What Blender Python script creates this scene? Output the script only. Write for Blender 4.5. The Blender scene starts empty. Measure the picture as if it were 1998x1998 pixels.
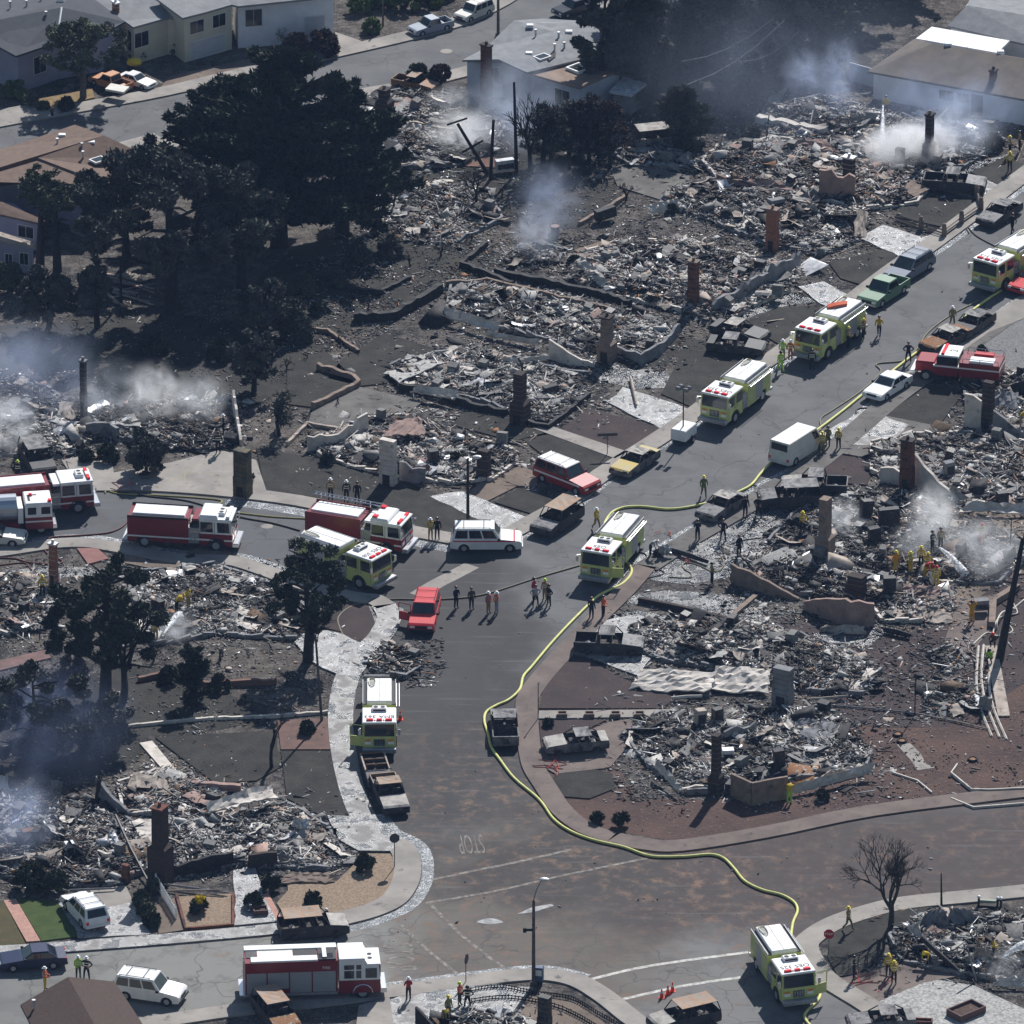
import bpy, bmesh, math, random
import numpy as np
from mathutils import Vector, Matrix
R = math.radians
random.seed(7); RNG = np.random.default_rng(7)
SC = bpy.context.scene; COL = SC.collection

# ---------------------------------------------------------------- camera, sky, sun
PITCH = R(25.0); FPX = 18486.0; DIST = FPX/25.0
CAM = Vector((0, -DIST*math.cos(PITCH), DIST*math.sin(PITCH)))
cd = bpy.data.cameras.new('camera'); cam = bpy.data.objects.new('camera', cd); COL.objects.link(cam)
cam.location = CAM; cam.rotation_euler = (math.pi/2-PITCH, 0, 0)
cd.sensor_width = 36; cd.lens = FPX*36/1998; cd.clip_start = 5; cd.clip_end = 6000
SC.camera = cam
SUN_EL = R(41); SUN_AZ = R(18)        # sun stands beyond the scene, a little right
w = bpy.data.worlds.new('World'); SC.world = w; w.use_nodes = True
nt = w.node_tree; nt.nodes.clear()
sky = nt.nodes.new('ShaderNodeTexSky'); sky.sky_type = 'NISHITA'; sky.sun_disc = False
sky.sun_elevation = SUN_EL; sky.sun_rotation = SUN_AZ; sky.air_density = 1.6; sky.dust_density = 0.6; sky.ozone_density = 3.0
bg = nt.nodes.new('ShaderNodeBackground'); bg.inputs[1].default_value = 0.058
wo = nt.nodes.new('ShaderNodeOutputWorld')
nt.links.new(sky.outputs[0], bg.inputs[0]); nt.links.new(bg.outputs[0], wo.inputs[0])
sl = bpy.data.lights.new('sun', 'SUN'); so = bpy.data.objects.new('sun', sl); COL.objects.link(so)
sl.energy = 5.0; sl.angle = R(0.5); sl.color = (1.0, 0.97, 0.935)
sd = Vector((math.sin(SUN_AZ)*math.cos(SUN_EL), math.cos(SUN_AZ)*math.cos(SUN_EL), math.sin(SUN_EL)))
so.rotation_euler = sd.to_track_quat('Z', 'Y').to_euler(); so.location = (0, 0, 200)
SC.view_settings.view_transform = 'Standard'; SC.view_settings.look = 'None'
SC.view_settings.exposure = 0.4; SC.view_settings.gamma = 1.0
SC.cycles.max_bounces = 6; SC.cycles.diffuse_bounces = 2; SC.cycles.glossy_bounces = 2
SC.cycles.volume_bounces = 3; SC.cycles.transparent_max_bounces = 12
SC.cycles.sample_clamp_direct = 6; SC.cycles.sample_clamp_indirect = 3
SC.cycles.use_denoising = True

# ---------------------------------------------------------------- helpers
FWD = Vector((0, math.cos(PITCH), -math.sin(PITCH))); UPV = Vector((0, math.sin(PITCH), math.cos(PITCH)))
def V(px, py, z=0.0):
    """point of the photo (1998 px frame) carried along its sight line to the height z"""
    d = FWD*FPX + Vector((1, 0, 0))*(px-999) + UPV*(999-py)
    t = (z-CAM.z)/d.z
    return CAM + d*t
def scale_at(py): return 25.0 + (py-999)*0.0029     # px per metre

MATS = {}
def mat(name, c, c2=None, sc=1.0, rough=0.85, metal=0.0, bump=0.0, bsc=8.0, lo=0.35, hi=0.65, det=6, c3=None, sc3=6.0, lo3=0.6, hi3=0.7, spec=0.2, coord='Object', stretch=None):
    if name in MATS: return MATS[name]
    m = bpy.data.materials.new(name); m.use_nodes = True; t = m.node_tree; b = t.nodes['Principled BSDF']
    b.inputs['Roughness'].default_value = rough; b.inputs['Metallic'].default_value = metal
    b.inputs['Specular IOR Level'].default_value = spec
    b.inputs['Base Color'].default_value = (*c, 1)
    tc = t.nodes.new('ShaderNodeTexCoord'); src = tc.outputs[coord]
    if stretch:
        mp = t.nodes.new('ShaderNodeMapping'); mp.inputs['Scale'].default_value = stretch; t.links.new(src, mp.inputs[0]); src = mp.outputs[0]
    def noise(s, d=det):
        n = t.nodes.new('ShaderNodeTexNoise'); n.inputs['Scale'].default_value = s; n.inputs['Detail'].default_value = d
        n.inputs['Roughness'].default_value = 0.62; t.links.new(src, n.inputs['Vector']); return n
    def mix(fac, a, bcol):
        x = t.nodes.new('ShaderNodeMix'); x.data_type = 'RGBA'; t.links.new(fac, x.inputs[0])
        if isinstance(a, tuple): x.inputs[6].default_value = (*a, 1)
        else: t.links.new(a, x.inputs[6])
        if isinstance(bcol, tuple): x.inputs[7].default_value = (*bcol, 1)
        else: t.links.new(bcol, x.inputs[7])
        return x.outputs[2]
    def ramp(o, a, bb):
        r = t.nodes.new('ShaderNodeMapRange'); r.inputs[1].default_value = a; r.inputs[2].default_value = bb; t.links.new(o, r.inputs[0]); return r.outputs[0]
    out = None
    if c2 is not None:
        out = mix(ramp(noise(sc).outputs[0], lo, hi), c, c2)
    if c3 is not None:
        out = mix(ramp(noise(sc3).outputs[0], lo3, hi3), out if out is not None else c, c3)
    if out is not None: t.links.new(out, b.inputs['Base Color'])
    if bump > 0:
        bn = t.nodes.new('ShaderNodeBump'); bn.inputs['Strength'].default_value = 1.0; bn.inputs['Distance'].default_value = bump
        t.links.new(noise(bsc, 4).outputs[0], bn.inputs['Height']); t.links.new(bn.outputs[0], b.inputs['Normal'])
    MATS[name] = m; return m

def smooth_false(me): pass
class MB:
    """collects shapes and builds ONE mesh"""
    def __init__(s): s.v = []; s.f = []; s.mi = []
    def add(s, vs, fs, mi=0, M=None):
        b = len(s.v)
        s.v += [tuple(M @ Vector(p)) if M is not None else tuple(p) for p in vs]
        s.f += [tuple(b+i for i in f) for f in fs]; s.mi += [mi]*len(fs); return s
    def box(s, x0, x1, y0, y1, z0, z1, mi=0, M=None):
        vs = [(x0,y0,z0),(x1,y0,z0),(x1,y1,z0),(x0,y1,z0),(x0,y0,z1),(x1,y0,z1),(x1,y1,z1),(x0,y1,z1)]
        return s.add(vs, [(3,2,1,0),(4,5,6,7),(0,1,5,4),(1,2,6,5),(2,3,7,6),(3,0,4,7)], mi, M)
    def bbox(s, x0, x1, y0, y1, z0, z1, e=0.04, mi=0, M=None):
        """box with chamfered upper edges"""
        vs = [(x0,y0,z0),(x1,y0,z0),(x1,y1,z0),(x0,y1,z0),(x0,y0,z1-e),(x1,y0,z1-e),(x1,y1,z1-e),(x0,y1,z1-e),
              (x0+e,y0+e,z1),(x1-e,y0+e,z1),(x1-e,y1-e,z1),(x0+e,y1-e,z1)]
        fs = [(3,2,1,0),(0,1,5,4),(1,2,6,5),(2,3,7,6),(3,0,4,7),(4,5,9,8),(5,6,10,9),(6,7,11,10),(7,4,8,11),(8,9,10,11)]
        return s.add(vs, fs, mi, M)
    def prism(s, prof, y0, y1, mi=0, M=None, taper=0.0):
        """profile [(x,z)] (counter-clockwise seen from -y) extruded along y"""
        n = len(prof); vs = [(x, y0, z) for x, z in prof]+[(x, y1, z) for x, z in prof]
        fs = [tuple(range(n)), tuple(range(2*n-1, n-1, -1))]+[((i+1) % n, i, n+i, n+(i+1) % n) for i in range(n)]
        return s.add(vs, fs, mi, M)
    def cyl(s, p0, p1, r0, r1=None, n=8, mi=0, caps=True):
        p0 = Vector(p0); p1 = Vector(p1); r1 = r0 if r1 is None else r1
        d = (p1-p0); 
        if d.length < 1e-6: return s
        d.normalize(); a = Vector((0,0,1)) if abs(d.z) < .9 else Vector((1,0,0))
        u = d.cross(a).normalized(); w_ = d.cross(u)
        vs = []
        for p, r in ((p0, r0), (p1, r1)):
            for i in range(n):
                an = 2*math.pi*i/n; vs.append(p+u*(r*math.cos(an))+w_*(r*math.sin(an)))
        fs = [(i, n+i, n+(i+1) % n, (i+1) % n) for i in range(n)]
        if caps: fs += [tuple(range(n)), tuple(range(2*n-1, n-1, -1))]
        return s.add(vs, fs, mi)
    def tube(s, pts, r, n=6, mi=0):
        pts = [Vector(p) for p in pts]; rr = r if isinstance(r, (list, tuple)) else [r]*len(pts)
        b = len(s.v); N = len(pts)
        for k, p in enumerate(pts):
            d = (pts[min(k+1, N-1)]-pts[max(k-1, 0)]).normalized(); a = Vector((0,0,1)) if abs(d.z) < .93 else Vector((1,0,0))
            u = d.cross(a).normalized(); w_ = d.cross(u)
            for i in range(n):
                an = 2*math.pi*i/n; s.v.append(tuple(p+u*(rr[k]*math.cos(an))+w_*(rr[k]*math.sin(an))))
        for k in range(N-1):
            for i in range(n):
                j = (i+1) % n; s.f.append((b+k*n+i, b+(k+1)*n+i, b+(k+1)*n+j, b+k*n+j)); s.mi.append(mi)
        s.f.append(tuple(b+i for i in range(n))); s.f.append(tuple(b+(N-1)*n+i for i in range(n-1, -1, -1))); s.mi += [mi, mi]
        return s
    def blob(s, c, r, rough=0.15, mi=0, seg=10, rings=6):
        c = Vector(c); r = Vector(r) if not isinstance(r, (int, float)) else Vector((r,r,r)); b = len(s.v)
        for i in range(rings+1):
            th = math.pi*i/rings
            for j in range(seg):
                ph = 2*math.pi*j/seg; k = 1+random.uniform(-rough, rough)
                s.v.append((c.x+r.x*k*math.sin(th)*math.cos(ph), c.y+r.y*k*math.sin(th)*math.sin(ph), c.z+r.z*k*math.cos(th)))
        for i in range(rings):
            for j in range(seg):
                s.f.append((b+i*seg+j, b+(i+1)*seg+j, b+(i+1)*seg+(j+1) % seg, b+i*seg+(j+1) % seg)); s.mi.append(mi)
        return s
    def build(s, name, mats, parent=None, smooth=False, loc=None, bev=0):
        me = bpy.data.meshes.new(name); me.from_pydata(s.v, [], s.f)
        mats = mats if isinstance(mats, (list, tuple)) else [mats]
        for m in mats: me.materials.append(m)
        if len(mats) > 1: me.polygons.foreach_set('material_index', s.mi)
        if smooth: me.polygons.foreach_set('use_smooth', [True]*len(me.polygons))
        me.update(); o = bpy.data.objects.new(name, me); COL.objects.link(o)
        if parent is not None: o.parent = parent
        if loc is not None: o.location = loc
        if bev:
            bm = o.modifiers.new('bevel', 'BEVEL'); bm.width = bev; bm.segments = 2; bm.limit_method = 'ANGLE'; bm.angle_limit = R(25)
        return o
def npmesh(name, verts, faces, mats, mi=None, parent=None, smooth=False):
    """verts Nx3, faces Mx4 arrays"""
    me = bpy.data.meshes.new(name); n = len(verts); m = len(faces); k = faces.shape[1]
    me.vertices.add(n); me.vertices.foreach_set('co', np.asarray(verts, dtype=np.float32).ravel())
    me.loops.add(m*k); me.loops.foreach_set('vertex_index', np.asarray(faces, dtype=np.int32).ravel())
    me.polygons.add(m); me.polygons.foreach_set('loop_start', np.arange(0, m*k, k, dtype=np.int32)); me.polygons.foreach_set('loop_total', np.full(m, k, dtype=np.int32))
    for x in (mats if isinstance(mats, (list, tuple)) else [mats]): me.materials.append(x)
    if mi is not None: me.polygons.foreach_set('material_index', np.asarray(mi, dtype=np.int32))
    if smooth: me.polygons.foreach_set('use_smooth', np.ones(m, dtype=bool))
    me.update(calc_edges=True); me.validate()
    o = bpy.data.objects.new(name, me); COL.objects.link(o)
    if parent is not None: o.parent = parent
    return o
def tag(o, label=None, cat=None, group=None, kind=None):
    if label: o['label'] = label
    if cat: o['category'] = cat
    if group: o['group'] = group
    if kind: o['kind'] = kind
    return o
def thing(name, label, cat, loc=(0,0,0), rz=0.0, group=None):
    o = bpy.data.objects.new(name, None); COL.objects.link(o); o.empty_display_size = .3
    o.location = loc; o.rotation_euler = (0, 0, rz); return tag(o, label, cat, group)
def copy_tree(o, parent=None):
    c = o.copy(); COL.objects.link(c); c.parent = parent
    for ch in o.children: copy_tree(ch, c)
    return c
def vnoise(x, y, s=1.0, seed=0):
    return (math.sin(x*1.7*s+seed)+math.sin(y*2.3*s+seed*1.3+x*.7*s)+math.sin((x+y)*3.1*s+seed*2.1))/3

# ---------------------------------------------------------------- materials
CHAR = mat('charcoal', (.012,.012,.014), (.035,.033,.034), sc=3, rough=.75, c3=(.16,.155,.15), sc3=9, lo3=.6, hi3=.72)
BLACKM = mat('black_burnt_metal', (.018,.018,.022), (.05,.048,.05), sc=4, rough=.5, c3=(.13,.12,.115), sc3=5, lo3=.56, hi3=.68)
ASHW = mat('white_ash', (.44,.43,.415), (.26,.25,.24), sc=5, rough=.9)
ASHG = mat('grey_ash', (.22,.215,.21), (.13,.125,.12), sc=5, rough=.9)
STUC = mat('tan_stucco', (.42,.36,.31), (.26,.22,.19), sc=1.2, rough=.9, c3=(.08,.07,.065), sc3=2.2, lo3=.56, hi3=.7)
PINK = mat('pink_stucco', (.34,.235,.20), (.22,.16,.145), sc=1.1, rough=.9, c3=(.1,.08,.07), sc3=2, lo3=.58, hi3=.7)
PALE = mat('pale_stucco', (.62,.57,.52), (.42,.38,.34), sc=1.1, rough=.85, c3=(.12,.105,.1), sc3=1.6, lo3=.6, hi3=.72)
WHMET = mat('whitish_sheet_metal', (.62,.63,.65), (.35,.34,.34), sc=2, rough=.45, metal=.3)
RUST = mat('rusty_metal', (.28,.13,.055), (.12,.06,.03), sc=3, rough=.8, c3=(.4,.36,.3), sc3=3, lo3=.55, hi3=.68)
WOODB = mat('scorched_wood', (.13,.085,.055), (.05,.035,.025), sc=3, rough=.85)
BRICK = mat('sooty_red_brick', (.17,.07,.048), (.10,.045,.035), sc=3, rough=.9, c3=(.03,.025,.025), sc3=1.3, lo3=.52, hi3=.62)
BRICKO = mat('orange_brick', (.30,.13,.075), (.2,.09,.06), sc=3, rough=.9)
BRICKD = mat('blackened_brick', (.035,.03,.03), (.06,.045,.04), sc=3, rough=.9)
TANB = mat('tan_block', (.25,.19,.155), (.16,.125,.105), sc=2, rough=.9, c3=(.06,.05,.05), sc3=1.4, lo3=.58, hi3=.7)
GREYW = mat('grey_plaster', (.25,.25,.26), (.15,.15,.16), sc=1.0, rough=.9, c3=(.05,.05,.05), sc3=1.5, lo3=.56, hi3=.68)
# ---------------------------------------------------------------- ground, roads
def ground_material():
    m = bpy.data.materials.new('scorched_ground'); m.use_nodes = True; t = m.node_tree; b = t.nodes['Principled BSDF']
    b.inputs['Roughness'].default_value = .95; b.inputs['Specular IOR Level'].default_value = .08
    g = t.nodes.new('ShaderNodeTexCoord')
    def noise(s, d=8, r=.65):
        n = t.nodes.new('ShaderNodeTexNoise'); n.inputs['Scale'].default_value = s; n.inputs['Detail'].default_value = d; n.inputs['Roughness'].default_value = r
        t.links.new(g.outputs['Object'], n.inputs['Vector']); return n.outputs[0]
    def mr(o, a, c):
        r = t.nodes.new('ShaderNodeMapRange'); r.inputs[1].default_value = a; r.inputs[2].default_value = c; t.links.new(o, r.inputs[0]); return r.outputs[0]
    def mix(f, a, c):
        x = t.nodes.new('ShaderNodeMix'); x.data_type = 'RGBA'; t.links.new(f, x.inputs[0])
        for i, q in ((6, a), (7, c)):
            if isinstance(q, tuple): x.inputs[i].default_value = (*q, 1)
            else: t.links.new(q, x.inputs[i])
        return x.outputs[2]
    a = mix(mr(noise(.12), .42, .58), (.028,.027,.028), (.078,.068,.060))
    a = mix(mr(noise(.9), .46, .66), a, (.14,.125,.115))
    a = mix(mr(noise(5, 6, .75), .57, .66), a, (.36,.34,.32))
    a = mix(mr(noise(2.2, 6, .7), .57, .66), a, (.02,.019,.02))
    t.links.new(a, b.inputs['Base Color'])
    bn = t.nodes.new('ShaderNodeBump'); bn.inputs['Distance'].default_value = .15; t.links.new(noise(2.5, 6), bn.inputs['Height']); t.links.new(bn.outputs[0], b.inputs['Normal'])
    return m
def road_material():
    m = bpy.data.materials.new('asphalt'); m.use_nodes = True; t = m.node_tree; b = t.nodes['Principled BSDF']
    b.inputs['Roughness'].default_value = .8; b.inputs['Specular IOR Level'].default_value = .3
    g = t.nodes.new('ShaderNodeTexCoord')
    def noise(s, d=7, r=.6, stretch=None):
        n = t.nodes.new('ShaderNodeTexNoise'); n.inputs['Scale'].default_value = s; n.inputs['Detail'].default_value = d; n.inputs['Roughness'].default_value = r
        src = g.outputs['Object']
        if stretch:
            mp = t.nodes.new('ShaderNodeMapping'); mp.inputs['Rotation'].default_value = (0,0,stretch[2]); mp.inputs['Scale'].default_value = (stretch[0], stretch[1], 1)
            t.links.new(src, mp.inputs[0]); src = mp.outputs[0]
        t.links.new(src, n.inputs['Vector']); return n.outputs[0]
    def mth(op, a, c):
        x = t.nodes.new('ShaderNodeMath'); x.operation = op
        for i, q in ((0, a), (1, c)):
            if isinstance(q, (int, float)): x.inputs[i].default_value = q
            else: t.links.new(q, x.inputs[i])
        return x.outputs[0]
    def mr(o, a, c, lo=0, hi=1):
        r = t.nodes.new('ShaderNodeMapRange'); r.interpolation_type = 'SMOOTHSTEP'; r.inputs[1].default_value = a; r.inputs[2].default_value = c
        r.inputs[3].default_value = lo; r.inputs[4].default_value = hi; t.links.new(o, r.inputs[0]); return r.outputs[0]
    def mix(f, a, c):
        x = t.nodes.new('ShaderNodeMix'); x.data_type = 'RGBA'; t.links.new(f, x.inputs[0])
        for i, q in ((6, a), (7, c)):
            if isinstance(q, tuple): x.inputs[i].default_value = (*q, 1)
            else: t.links.new(q, x.inputs[i])
        return x.outputs[2]
    def patch(px, py, rx, ry):      # a stained patch of road, in metres around a place
        c = V(px, py)
        mp = t.nodes.new('ShaderNodeMapping'); mp.vector_type = 'POINT'
        mp.inputs['Location'].default_value = (-c.x/rx, -c.y/ry, 0); mp.inputs['Scale'].default_value = (1/rx, 1/ry, 0)
        t.links.new(g.outputs['Object'], mp.inputs[0])
        l = t.nodes.new('ShaderNodeVectorMath'); l.operation = 'LENGTH'; t.links.new(mp.outputs[0], l.inputs[0])
        d = mth('ADD', l.outputs['Value'], mth('MULTIPLY', mth('SUBTRACT', noise(.12, 5), .5), 1.4))
        return mr(d, 1.15, .55)
    a = mix(mr(noise(.25), .35, .65), (0.069,0.071,0.076), (0.096,0.097,0.100))
    a = mix(patch(700, 1890, 28, 26), a, (0.165,0.165,0.155))
    a = mix(patch(1230, 1930, 18, 17), a, (0.125,0.125,0.125))
    a = mix(patch(1060, 1760, 14, 20), a, (0.087,0.074,0.063))
    a = mix(patch(880, 1380, 8.5, 33), a, (0.017,0.016,0.018))
    a = mix(patch(820, 1250, 6, 17), a, (0.020,0.020,0.022))
    a = mix(patch(1640, 1690, 27, 16), a, (.030,.0195,.020))
    a = mix(patch(1120, 1690, 9, 9), a, (0.022,0.018,0.018))
    a = mix(patch(350, 1040, 20, 9), a, (0.066,0.069,0.076))
    red = mth('MULTIPLY', mr(noise(.8, 8, .7), .47, .68), mr(noise(.07), .38, .58, .3, 1))
    a = mix(mth('MULTIPLY', red, patch(1150, 1680, 34, 26)), a, (0.139,0.083,0.056))
    a = mix(mr(noise(1.3, 5, .6, (.25, 2.2, R(28))), .58, .72, 0, .4), a, (0.033,0.033,0.036))
    a = mix(mr(noise(.6, 5, .6, (.18, 2.6, R(62))), .56, .72, 0, .35), a, (0.125,0.122,0.122))
    vo = t.nodes.new('ShaderNodeTexVoronoi'); vo.feature = 'DISTANCE_TO_EDGE'; vo.inputs['Scale'].default_value = .14
    wd = t.nodes.new('ShaderNodeVectorMath'); wd.operation = 'ADD'; t.links.new(g.outputs['Object'], wd.inputs[0]); nn = t.nodes.new('ShaderNodeTexNoise'); nn.inputs['Scale'].default_value = .5; t.links.new(g.outputs['Object'], nn.inputs['Vector'])
    sc_ = t.nodes.new('ShaderNodeVectorMath'); sc_.operation = 'SCALE'; sc_.inputs['Scale'].default_value = 3; t.links.new(nn.outputs['Color'], sc_.inputs[0]); t.links.new(sc_.outputs[0], wd.inputs[1]); t.links.new(wd.outputs[0], vo.inputs['Vector'])
    a = mix(mr(vo.outputs['Distance'], .012, .004, 0, .55), a, (.03,.03,.033))
    a = mix(mr(noise(.35, 7, .7), .5, .62, 0, .35), a, (.04,.036,.038))
    a = mix(mr(noise(9, 3, .8), .66, .72, 0, .6), a, (0.198,0.191,0.185))
    t.links.new(a, b.inputs['Base Color'])
    bn = t.nodes.new('ShaderNodeBump'); bn.inputs['Distance'].default_value = .01; t.links.new(noise(20, 3), bn.inputs['Height']); t.links.new(bn.outputs[0], b.inputs['Normal'])
    return m
def wet_material(name, dry, wetc, lo=.42, hi=.55, bump=.05, sc=.5, bs=9, foam_glint=.835, fs=6):
    """concrete with sheets of water lying on it"""
    m = bpy.data.materials.new(name); m.use_nodes = True; t = m.node_tree; b = t.nodes['Principled BSDF']
    g = t.nodes.new('ShaderNodeTexCoord')
    def noise(s, d=6, r=.65):
        n = t.nodes.new('ShaderNodeTexNoise'); n.inputs['Scale'].default_value = s; n.inputs['Detail'].default_value = d; n.inputs['Roughness'].default_value = r
        t.links.new(g.outputs['Object'], n.inputs['Vector']); return n.outputs[0]
    r = t.nodes.new('ShaderNodeMapRange'); r.inputs[1].default_value = lo; r.inputs[2].default_value = hi; t.links.new(noise(sc), r.inputs[0])
    x = t.nodes.new('ShaderNodeMix'); x.data_type = 'RGBA'; x.inputs[6].default_value = (*dry, 1); x.inputs[7].default_value = (*wetc, 1)
    t.links.new(r.outputs[0], x.inputs[0]); t.links.new(x.outputs[2], b.inputs['Base Color'])
    rr = t.nodes.new('ShaderNodeMapRange'); rr.inputs[3].default_value = .8; rr.inputs[4].default_value = .16; t.links.new(r.outputs[0], rr.inputs[0])
    t.links.new(rr.outputs[0], b.inputs['Roughness'])
    b.inputs['Specular IOR Level'].default_value = .8
    if foam_glint > 0:  # white specks painted into the base colour for sun glitter and froth
        f = t.nodes.new('ShaderNodeMapRange'); f.inputs[1].default_value = foam_glint; f.inputs[2].default_value = foam_glint+.07; ad = t.nodes.new('ShaderNodeMath'); ad.operation = 'MULTIPLY_ADD'; ad.inputs[1].default_value = .45; t.links.new(noise(.55, 5, .7), ad.inputs[0]); t.links.new(noise(7.5, 6, .85), ad.inputs[2]); t.links.new(ad.outputs[0], f.inputs[0])
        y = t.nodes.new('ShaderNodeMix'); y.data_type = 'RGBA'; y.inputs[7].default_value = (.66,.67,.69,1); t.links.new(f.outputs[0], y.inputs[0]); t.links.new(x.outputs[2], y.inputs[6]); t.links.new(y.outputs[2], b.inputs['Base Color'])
    bn = t.nodes.new('ShaderNodeBump'); bn.inputs['Distance'].default_value = bump; t.links.new(noise(bs, 5, .7), bn.inputs['Height']); t.links.new(bn.outputs[0], b.inputs['Normal'])
    return m
GROUND = ground_material(); ROAD = road_material()
CONC = mat('concrete', (.30,.275,.25), (.2,.185,.17), sc=.35, rough=.85, c3=(.09,.085,.08), sc3=1.1, lo3=.6, hi3=.72)
CONCR = mat('dusty_concrete', (.17,.135,.12), (.11,.088,.08), sc=.4, rough=.9, c3=(.07,.06,.06), sc3=1.3, lo3=.58, hi3=.72)
CONCD = mat('sooty_concrete', (.15,.14,.13), (.09,.085,.082), sc=.4, rough=.9, c3=(.04,.038,.04), sc3=1.1, lo3=.56, hi3=.7)
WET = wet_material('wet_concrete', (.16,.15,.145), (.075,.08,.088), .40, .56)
WETW = wet_material('foam_glint_concrete', (.24,.23,.225), (.10,.105,.115), .42, .58, bump=.06, sc=1.2, foam_glint=.775, fs=2.4)
GUT = wet_material('gutter_water', (.3,.3,.3), (.12,.13,.14), .3, .45, bump=.07, sc=2.0, foam_glint=.77, fs=5)
WETG = wet_material('wet_dark_ground', (.10,.098,.095), (.05,.052,.058), .36, .5, bump=.08, sc=.7, foam_glint=.80, fs=4)
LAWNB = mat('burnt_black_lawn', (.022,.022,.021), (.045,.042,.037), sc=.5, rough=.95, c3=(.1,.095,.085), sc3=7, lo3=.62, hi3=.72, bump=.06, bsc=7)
LAWNR = mat('reddish_scorched_lawn', (.038,.030,.031), (.062,.045,.043), sc=.4, rough=.95, c3=(.2,.16,.15), sc3=6, lo3=.66, hi3=.74, bump=.05, bsc=7)
DIRT = mat('brown_dirt', (.095,.058,.047), (.052,.035,.033), sc=.25, rough=.95, c3=(.2,.15,.115), sc3=3, lo3=.58, hi3=.75, bump=.08, bsc=3)
DIRTT = mat('tan_dirt', (.19,.15,.12), (.12,.095,.08), sc=.3, rough=.95, c3=(.06,.05,.05), sc3=2, lo3=.58, hi3=.72, bump=.06, bsc=4)
GRAVT = mat('tan_gravel', (.30,.225,.165), (.17,.125,.09), sc=6, rough=.95, bump=.06, bsc=9)
GRAVW = mat('pale_gravel', (.46,.45,.43), (.18,.18,.18), sc=5, rough=.9, bump=.06, bsc=8)
GREEN = mat('green_lawn', (.035,.06,.018), (.055,.08,.022), sc=1, rough=.95, bump=.05, bsc=12)
OLIVE = mat('brown_green_lawn', (.055,.055,.025), (.09,.07,.035), sc=1, rough=.95, bump=.05, bsc=12)
PAVER = mat('pink_brick_paving', (.42,.24,.19), (.3,.17,.14), sc=4, rough=.85)
PAINT = mat('worn_white_paint', (.5,.49,.46), (.26,.25,.235), sc=2.2, rough=.7, lo=.4, hi=.6)
PAINTF = mat('faded_paint', (.11,.095,.085), (.24,.22,.2), sc=2.2, rough=.8, lo=.45, hi=.62)
SPRAY = mat('red_spray_paint', (.6,.12,.09), (.3,.12,.1), sc=6, rough=.8)
def flip_ccw(P):
    a = sum(P[i].x*P[(i+1) % len(P)].y-P[(i+1) % len(P)].x*P[i].y for i in range(len(P)))
    return P if a > 0 else P[::-1]
def sheet(name, px, z, m, h=0.0, kind='structure', jag=0.0):
    if m in (WETW, WET) and not jag: jag = .13
    """flat polygon given by photo points on the ground; h > 0 gives it sides down to the ground"""
    P = flip_ccw([V(x, y) for x, y in px])
    if jag:
        Q = []
        for i, p in enumerate(P):
            q = P[(i+1) % len(P)]; n = max(1, int((q-p).length/1.2))
            for k in range(n):
                Q.append(p.lerp(q, k/n)+Vector((random.uniform(-jag, jag), random.uniform(-jag, jag), 0)))
        P = Q
    b = MB(); n = len(P); vs = [(p.x, p.y, z) for p in P]; fs = [tuple(range(n))]
    if h > 0:
        vs += [(p.x, p.y, z-h) for p in P]; fs += [(i, n+i, n+(i+1) % n, (i+1) % n) for i in range(n)]
    b.add(vs, fs); o = b.build(name, m); tag(o, kind=kind); return o
def smooth_line(pts, n=6):
    P = [Vector(p) for p in pts]; out = []
    for i in range(len(P)-1):
        p0 = P[max(i-1, 0)]; p1 = P[i]; p2 = P[i+1]; p3 = P[min(i+2, len(P)-1)]
        for k in range(n):
            t = k/n; out.append(.5*((2*p1)+(-p0+p2)*t+(2*p0-5*p1+4*p2-p3)*t*t+(-p0+3*p1-3*p2+p3)*t**3))
    out.append(P[-1]); return out
def strip(name, px, w0, w1, z, m, h=0.0, sub=4, gap=None):
    """band between two offsets (metres to the left of travel) of a line of photo points"""
    P = smooth_line([V(x, y) for x, y in px], sub); L = []; Rr = []
    for i, p in enumerate(P):
        d = P[min(i+1, len(P)-1)]-P[max(i-1, 0)]; d.z = 0; d.normalize(); nrm = Vector((-d.y, d.x, 0))
        L.append(p+nrm*w1); Rr.append(p+nrm*w0)
    n = len(P); vs = [(p.x, p.y, z) for p in L]+[(p.x, p.y, z) for p in Rr]; fs = [(i, n+i, n+i+1, i+1) for i in range(n-1)]
    if h > 0:
        vs += [(p.x, p.y, z-h) for p in L]+[(p.x, p.y, z-h) for p in Rr]
        for i in range(n-1): fs += [(n+i, 3*n+i, 3*n+i+1, n+i+1), (2*n+i, i, i+1, 2*n+i+1)]
        fs += [(0, 2*n, 3*n, n), (n-1, 2*n-1, 4*n-1, 3*n-1)]
    b = MB(); b.add(vs, fs); o = b.build(name, m); tag(o, kind='structure'); return o

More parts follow.
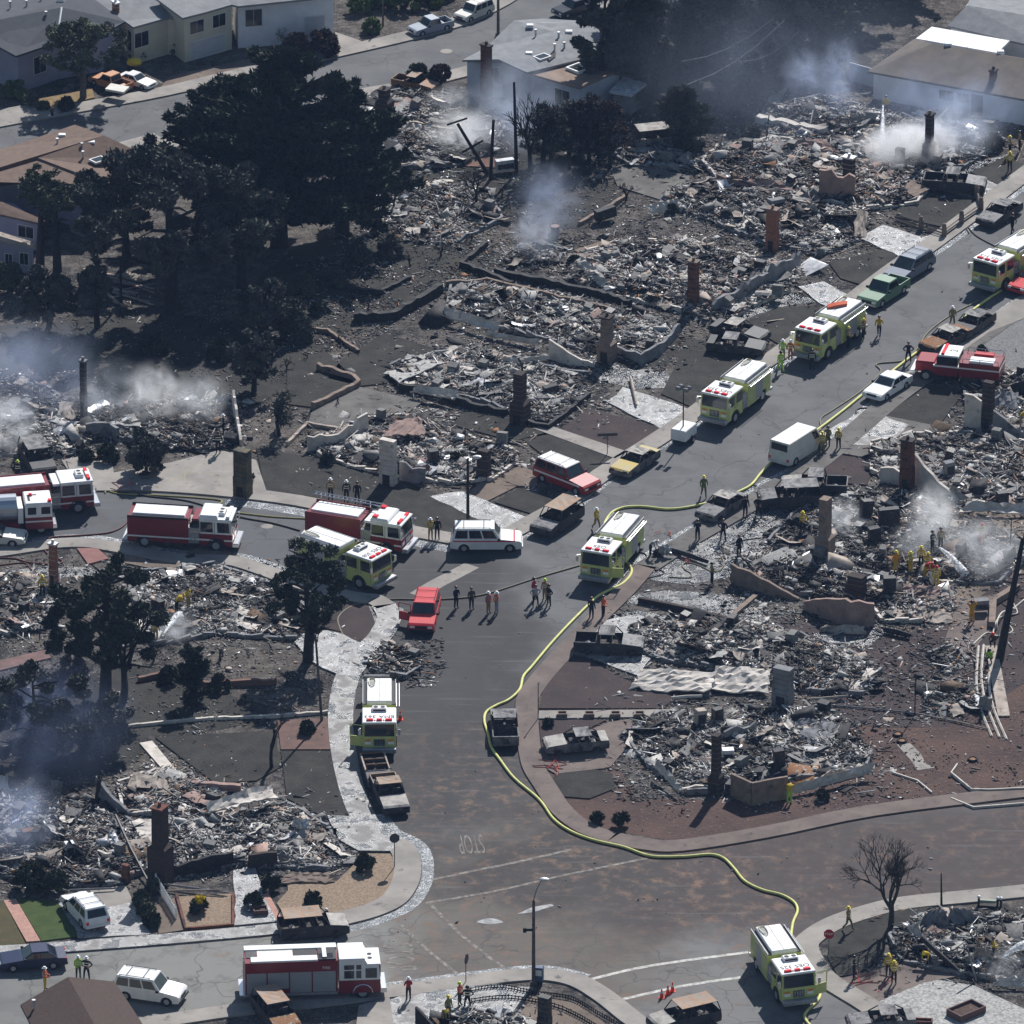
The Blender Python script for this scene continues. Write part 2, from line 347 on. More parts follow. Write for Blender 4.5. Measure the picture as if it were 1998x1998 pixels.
b = MB(); b.add([(-3000,-2500,0),(3000,-2500,0),(3000,4500,0),(-3000,4500,0)], [(0,1,2,3)]); tag(b.build('ground', GROUND), kind='structure')
CURB_L = [(2080,300),(1998,362),(1842,479),(1770,527),(1677,597),(1546,693),(1497,724),(1332,845),(1197,931),(1130,985),(1042,1034),(1000,1055),(930,1066),(887,1064),(838,1056),(760,1040),(613,996),(448,972),(290,960),(190,960),(-60,958)]
CURB_SL = [(-60,1073),(0,1069),(100,1054),(172,1052),(240,1062),(345,1082),(448,1086),(507,1100),(620,1140),(700,1158),(742,1163),(772,1180),(784,1206),(768,1243),(738,1275),(705,1320),(692,1370),(690,1420),(698,1480),(712,1540),(732,1590),(760,1625),(800,1645),(819,1668),(822,1708),(810,1741),(786,1768),(738,1790),(674,1807),(548,1824),(345,1843),(131,1860),(-60,1872)]
CURB_B = [(-60,2020),(150,2005),(276,1988),(448,1962),(600,1945),(758,1925),(907,1905),(1010,1893),(1080,1893),(1145,1908),(1200,1940),(1252,1981),(1290,2010),(1320,2060)]
CURB_BR = [(1760,2060),(1700,1998),(1677,1974),(1594,1922),(1565,1890),(1545,1850),(1560,1825),(1608,1795),(1680,1770),(1760,1752),(1900,1738),(2060,1722)]
CURB_R = [(2060,1548),(1998,1558),(1711,1594),(1504,1636),(1332,1663),(1252,1660),(1183,1646),(1125,1625),(1076,1588),(1042,1539),(1018,1498),(1009,1448),(1006,1400),(1011,1355),(1062,1290),(1142,1207),(1200,1150),(1240,1103),(1330,1045),(1435,985),(1487,948),(1573,900),(1711,783),(1804,715),(1998,580),(2080,520)]
def sm(px, n=4):
    return [(p.x, p.y) for p in smooth_line([Vector((x, y, 0)) for x, y in px], n)]
sheet('main_road', sm(CURB_L)+sm(CURB_SL)+sm(CURB_B)+sm(CURB_BR)+sm(CURB_R), .004, ROAD)
TOPU = [(-60,262),(0,250),(150,222),(331,188),(500,148),(666,112),(873,62),(976,20),(1040,-20),(1100,-60)]
TOPL = [(1290,-60),(1200,-5),(1100,60),(1000,105),(873,140),(700,183),(500,228),(276,285),(100,320),(-60,350)]
sheet('upper_road', sm(TOPU)+sm(TOPL), .004, ROAD)
# sidewalks with real kerb steps
strip('sidewalk', CURB_L[:12], -1.9, -0.02, .13, CONC, .13)
strip('sidewalk', CURB_L[11:], -1.9, -0.02, .13, CONC, .13)
strip('sidewalk', CURB_SL[:12], -1.7, -0.02, .13, CONC, .13)
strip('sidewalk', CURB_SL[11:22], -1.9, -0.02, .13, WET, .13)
strip('sidewalk', CURB_SL[21:29], -2.0, -0.02, .13, CONC, .13)
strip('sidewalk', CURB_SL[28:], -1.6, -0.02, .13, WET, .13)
strip('sidewalk', CURB_B, -1.8, -0.02, .13, CONC, .13)
strip('sidewalk', CURB_BR, -1.9, -0.02, .13, CONC, .13)
strip('sidewalk', CURB_R[:7], -1.8, -0.02, .13, CONCR, .13)
strip('sidewalk', CURB_R[6:18], -1.7, -0.02, .13, CONCR, .13)
strip('sidewalk', CURB_R[17:], -2.0, -0.02, .13, CONCD, .13)
strip('sidewalk', TOPU, .02, 2.0, .13, CONC, .13)
strip('sidewalk', TOPL, .02, 2.0, .13, CONC, .13)
# running water in the gutters
strip('gutter_water', CURB_L[:8], .03, .55, .009, GUT)
strip('gutter_water', CURB_L[7:12], .03, .35, .009, GUT)
strip('gutter_water', CURB_L[13:18], .03, 1.3, .009, GUT)
strip('gutter_water', CURB_SL[20:30], .03, .9, .009, GUT)
strip('gutter_water', CURB_R[16:25], .03, .55, .009, GUT)
strip('gutter_water', CURB_B[4:10], .03, .6, .009, GUT)
strip('gutter_water', CURB_SL[1:9], .03, .8, .009, GUT)
strip('gutter_pan', [(814,1162),(850,1140),(885,1122),(921,1103)], -.7, .7, .009, CONC)
# lots
S = sheet
S('dirt', [(1045,1414),(1052,1500),(1080,1553),(1125,1596),(1183,1620),(1332,1640),(1504,1612),(1711,1572),(2060,1525),(2060,1180),(1960,1190),(1850,1230),(1740,1310),(1690,1400),(1500,1560),(1240,1560),(1190,1470),(1180,1414)], .006, DIRT, jag=.25)
S('dirt', [(1500,1200),(1620,1230),(1790,1240),(1880,1190),(1960,1130),(2060,1100),(2060,1300),(1850,1420),(1700,1420),(1640,1390),(1600,1300)], .011, LAWNR, jag=.3)
S('dirt', [(1560,1030),(1700,990),(1900,990),(2060,990),(2060,1110),(1950,1190),(1800,1200),(1560,1160)], .005, DIRTT, jag=.3)
S('burnt_lawn', [(1090,1276),(1142,1284),(1218,1330),(1332,1356),(1290,1384),(1052,1384),(1064,1327)], .1, LAWNR, .1)
S('walkway', [(1052,1389),(1340,1386),(1330,1400),(1050,1404)], .11, CONC, .11)
S('burnt_lawn', [(1052,1408),(1183,1407),(1080,1456),(1056,1460)], .1, LAWNR, .1)
S('driveway', [(1056,1462),(1082,1458),(1188,1411),(1230,1405),(1240,1440),(1190,1500),(1085,1512),(1062,1500)], .11, CONCR, .11)
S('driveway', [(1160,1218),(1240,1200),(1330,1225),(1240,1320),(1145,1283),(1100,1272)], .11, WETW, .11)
S('planting_bed', [(1082,1510),(1140,1500),(1195,1510),(1200,1540),(1150,1560),(1100,1556),(1080,1535)], .1, LAWNB, .1)
S('burnt_lawn', [(666,703),(749,652),(862,686),(769,748),(700,755),(640,740)], .1, LAWNB, .1)
S('patio', [(610,800),(700,757),(825,786),(770,827),(690,845),(600,830)], .12, CONCD, .12)
S('patio', [(560,700),(640,690),(690,740),(640,800),(560,790)], .1, LAWNB, .1)
S('burnt_lawn', [(907,807),(970,803),(1040,831),(1080,848),(1000,862),(880,830)], .1, LAWNB, .1)
S('burnt_lawn', [(1092,840),(1149,800),(1290,836),(1222,883)], .1, LAWNR, .1)
S('walkway', [(1040,838),(1070,832),(1225,884),(1200,897)], .13, CONC, .1)
S('burnt_lawn', [(1018,858),(1070,845),(1195,897),(1168,914),(1135,938),(1080,905)], .1, LAWNB, .1)
S('dirt', [(908,965),(1000,905),(1050,925),(1048,950),(1010,950),(950,980)], .1, DIRTT, .1)
S('burnt_lawn', [(966,982),(1011,954),(1098,983),(1050,1008)], .1, LAWNB, .1)
S('burnt_lawn', [(500,875),(666,905),(760,930),(905,985),(1005,1022),(940,1045),(880,1044),(760,1020),(620,978),(517,958)], .1, LAWNB, .1)
S('driveway', [(836,970),(900,960),(1040,1015),(1010,1036),(985,1040),(900,1000)], .112, WETW, .1)
S('driveway', [(190,930),(330,905),(430,880),(500,900),(520,960),(448,956),(290,944),(190,944)], .11, CONC, .11)
S('driveway', [(120,900),(215,880),(225,940),(150,945)], .1, CONC, .1)
S('burnt_lawn', [(1518,603),(1601,596),(1565,660),(1525,676),(1446,631)], .1, LAWNB, .1)
S('driveway', [(1556,562),(1608,552),(1668,583),(1640,608),(1600,594)], .11, WETW, .1)
S('burnt_lawn', [(1618,515),(1763,478),(1745,520),(1690,560),(1640,545)], .1, LAWNB, .1)
S('driveway', [(1677,465),(1722,440),(1815,470),(1760,506)], .11, WETW, .11)
S('driveway', [(1183,786),(1218,757),(1345,800),(1295,842)], .11, WETW, .11)
S('burnt_lawn', [(1330,690),(1420,680),(1500,700),(1440,750),(1360,800),(1290,770)], .09, LAWNB, .09)
S('burnt_lawn', [(1722,814),(1815,752),(1883,765),(1832,832)], .1, LAWNB, .1)
S('driveway', [(1600,875),(1720,812),(1835,834),(1810,865),(1720,900),(1640,886)], .11, CONCD, .11)
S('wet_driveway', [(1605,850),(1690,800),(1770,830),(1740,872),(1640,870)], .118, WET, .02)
S('burnt_lawn', [(1573,912),(1642,890),(1711,905),(1690,948),(1590,940)], .1, LAWNR, .1)
S('burnt_lawn', [(1763,400),(1849,372),(1904,396),(1842,445),(1746,424)], .1, LAWNB, .1)
S('driveway', [(1780,470),(1850,460),(1935,395),(1990,350),(1960,345),(1840,350),(1830,372),(1910,392),(1842,452)], .108, WET, .1)
S('burnt_lawn', [(1894,338),(1963,307),(2010,331),(2010,345),(1960,369)], .125, LAWNB, .1)
S('gravel_yard', [(1850,700),(1890,640),(1998,610),(2060,640),(2060,720),(1960,760),(1880,750)], .1, mat('grey_gravel', (.2,.2,.2), (.1,.1,.1), sc=6, rough=.9), .1)
S('sidewalk', [(1760,735),(1800,712),(1930,620),(1998,575),(2060,560),(2060,600),(1930,650),(1830,722)], .135, CONC, .13)
S('burnt_lawn', [(1150,690),(1320,655),(1420,670),(1330,690),(1250,740)], .008, LAWNB, jag=.3)
S('burnt_lawn', [(303,1441),(538,1427),(545,1500),(500,1525),(420,1530)], .1, LAWNB, .1)
S('burnt_lawn', [(548,1467),(655,1467),(676,1540),(706,1612),(640,1600),(560,1560)], .1, LAWNB, .1)
S('dirt', [(541,1407),(658,1402),(662,1464),(548,1464)], .1, mat('brick_dust', (.16,.095,.08), (.1,.07,.06), sc=1, rough=.95), .1)
S('burnt_lawn', [(666,1170),(720,1185),(735,1225),(715,1255),(666,1262),(630,1230)], .1, LAWNR, .1)
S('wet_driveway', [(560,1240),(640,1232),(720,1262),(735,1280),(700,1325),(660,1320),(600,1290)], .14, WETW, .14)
S('driveway', [(640,1592),(740,1606),(790,1640),(760,1662),(700,1662),(660,1640)], .14, WET, .14)
S('gravel_yard', [(560,1718),(657,1722),(690,1690),(700,1668),(761,1668),(779,1693),(777,1718),(763,1741),(728,1766),(632,1788),(560,1797),(540,1764),(562,1740)], .11, GRAVT, .11)
S('gravel_yard', [(345,1752),(455,1746),(455,1808),(362,1815)], .11, GRAVT, .11)
S('walkway', [(455,1700),(500,1690),(512,1746),(541,1801),(458,1808)], .12, WETW, .12)
S('walkway', [(513,1748),(524,1746),(552,1798),(541,1801)], .125, PAVER, .12)
S('lawn', [(-60,1765),(8,1762),(50,1843),(-60,1852)], .1, OLIVE, .1)
S('lawn', [(31,1754),(114,1762),(152,1829),(81,1838)], .1, GREEN, .1)
S('walkway', [(7,1760),(31,1756),(79,1838),(52,1840)], .12, PAVER, .12)
S('driveway', [(116,1763),(193,1745),(245,1740),(292,1825),(155,1832)], .115, WETW, .11)
S('driveway', [(175,1740),(245,1730),(260,1762),(200,1775)], .12, CONC, .11)
S('dirt', [(300,1770),(345,1752),(362,1816),(310,1824)], .1, DIRTT, .1)
S('burnt_lawn', [(1618,1829),(1642,1800),(1711,1779),(1780,1772),(1815,1772),(1763,1812),(1728,1843),(1711,1877),(1677,1901),(1635,1908),(1615,1870)], .1, LAWNB, .1)
S('walkway', [(1640,1911),(1690,1900),(1760,1880),(1880,1905),(1800,1920),(1715,1956),(1690,1960)], .11, CONCR, .11)
S('gravel_yard', [(1700,1962),(1815,1912),(1900,1925),(2040,1990),(2040,2060),(1790,2060)], .1, GRAVW, .1)
S('driveway', [(870,1930),(930,1920),(1040,1930),(1010,1975),(940,2040),(700,2060),(740,1960),(800,1940)], .12, WET, .12)
S('driveway', [(700,1965),(760,1948),(770,2010),(690,2040)], .126, CONC, .12)
S('gravel_yard', [(1040,1945),(1130,1960),(1220,2030),(960,2060)], .1, DIRTT, .1)
S('dirt', [(300,190),(331,150),(540,105),(570,125),(430,160)], .1, DIRTT, .1)
S('driveway', [(-60,225),(60,205),(100,222),(0,246),(-60,256)], .11, CONC, .11)
S('lawn', [(50,200),(180,175),(185,192),(100,212)], .1, mat('dry_grass', (.24,.17,.09), (.14,.10,.05), sc=2, rough=.95), .1)
S('driveway', [(640,60),(700,80),(735,96),(660,112),(600,100)], .11, CONC, .11)
S('driveway', [(195,290),(300,262),(330,280),(290,300)], .12, CONC, .12)
S('walkway', [(670,180),(760,165),(800,200),(700,200)], .1, CONC, .1)
S('patio', [(1190,330),(1230,318),(1345,345),(1345,385),(1290,392),(1205,365)], .1, CONCD, .1)
S('patio', [(870,300),(970,310),(990,330),(900,325)], .1, mat('red_patio', (.22,.13,.1), (.15,.09,.07), sc=2, rough=.9), .1)
S('patio', [(1120,490),(1180,470),(1280,500),(1180,520)], .1, DIRTT, .1)
S('patio', [(1870,1170),(1945,1160),(1940,1220),(1880,1290),(1830,1290)], .02, CONCR)
S('dirt', [(410,1060),(470,1090),(400,1110),(340,1120),(240,1100),(230,1080),(330,1095)], .12, DIRTT, .12)
S('walkway', [(0,1290),(90,1270),(100,1285),(0,1310)], .1, mat('red_walk', (.2,.11,.1), (.12,.08,.07), sc=1, rough=.9), .1)
S('walkway', [(150,1072),(190,1072),(212,1092),(172,1103)], .12, mat('red_paving', (.26,.13,.12), (.2,.1,.09), sc=2, rough=.9), .12)
S('walkway', [(272,1452),(297,1448),(352,1515),(330,1518)], .12, PALE, .12)
for w_ in ([(1235,1108),(1330,1052),(1436,992),(1530,985),(1560,1030),(1480,1075),(1420,1128),(1340,1140),(1250,1128),(1200,1160)],[(1200,1170),(1300,1150),(1420,1165),(1500,1195),(1480,1225),(1340,1190),(1240,1178)],[(1190,1200),(1250,1190),(1400,1215),(1330,1240),(1240,1230)],
    [(1590,1240),(1700,1215),(1750,1225),(1700,1260),(1620,1262)],[(1520,1085),(1600,1070),(1620,1100),(1540,1120)],[(0,1110),(120,1105),(230,1110),(260,1130),(150,1125),(0,1130)],[(240,1062),(345,1084),(420,1092),(400,1118),(300,1100),(225,1080)],[(430,1088),(560,1120),(640,1150),(600,1160),(500,1130),(420,1110)],
    [(690,1195),(760,1170),(782,1190),(765,1240),(730,1270),(700,1290),(670,1270)],[(1150,690),(1230,720),(1300,725),(1340,760),(1240,760),(1160,740)],[(1420,600),(1480,560),(1560,575),(1600,590),(1520,600),(1450,625)],[(560,1500),(640,1590),(660,1640),(620,1650),(560,1560)],[(1850,330),(1900,350),(1960,345),(1975,300),(1890,320)],[(1640,590),(1700,560),(1690,590),(1660,610)]):
    S('wet_ground', w_, .02, WETG, jag=.3)
# paint
S('burnt_shade_slope', [(600,470),(900,430),(1000,520),(860,560),(760,620),(690,628),(640,690),(560,760),(420,720),(480,560)], .005, LAWNB, jag=.4)  # dark sheets for scorched slopes, with tree shadow painted into the colour too
S('burnt_shade_slope', [(0,640),(300,600),(520,640),(560,760),(480,800),(200,740),(0,740)], .007, LAWNB, jag=.4)
S('burnt_shade_slope', [(850,370),(1150,330),(1215,385),(1130,450),(960,430),(860,410)], .007, LAWNB, jag=.4)
S('burnt_shade_slope', [(0,1370),(250,1290),(520,1380),(540,1410),(300,1440),(250,1500),(0,1540)], .007, LAWNB, jag=.4)
S('burnt_shade_slope', [(600,160),(760,150),(1000,180),(1180,200),(1200,330),(1000,340),(700,380),(640,300)], .003, LAWNB, jag=.4)
S('burnt_shade_slope', [(1130,60),(1500,20),(1680,60),(1700,140),(1500,190),(1200,260),(1130,180)], .003, LAWNB, jag=.4)
def line(px, wdt, m, z=.012): strip('road_marking', px, -wdt/2, wdt/2, z, m)
line([(842,1717),(925,1699),(1000,1684),(1114,1658)], .3, PAINTF); line([(830,1762),(970,1738),(1100,1708),(1266,1674)], .26, PAINTF)
line([(838,1763),(890,1815),(950,1865),(997,1896)], .3, PAINTF); line([(776,1798),(830,1850),(893,1901)], .28, PAINTF)
line([(1148,1912),(1240,1890),(1332,1875),(1460,1858)], .34, PAINT); line([(1214,1950),(1332,1924),(1446,1907)], .34, PAINT)
def text_mesh(txt, size, m, parent=None, name='lettering', ext=.006):
    cu = bpy.data.curves.new(name, 'FONT'); cu.body = txt; cu.size = size; cu.align_x = 'CENTER'; cu.align_y = 'CENTER'; cu.extrude = ext
    tmp = bpy.data.objects.new('tmp', cu); COL.objects.link(tmp)
    dg = bpy.context.evaluated_depsgraph_get(); me = bpy.data.meshes.new_from_object(tmp.evaluated_get(dg))
    bpy.data.objects.remove(tmp); me.materials.clear(); me.materials.append(m)
    o = bpy.data.objects.new(name, me); COL.objects.link(o)
    if parent is not None: o.parent = parent
    return o
st = text_mesh('STOP', 1.5, PAINTF, name='stop_lettering'); tag(st, kind='structure'); st.location = V(919, 1645, .013); st.rotation_euler = (0, 0, R(186)); st.scale = (.52, 2.9, .3)
st = text_mesh('STOP', 1.5, PAINTF, name='stop_lettering'); tag(st, kind='structure'); st.location = V(777, 1868, .013); st.rotation_euler = (0, 0, R(-84)); st.scale = (1.2, 2.0, .3)
for (x, y, a, bb) in ((956,1798,1.9,.9), (1045,1774,2.6,.7)):
    pts = [(x+a*26*math.cos(t)*(1+.12*math.sin(3*t)), y+bb*12*math.sin(t)*(1+.15*math.cos(4*t))-(.25*a*26*math.cos(t) if a > 2 else 0)) for t in [i*2*math.pi/24 for i in range(24)]]
    S('dried_foam', [(p[0]*.5+x*.5, p[1]*.5+y*.5) for p in pts], .014, mat('dried_foam_powder', (.42,.42,.42), (.2,.2,.2), sc=1.5, rough=.9))
def spray(px, py, n=5, s=.5):
    b = MB(); c = V(px, py, .15)
    for k in range(n):
        a = random.uniform(0, 3.14); p = c+Vector((random.uniform(-s, s), random.uniform(-s, s), 0)); d = Vector((math.cos(a), math.sin(a), 0))*random.uniform(.3, .9)*s
        b.tube([p-d, p+Vector((.1, .05, 0)), p+d], .035, 4)
    tag(b.build('spray_marking', SPRAY), kind='structure')
for q in ((1090,1496,9,1.3),(1340,1088,6,.8),(1700,1918,8,1.2),(240,948,6,.9),(1702,877,4,.5),(1295,1042,4,.5)): spray(*q)
for q in ((871,100),(521,1027),(903,47)): 
    S('manhole_cover', [(q[0]+12*math.cos(t), q[1]+4.5*math.sin(t)) for t in [i*math.pi/8 for i in range(16)]], .012, CONC)
# ---------------------------------------------------------------- vehicles
def paint(name, c, rough=.3, metal=0.0): return mat(name, c, tuple(x*.82 for x in c), sc=1.5, rough=rough, metal=metal, spec=.5)
GLASS = mat('dark_glass', (.012,.016,.022), rough=.08, spec=.6)
GLASSB = mat('windscreen_glass', (.03,.045,.05), (.015,.02,.025), sc=1, rough=.08, spec=.6)
TYRE = mat('tyre_rubber', (.018,.018,.02), rough=.8)
RIM = mat('wheel_rim', (.45,.46,.48), rough=.35, metal=.6)
CHROME = mat('bright_metal', (.7,.7,.72), rough=.25, metal=.8)
STEEL = mat('diamond_plate', (.4,.41,.43), (.3,.3,.32), sc=6, rough=.4, metal=.6)
SHUT = mat('roller_shutter', (.36,.37,.4), (.3,.31,.34), sc=1, rough=.45, metal=.3, stretch=(1,1,30))
FWHITE = paint('gloss_white', (.80,.80,.80), .35)
LIME = paint('lime_yellow_paint', (.54,.58,.19), .3)
LIME2 = paint('lime_shutter_paint', (.46,.50,.19), .45)
FRED = paint('fire_red_paint', (.30,.015,.018), .3)
DRED = paint('dark_red_paint', (.20,.012,.018), .3)
LRED = mat('red_lamp_lens', (.75,.03,.04), rough=.25)
LCLR = mat('clear_lamp_lens', (.8,.8,.78), rough=.2)
LAMB = mat('amber_lens', (.7,.25,.03), rough=.3)
DARKP = mat('dark_trim', (.02,.02,.023), rough=.6)
HOSEC = mat('packed_hose', (.4,.33,.2), (.06,.06,.06), sc=6, rough=.9)
TXT = mat('black_lettering', (.015,.015,.02), rough=.6)
TXTW = mat('white_lettering', (.7,.7,.68), rough=.5)
SEATM = mat('charred_seats', (.03,.028,.028), (.1,.09,.085), sc=4, rough=.9)
def wheel(parent, x, y, r=.5, w=.3, m=TYRE, rim=RIM):
    s = 1 if y > 0 else -1
    o = MB().cyl((0,-w/2,0), (0,w/2,0), r, n=16).build('wheel', m, parent, loc=(x, y, r))
    MB().cyl((0, s*(w/2+.012), 0), (0, s*(w/2-.05), 0), r*.56, r*.5, n=12).build('rim', rim, o)
    return o
def panel4(b, A, B, C, D, u0, u1, v0, v1, off, mi=0):
    """rectangle on the quad A-B-C-D (A,B bottom; D,C top), pushed off along its normal"""
    A, B, C, D = map(Vector, (A, B, C, D)); n = (B-A).cross(D-A).normalized()
    def p(u, v): return (A.lerp(B, u)).lerp(D.lerp(C, u), v)+n*off
    q = [p(u0, v0), p(u1, v0), p(u1, v1), p(u0, v1)]
    back = [x-n*(off*2+.01) for x in q]
    b.add(q+back, [(0,1,2,3), (4,5,1,0), (5,6,2,1), (6,7,3,2), (7,4,0,3)], mi)
def place(front, rear, h, L=None, fx=None):
    """centre and heading from the photo points of the front and the rear, both at height h"""
    f = V(*front, h); r = V(*rear, h); d = f-r; a = math.atan2(d.y, d.x); c = (f+r)/2
    if L and fx is not None: c = f-Vector((math.cos(a), math.sin(a), 0))*fx
    return (c.x, c.y, 0), a
def fire_engine(label, front, rear, h=2.75, body=LIME, top=FWHITE, L=8.2, text=None, ladder=False, doorside=0, style='oes', z=0.0, cond=True, raised=False):
    """front: photo point of the middle of the cab roof's front edge; rear: rear edge of the body's top"""
    loc, a = place(front, rear, h, 1, L/2-.55)
    t = thing('fire_engine', label, 'fire engine', (loc[0], loc[1], z+.004), a, 'fire engines and tenders')
    X1 = L/2-.55; CL = 2.55; XC = X1-CL; XB = XC-.85; X0 = -L/2+.25; W = 1.24
    # cab
    b = MB(); prof = [(XC,.55),(X1-.95,.55),(X1-.85,.95),(X1-.35,.95),(X1-.25,.45),(X1+.02,.45),(X1+.04,1.5),(XC,1.5)]
    b.box(XC, X1+.02, -W, W, .55, 1.5); b.box(XC, X1-1.55, -W-.005, W+.005, .5, .56)
    cabb = b.build('cab', body, t)
    b = MB(); up = FWHITE if style != 'oes' else body
    f0 = [(X1+.02,-W,1.503),(X1+.02,W,1.503),(X1-.08,W-.04,h-.12),(X1-.08,-W+.04,h-.12)]
    b.add([(XC,-W,1.503),(X1+.02,-W,1.503),(X1+.02,W,1.503),(XC,W,1.503),(XC,-W+.04,h-.12),(X1-.08,-W+.04,h-.12),(X1-.08,W-.04,h-.12),(XC,W-.04,h-.12)],
          [(0,1,5,4),(1,2,6,5),(2,3,7,6),(3,0,4,7),(4,5,6,7)])
    b.build('upper_cab', up, t)
    b = MB(); b.bbox(XC-.03, X1, -W-.02, W+.02, h-.118, h, .06)
    if raised: b.bbox(XC-.02, XC+1.45, -W+.02, W-.02, h-.05, h+.28, .12)
    rf = b.build('cab_roof', FWHITE, t)
    zt = h-.118
    b = MB(); panel4(b, (X1+.02,-W,1.503), (X1+.02,W,1.503), (X1-.08,W-.04,zt), (X1-.08,-W+.04,zt), .05, .95, .1, .93, .015); b.build('windscreen', GLASSB, t)
    for s in (-1, 1):
        for (u0, u1) in ((.04, .42), (.56, .93)) if s < 0 else ((.07, .44), (.58, .96)):
            b = MB()
            if s < 0: panel4(b, (XC,-W,1.503), (X1+.02,-W,1.503), (X1-.08,-W+.04,zt), (XC,-W+.04,zt), u0, u1, .12, .86, .012)
            else: panel4(b, (X1+.02,W,1.503), (XC,W,1.503), (XC,W-.04,zt), (X1-.08,W-.04,zt), u0, u1, .12, .86, .012)
            b.build('window', GLASS, t)
    # front: grille, lamps, bumper
    b = MB(); b.box(X1+.02, X1+.05, -.42, .42, .85, 1.38, 0)
    g = b.build('grille', DARKP, t)
    b = MB()
    for i in range(7): y = -.36+i*.12; b.box(X1+.05, X1+.07, y-.02, y+.02, .88, 1.35)
    b.build('grille_slats', CHROME, g)
    for s in (-1, 1):
        MB().box(X1+.02, X1+.06, s*.85-.22, s*.85+.22, .98, 1.2).build('headlight', LCLR, t)
        MB().box(X1+.02, X1+.06, s*.85-.2, s*.85+.2, 1.23, 1.37).build('warning_light', LRED if style != 'oes' else LAMB, t)
        b = MB(); b.tube([(X1-.05, s*(W), 2.3), (X1+.15, s*(W+.22), 2.35), (X1+.15, s*(W+.22), 1.75), (X1-.02, s*W, 1.7)], .025, 5)
        b.box(X1+.1, X1+.18, s*(W+.22)-.1, s*(W+.22)+.1, 1.8, 2.25); b.build('mirror', CHROME, t)
    MB().bbox(X1+.03, X1+.52, -W, W, .48, .78, .05).build('bumper', CHROME if style != 'oes' else STEEL, t)
    # roof lights, air conditioner
    if style == 'oes':
        for (y0, y1) in ((-.95,-.45), (-.2,.2), (.45,.95)): MB().bbox(X1-.5, X1-.25, y0, y1, h+.003, h+.13, .03).build('beacon', LRED, t)
        for y in (-.33, .33): MB().bbox(X1-.46, X1-.3, y-.06, y+.06, h+.003, h+.09, .02).build('beacon', LCLR, t)
    elif style == 'red':
        MB().bbox(X1-.45, X1-.2, -1.0, 1.0, h+.03, h+.17, .03, ).build('light_bar', LRED, t)
        MB().bbox(X1-.46, X1-.19, -.3, .3, h+.03, h+.18, .03).build('light_bar_lens', LCLR, t)
    elif style == 'white':
        MB().bbox(X1-.5, X1-.2, -1.05, 1.05, h+.03, h+.2, .03).build('light_bar', FWHITE, t)
    if cond:
        cx = XC+.45 if style == 'oes' else X1-.95
        ac = MB().bbox(cx-.3, cx+.3, -.55, .55, h+.003, h+.26, .06).build('air_conditioner', FWHITE, t)
        for y in (-.26, .26): MB().cyl((cx, y, h+.262), (cx, y, h+.27), .18, n=14).build('fan_grille', DARKP, ac)
        MB().box(cx+.302, cx+.31, -.45, .45, h+.06, h+.18).build('vent_slot', DARKP, ac)
    if text:
        sz = .62 if len(text) < 8 else .5
        x = text_mesh(text, sz, TXT, t, 'roof_number'); x.location = (X1-1.0 if style == 'oes' else XC+1.0, 0, h+.008); x.rotation_euler = (0, 0, R(-90)); x.scale = (.98, .95, 1)
    # doors' seams
    b = MB()
    for s in (-1, 1):
        for x in (XC+.06, XC+1.2, X1-.12): b.box(x-.012, x+.012, s*W-.006, s*W+.006, .7, h-.25)
        b.box(XC+.9, XC+1.05, s*W-.02, s*W+.02, 1.42, 1.46); b.box(XC+1.35, XC+1.5, s*W-.02, s*W+.02, 1.42, 1.46)
    b.build('door_seams', DARKP, t)
    if style != 'oes':
        b = MB()
        for s in (-1, 1): b.box(X0, X1-1.5, s*W-.014, s*W+.014, .93, 1.06); b.box(X1-.6, X1+.01, s*W-.014, s*W+.014, .93, 1.06)
        b.build('stripe', TXTW, t)
    if doorside:
        s = doorside; d = MB(); x = XC+CL*.97
        hinge = Vector((X1-.15, s*W, 0)); dirv = Vector((-.25, s*.97, 0)); e = hinge+dirv*.95
        nn = Vector((dirv.y, -dirv.x, 0)).normalized()*.03
        def q(p, z_): return (p.x, p.y, z_)
        d.add([q(hinge-nn,.75), q(e-nn,.75), q(e-nn,1.55), q(hinge-nn,1.55), q(hinge+nn,.75), q(e+nn,.75), q(e+nn,1.55), q(hinge+nn,1.55)], [(0,1,2,3),(7,6,5,4),(0,4,5,1),(1,5,6,2),(2,6,7,3),(3,7,4,0)])
        for (aa, bb) in (((hinge,1.55),(hinge,2.45)), ((e,1.55),(e,2.45)), ((hinge,2.45),(e,2.45))): d.tube([q(*aa), q(*bb)], .04, 4)
        d.build('open_door', body, t)
    # pump panel gap
    b = MB(); b.box(XB, XC-.03, -W+.05, W-.05, .6, 1.9); pp = b.build('pump_panel', STEEL, t)
    b = MB(); rs = random.Random(len(label))
    for i in range(9):
        x = rs.uniform(XB+.12, XC-.15); y = rs.uniform(-1.0, 1.0); b.cyl((x, y, 1.9), (x, y, 2.0+rs.random()*.35), .09+rs.random()*.06, n=8)
    b.tube([(XB+.2,-.7,2.0),(XB+.4,-.2,2.45),(XB+.6,.5,2.2)], .07, 6); b.build('deck_gun', DARKP, pp)
    b = MB()
    for i in range(5): b.tube([(XB+.1+i*.13,-1.0,2.0),(XB+.15+i*.13,-.3,2.12),(XB+.1+i*.13,.4,2.05),(XB+.2+i*.1,1.0,1.98)], .05, 5)
    b.build('crosslay_hose', HOSEC, pp)
    b = MB()
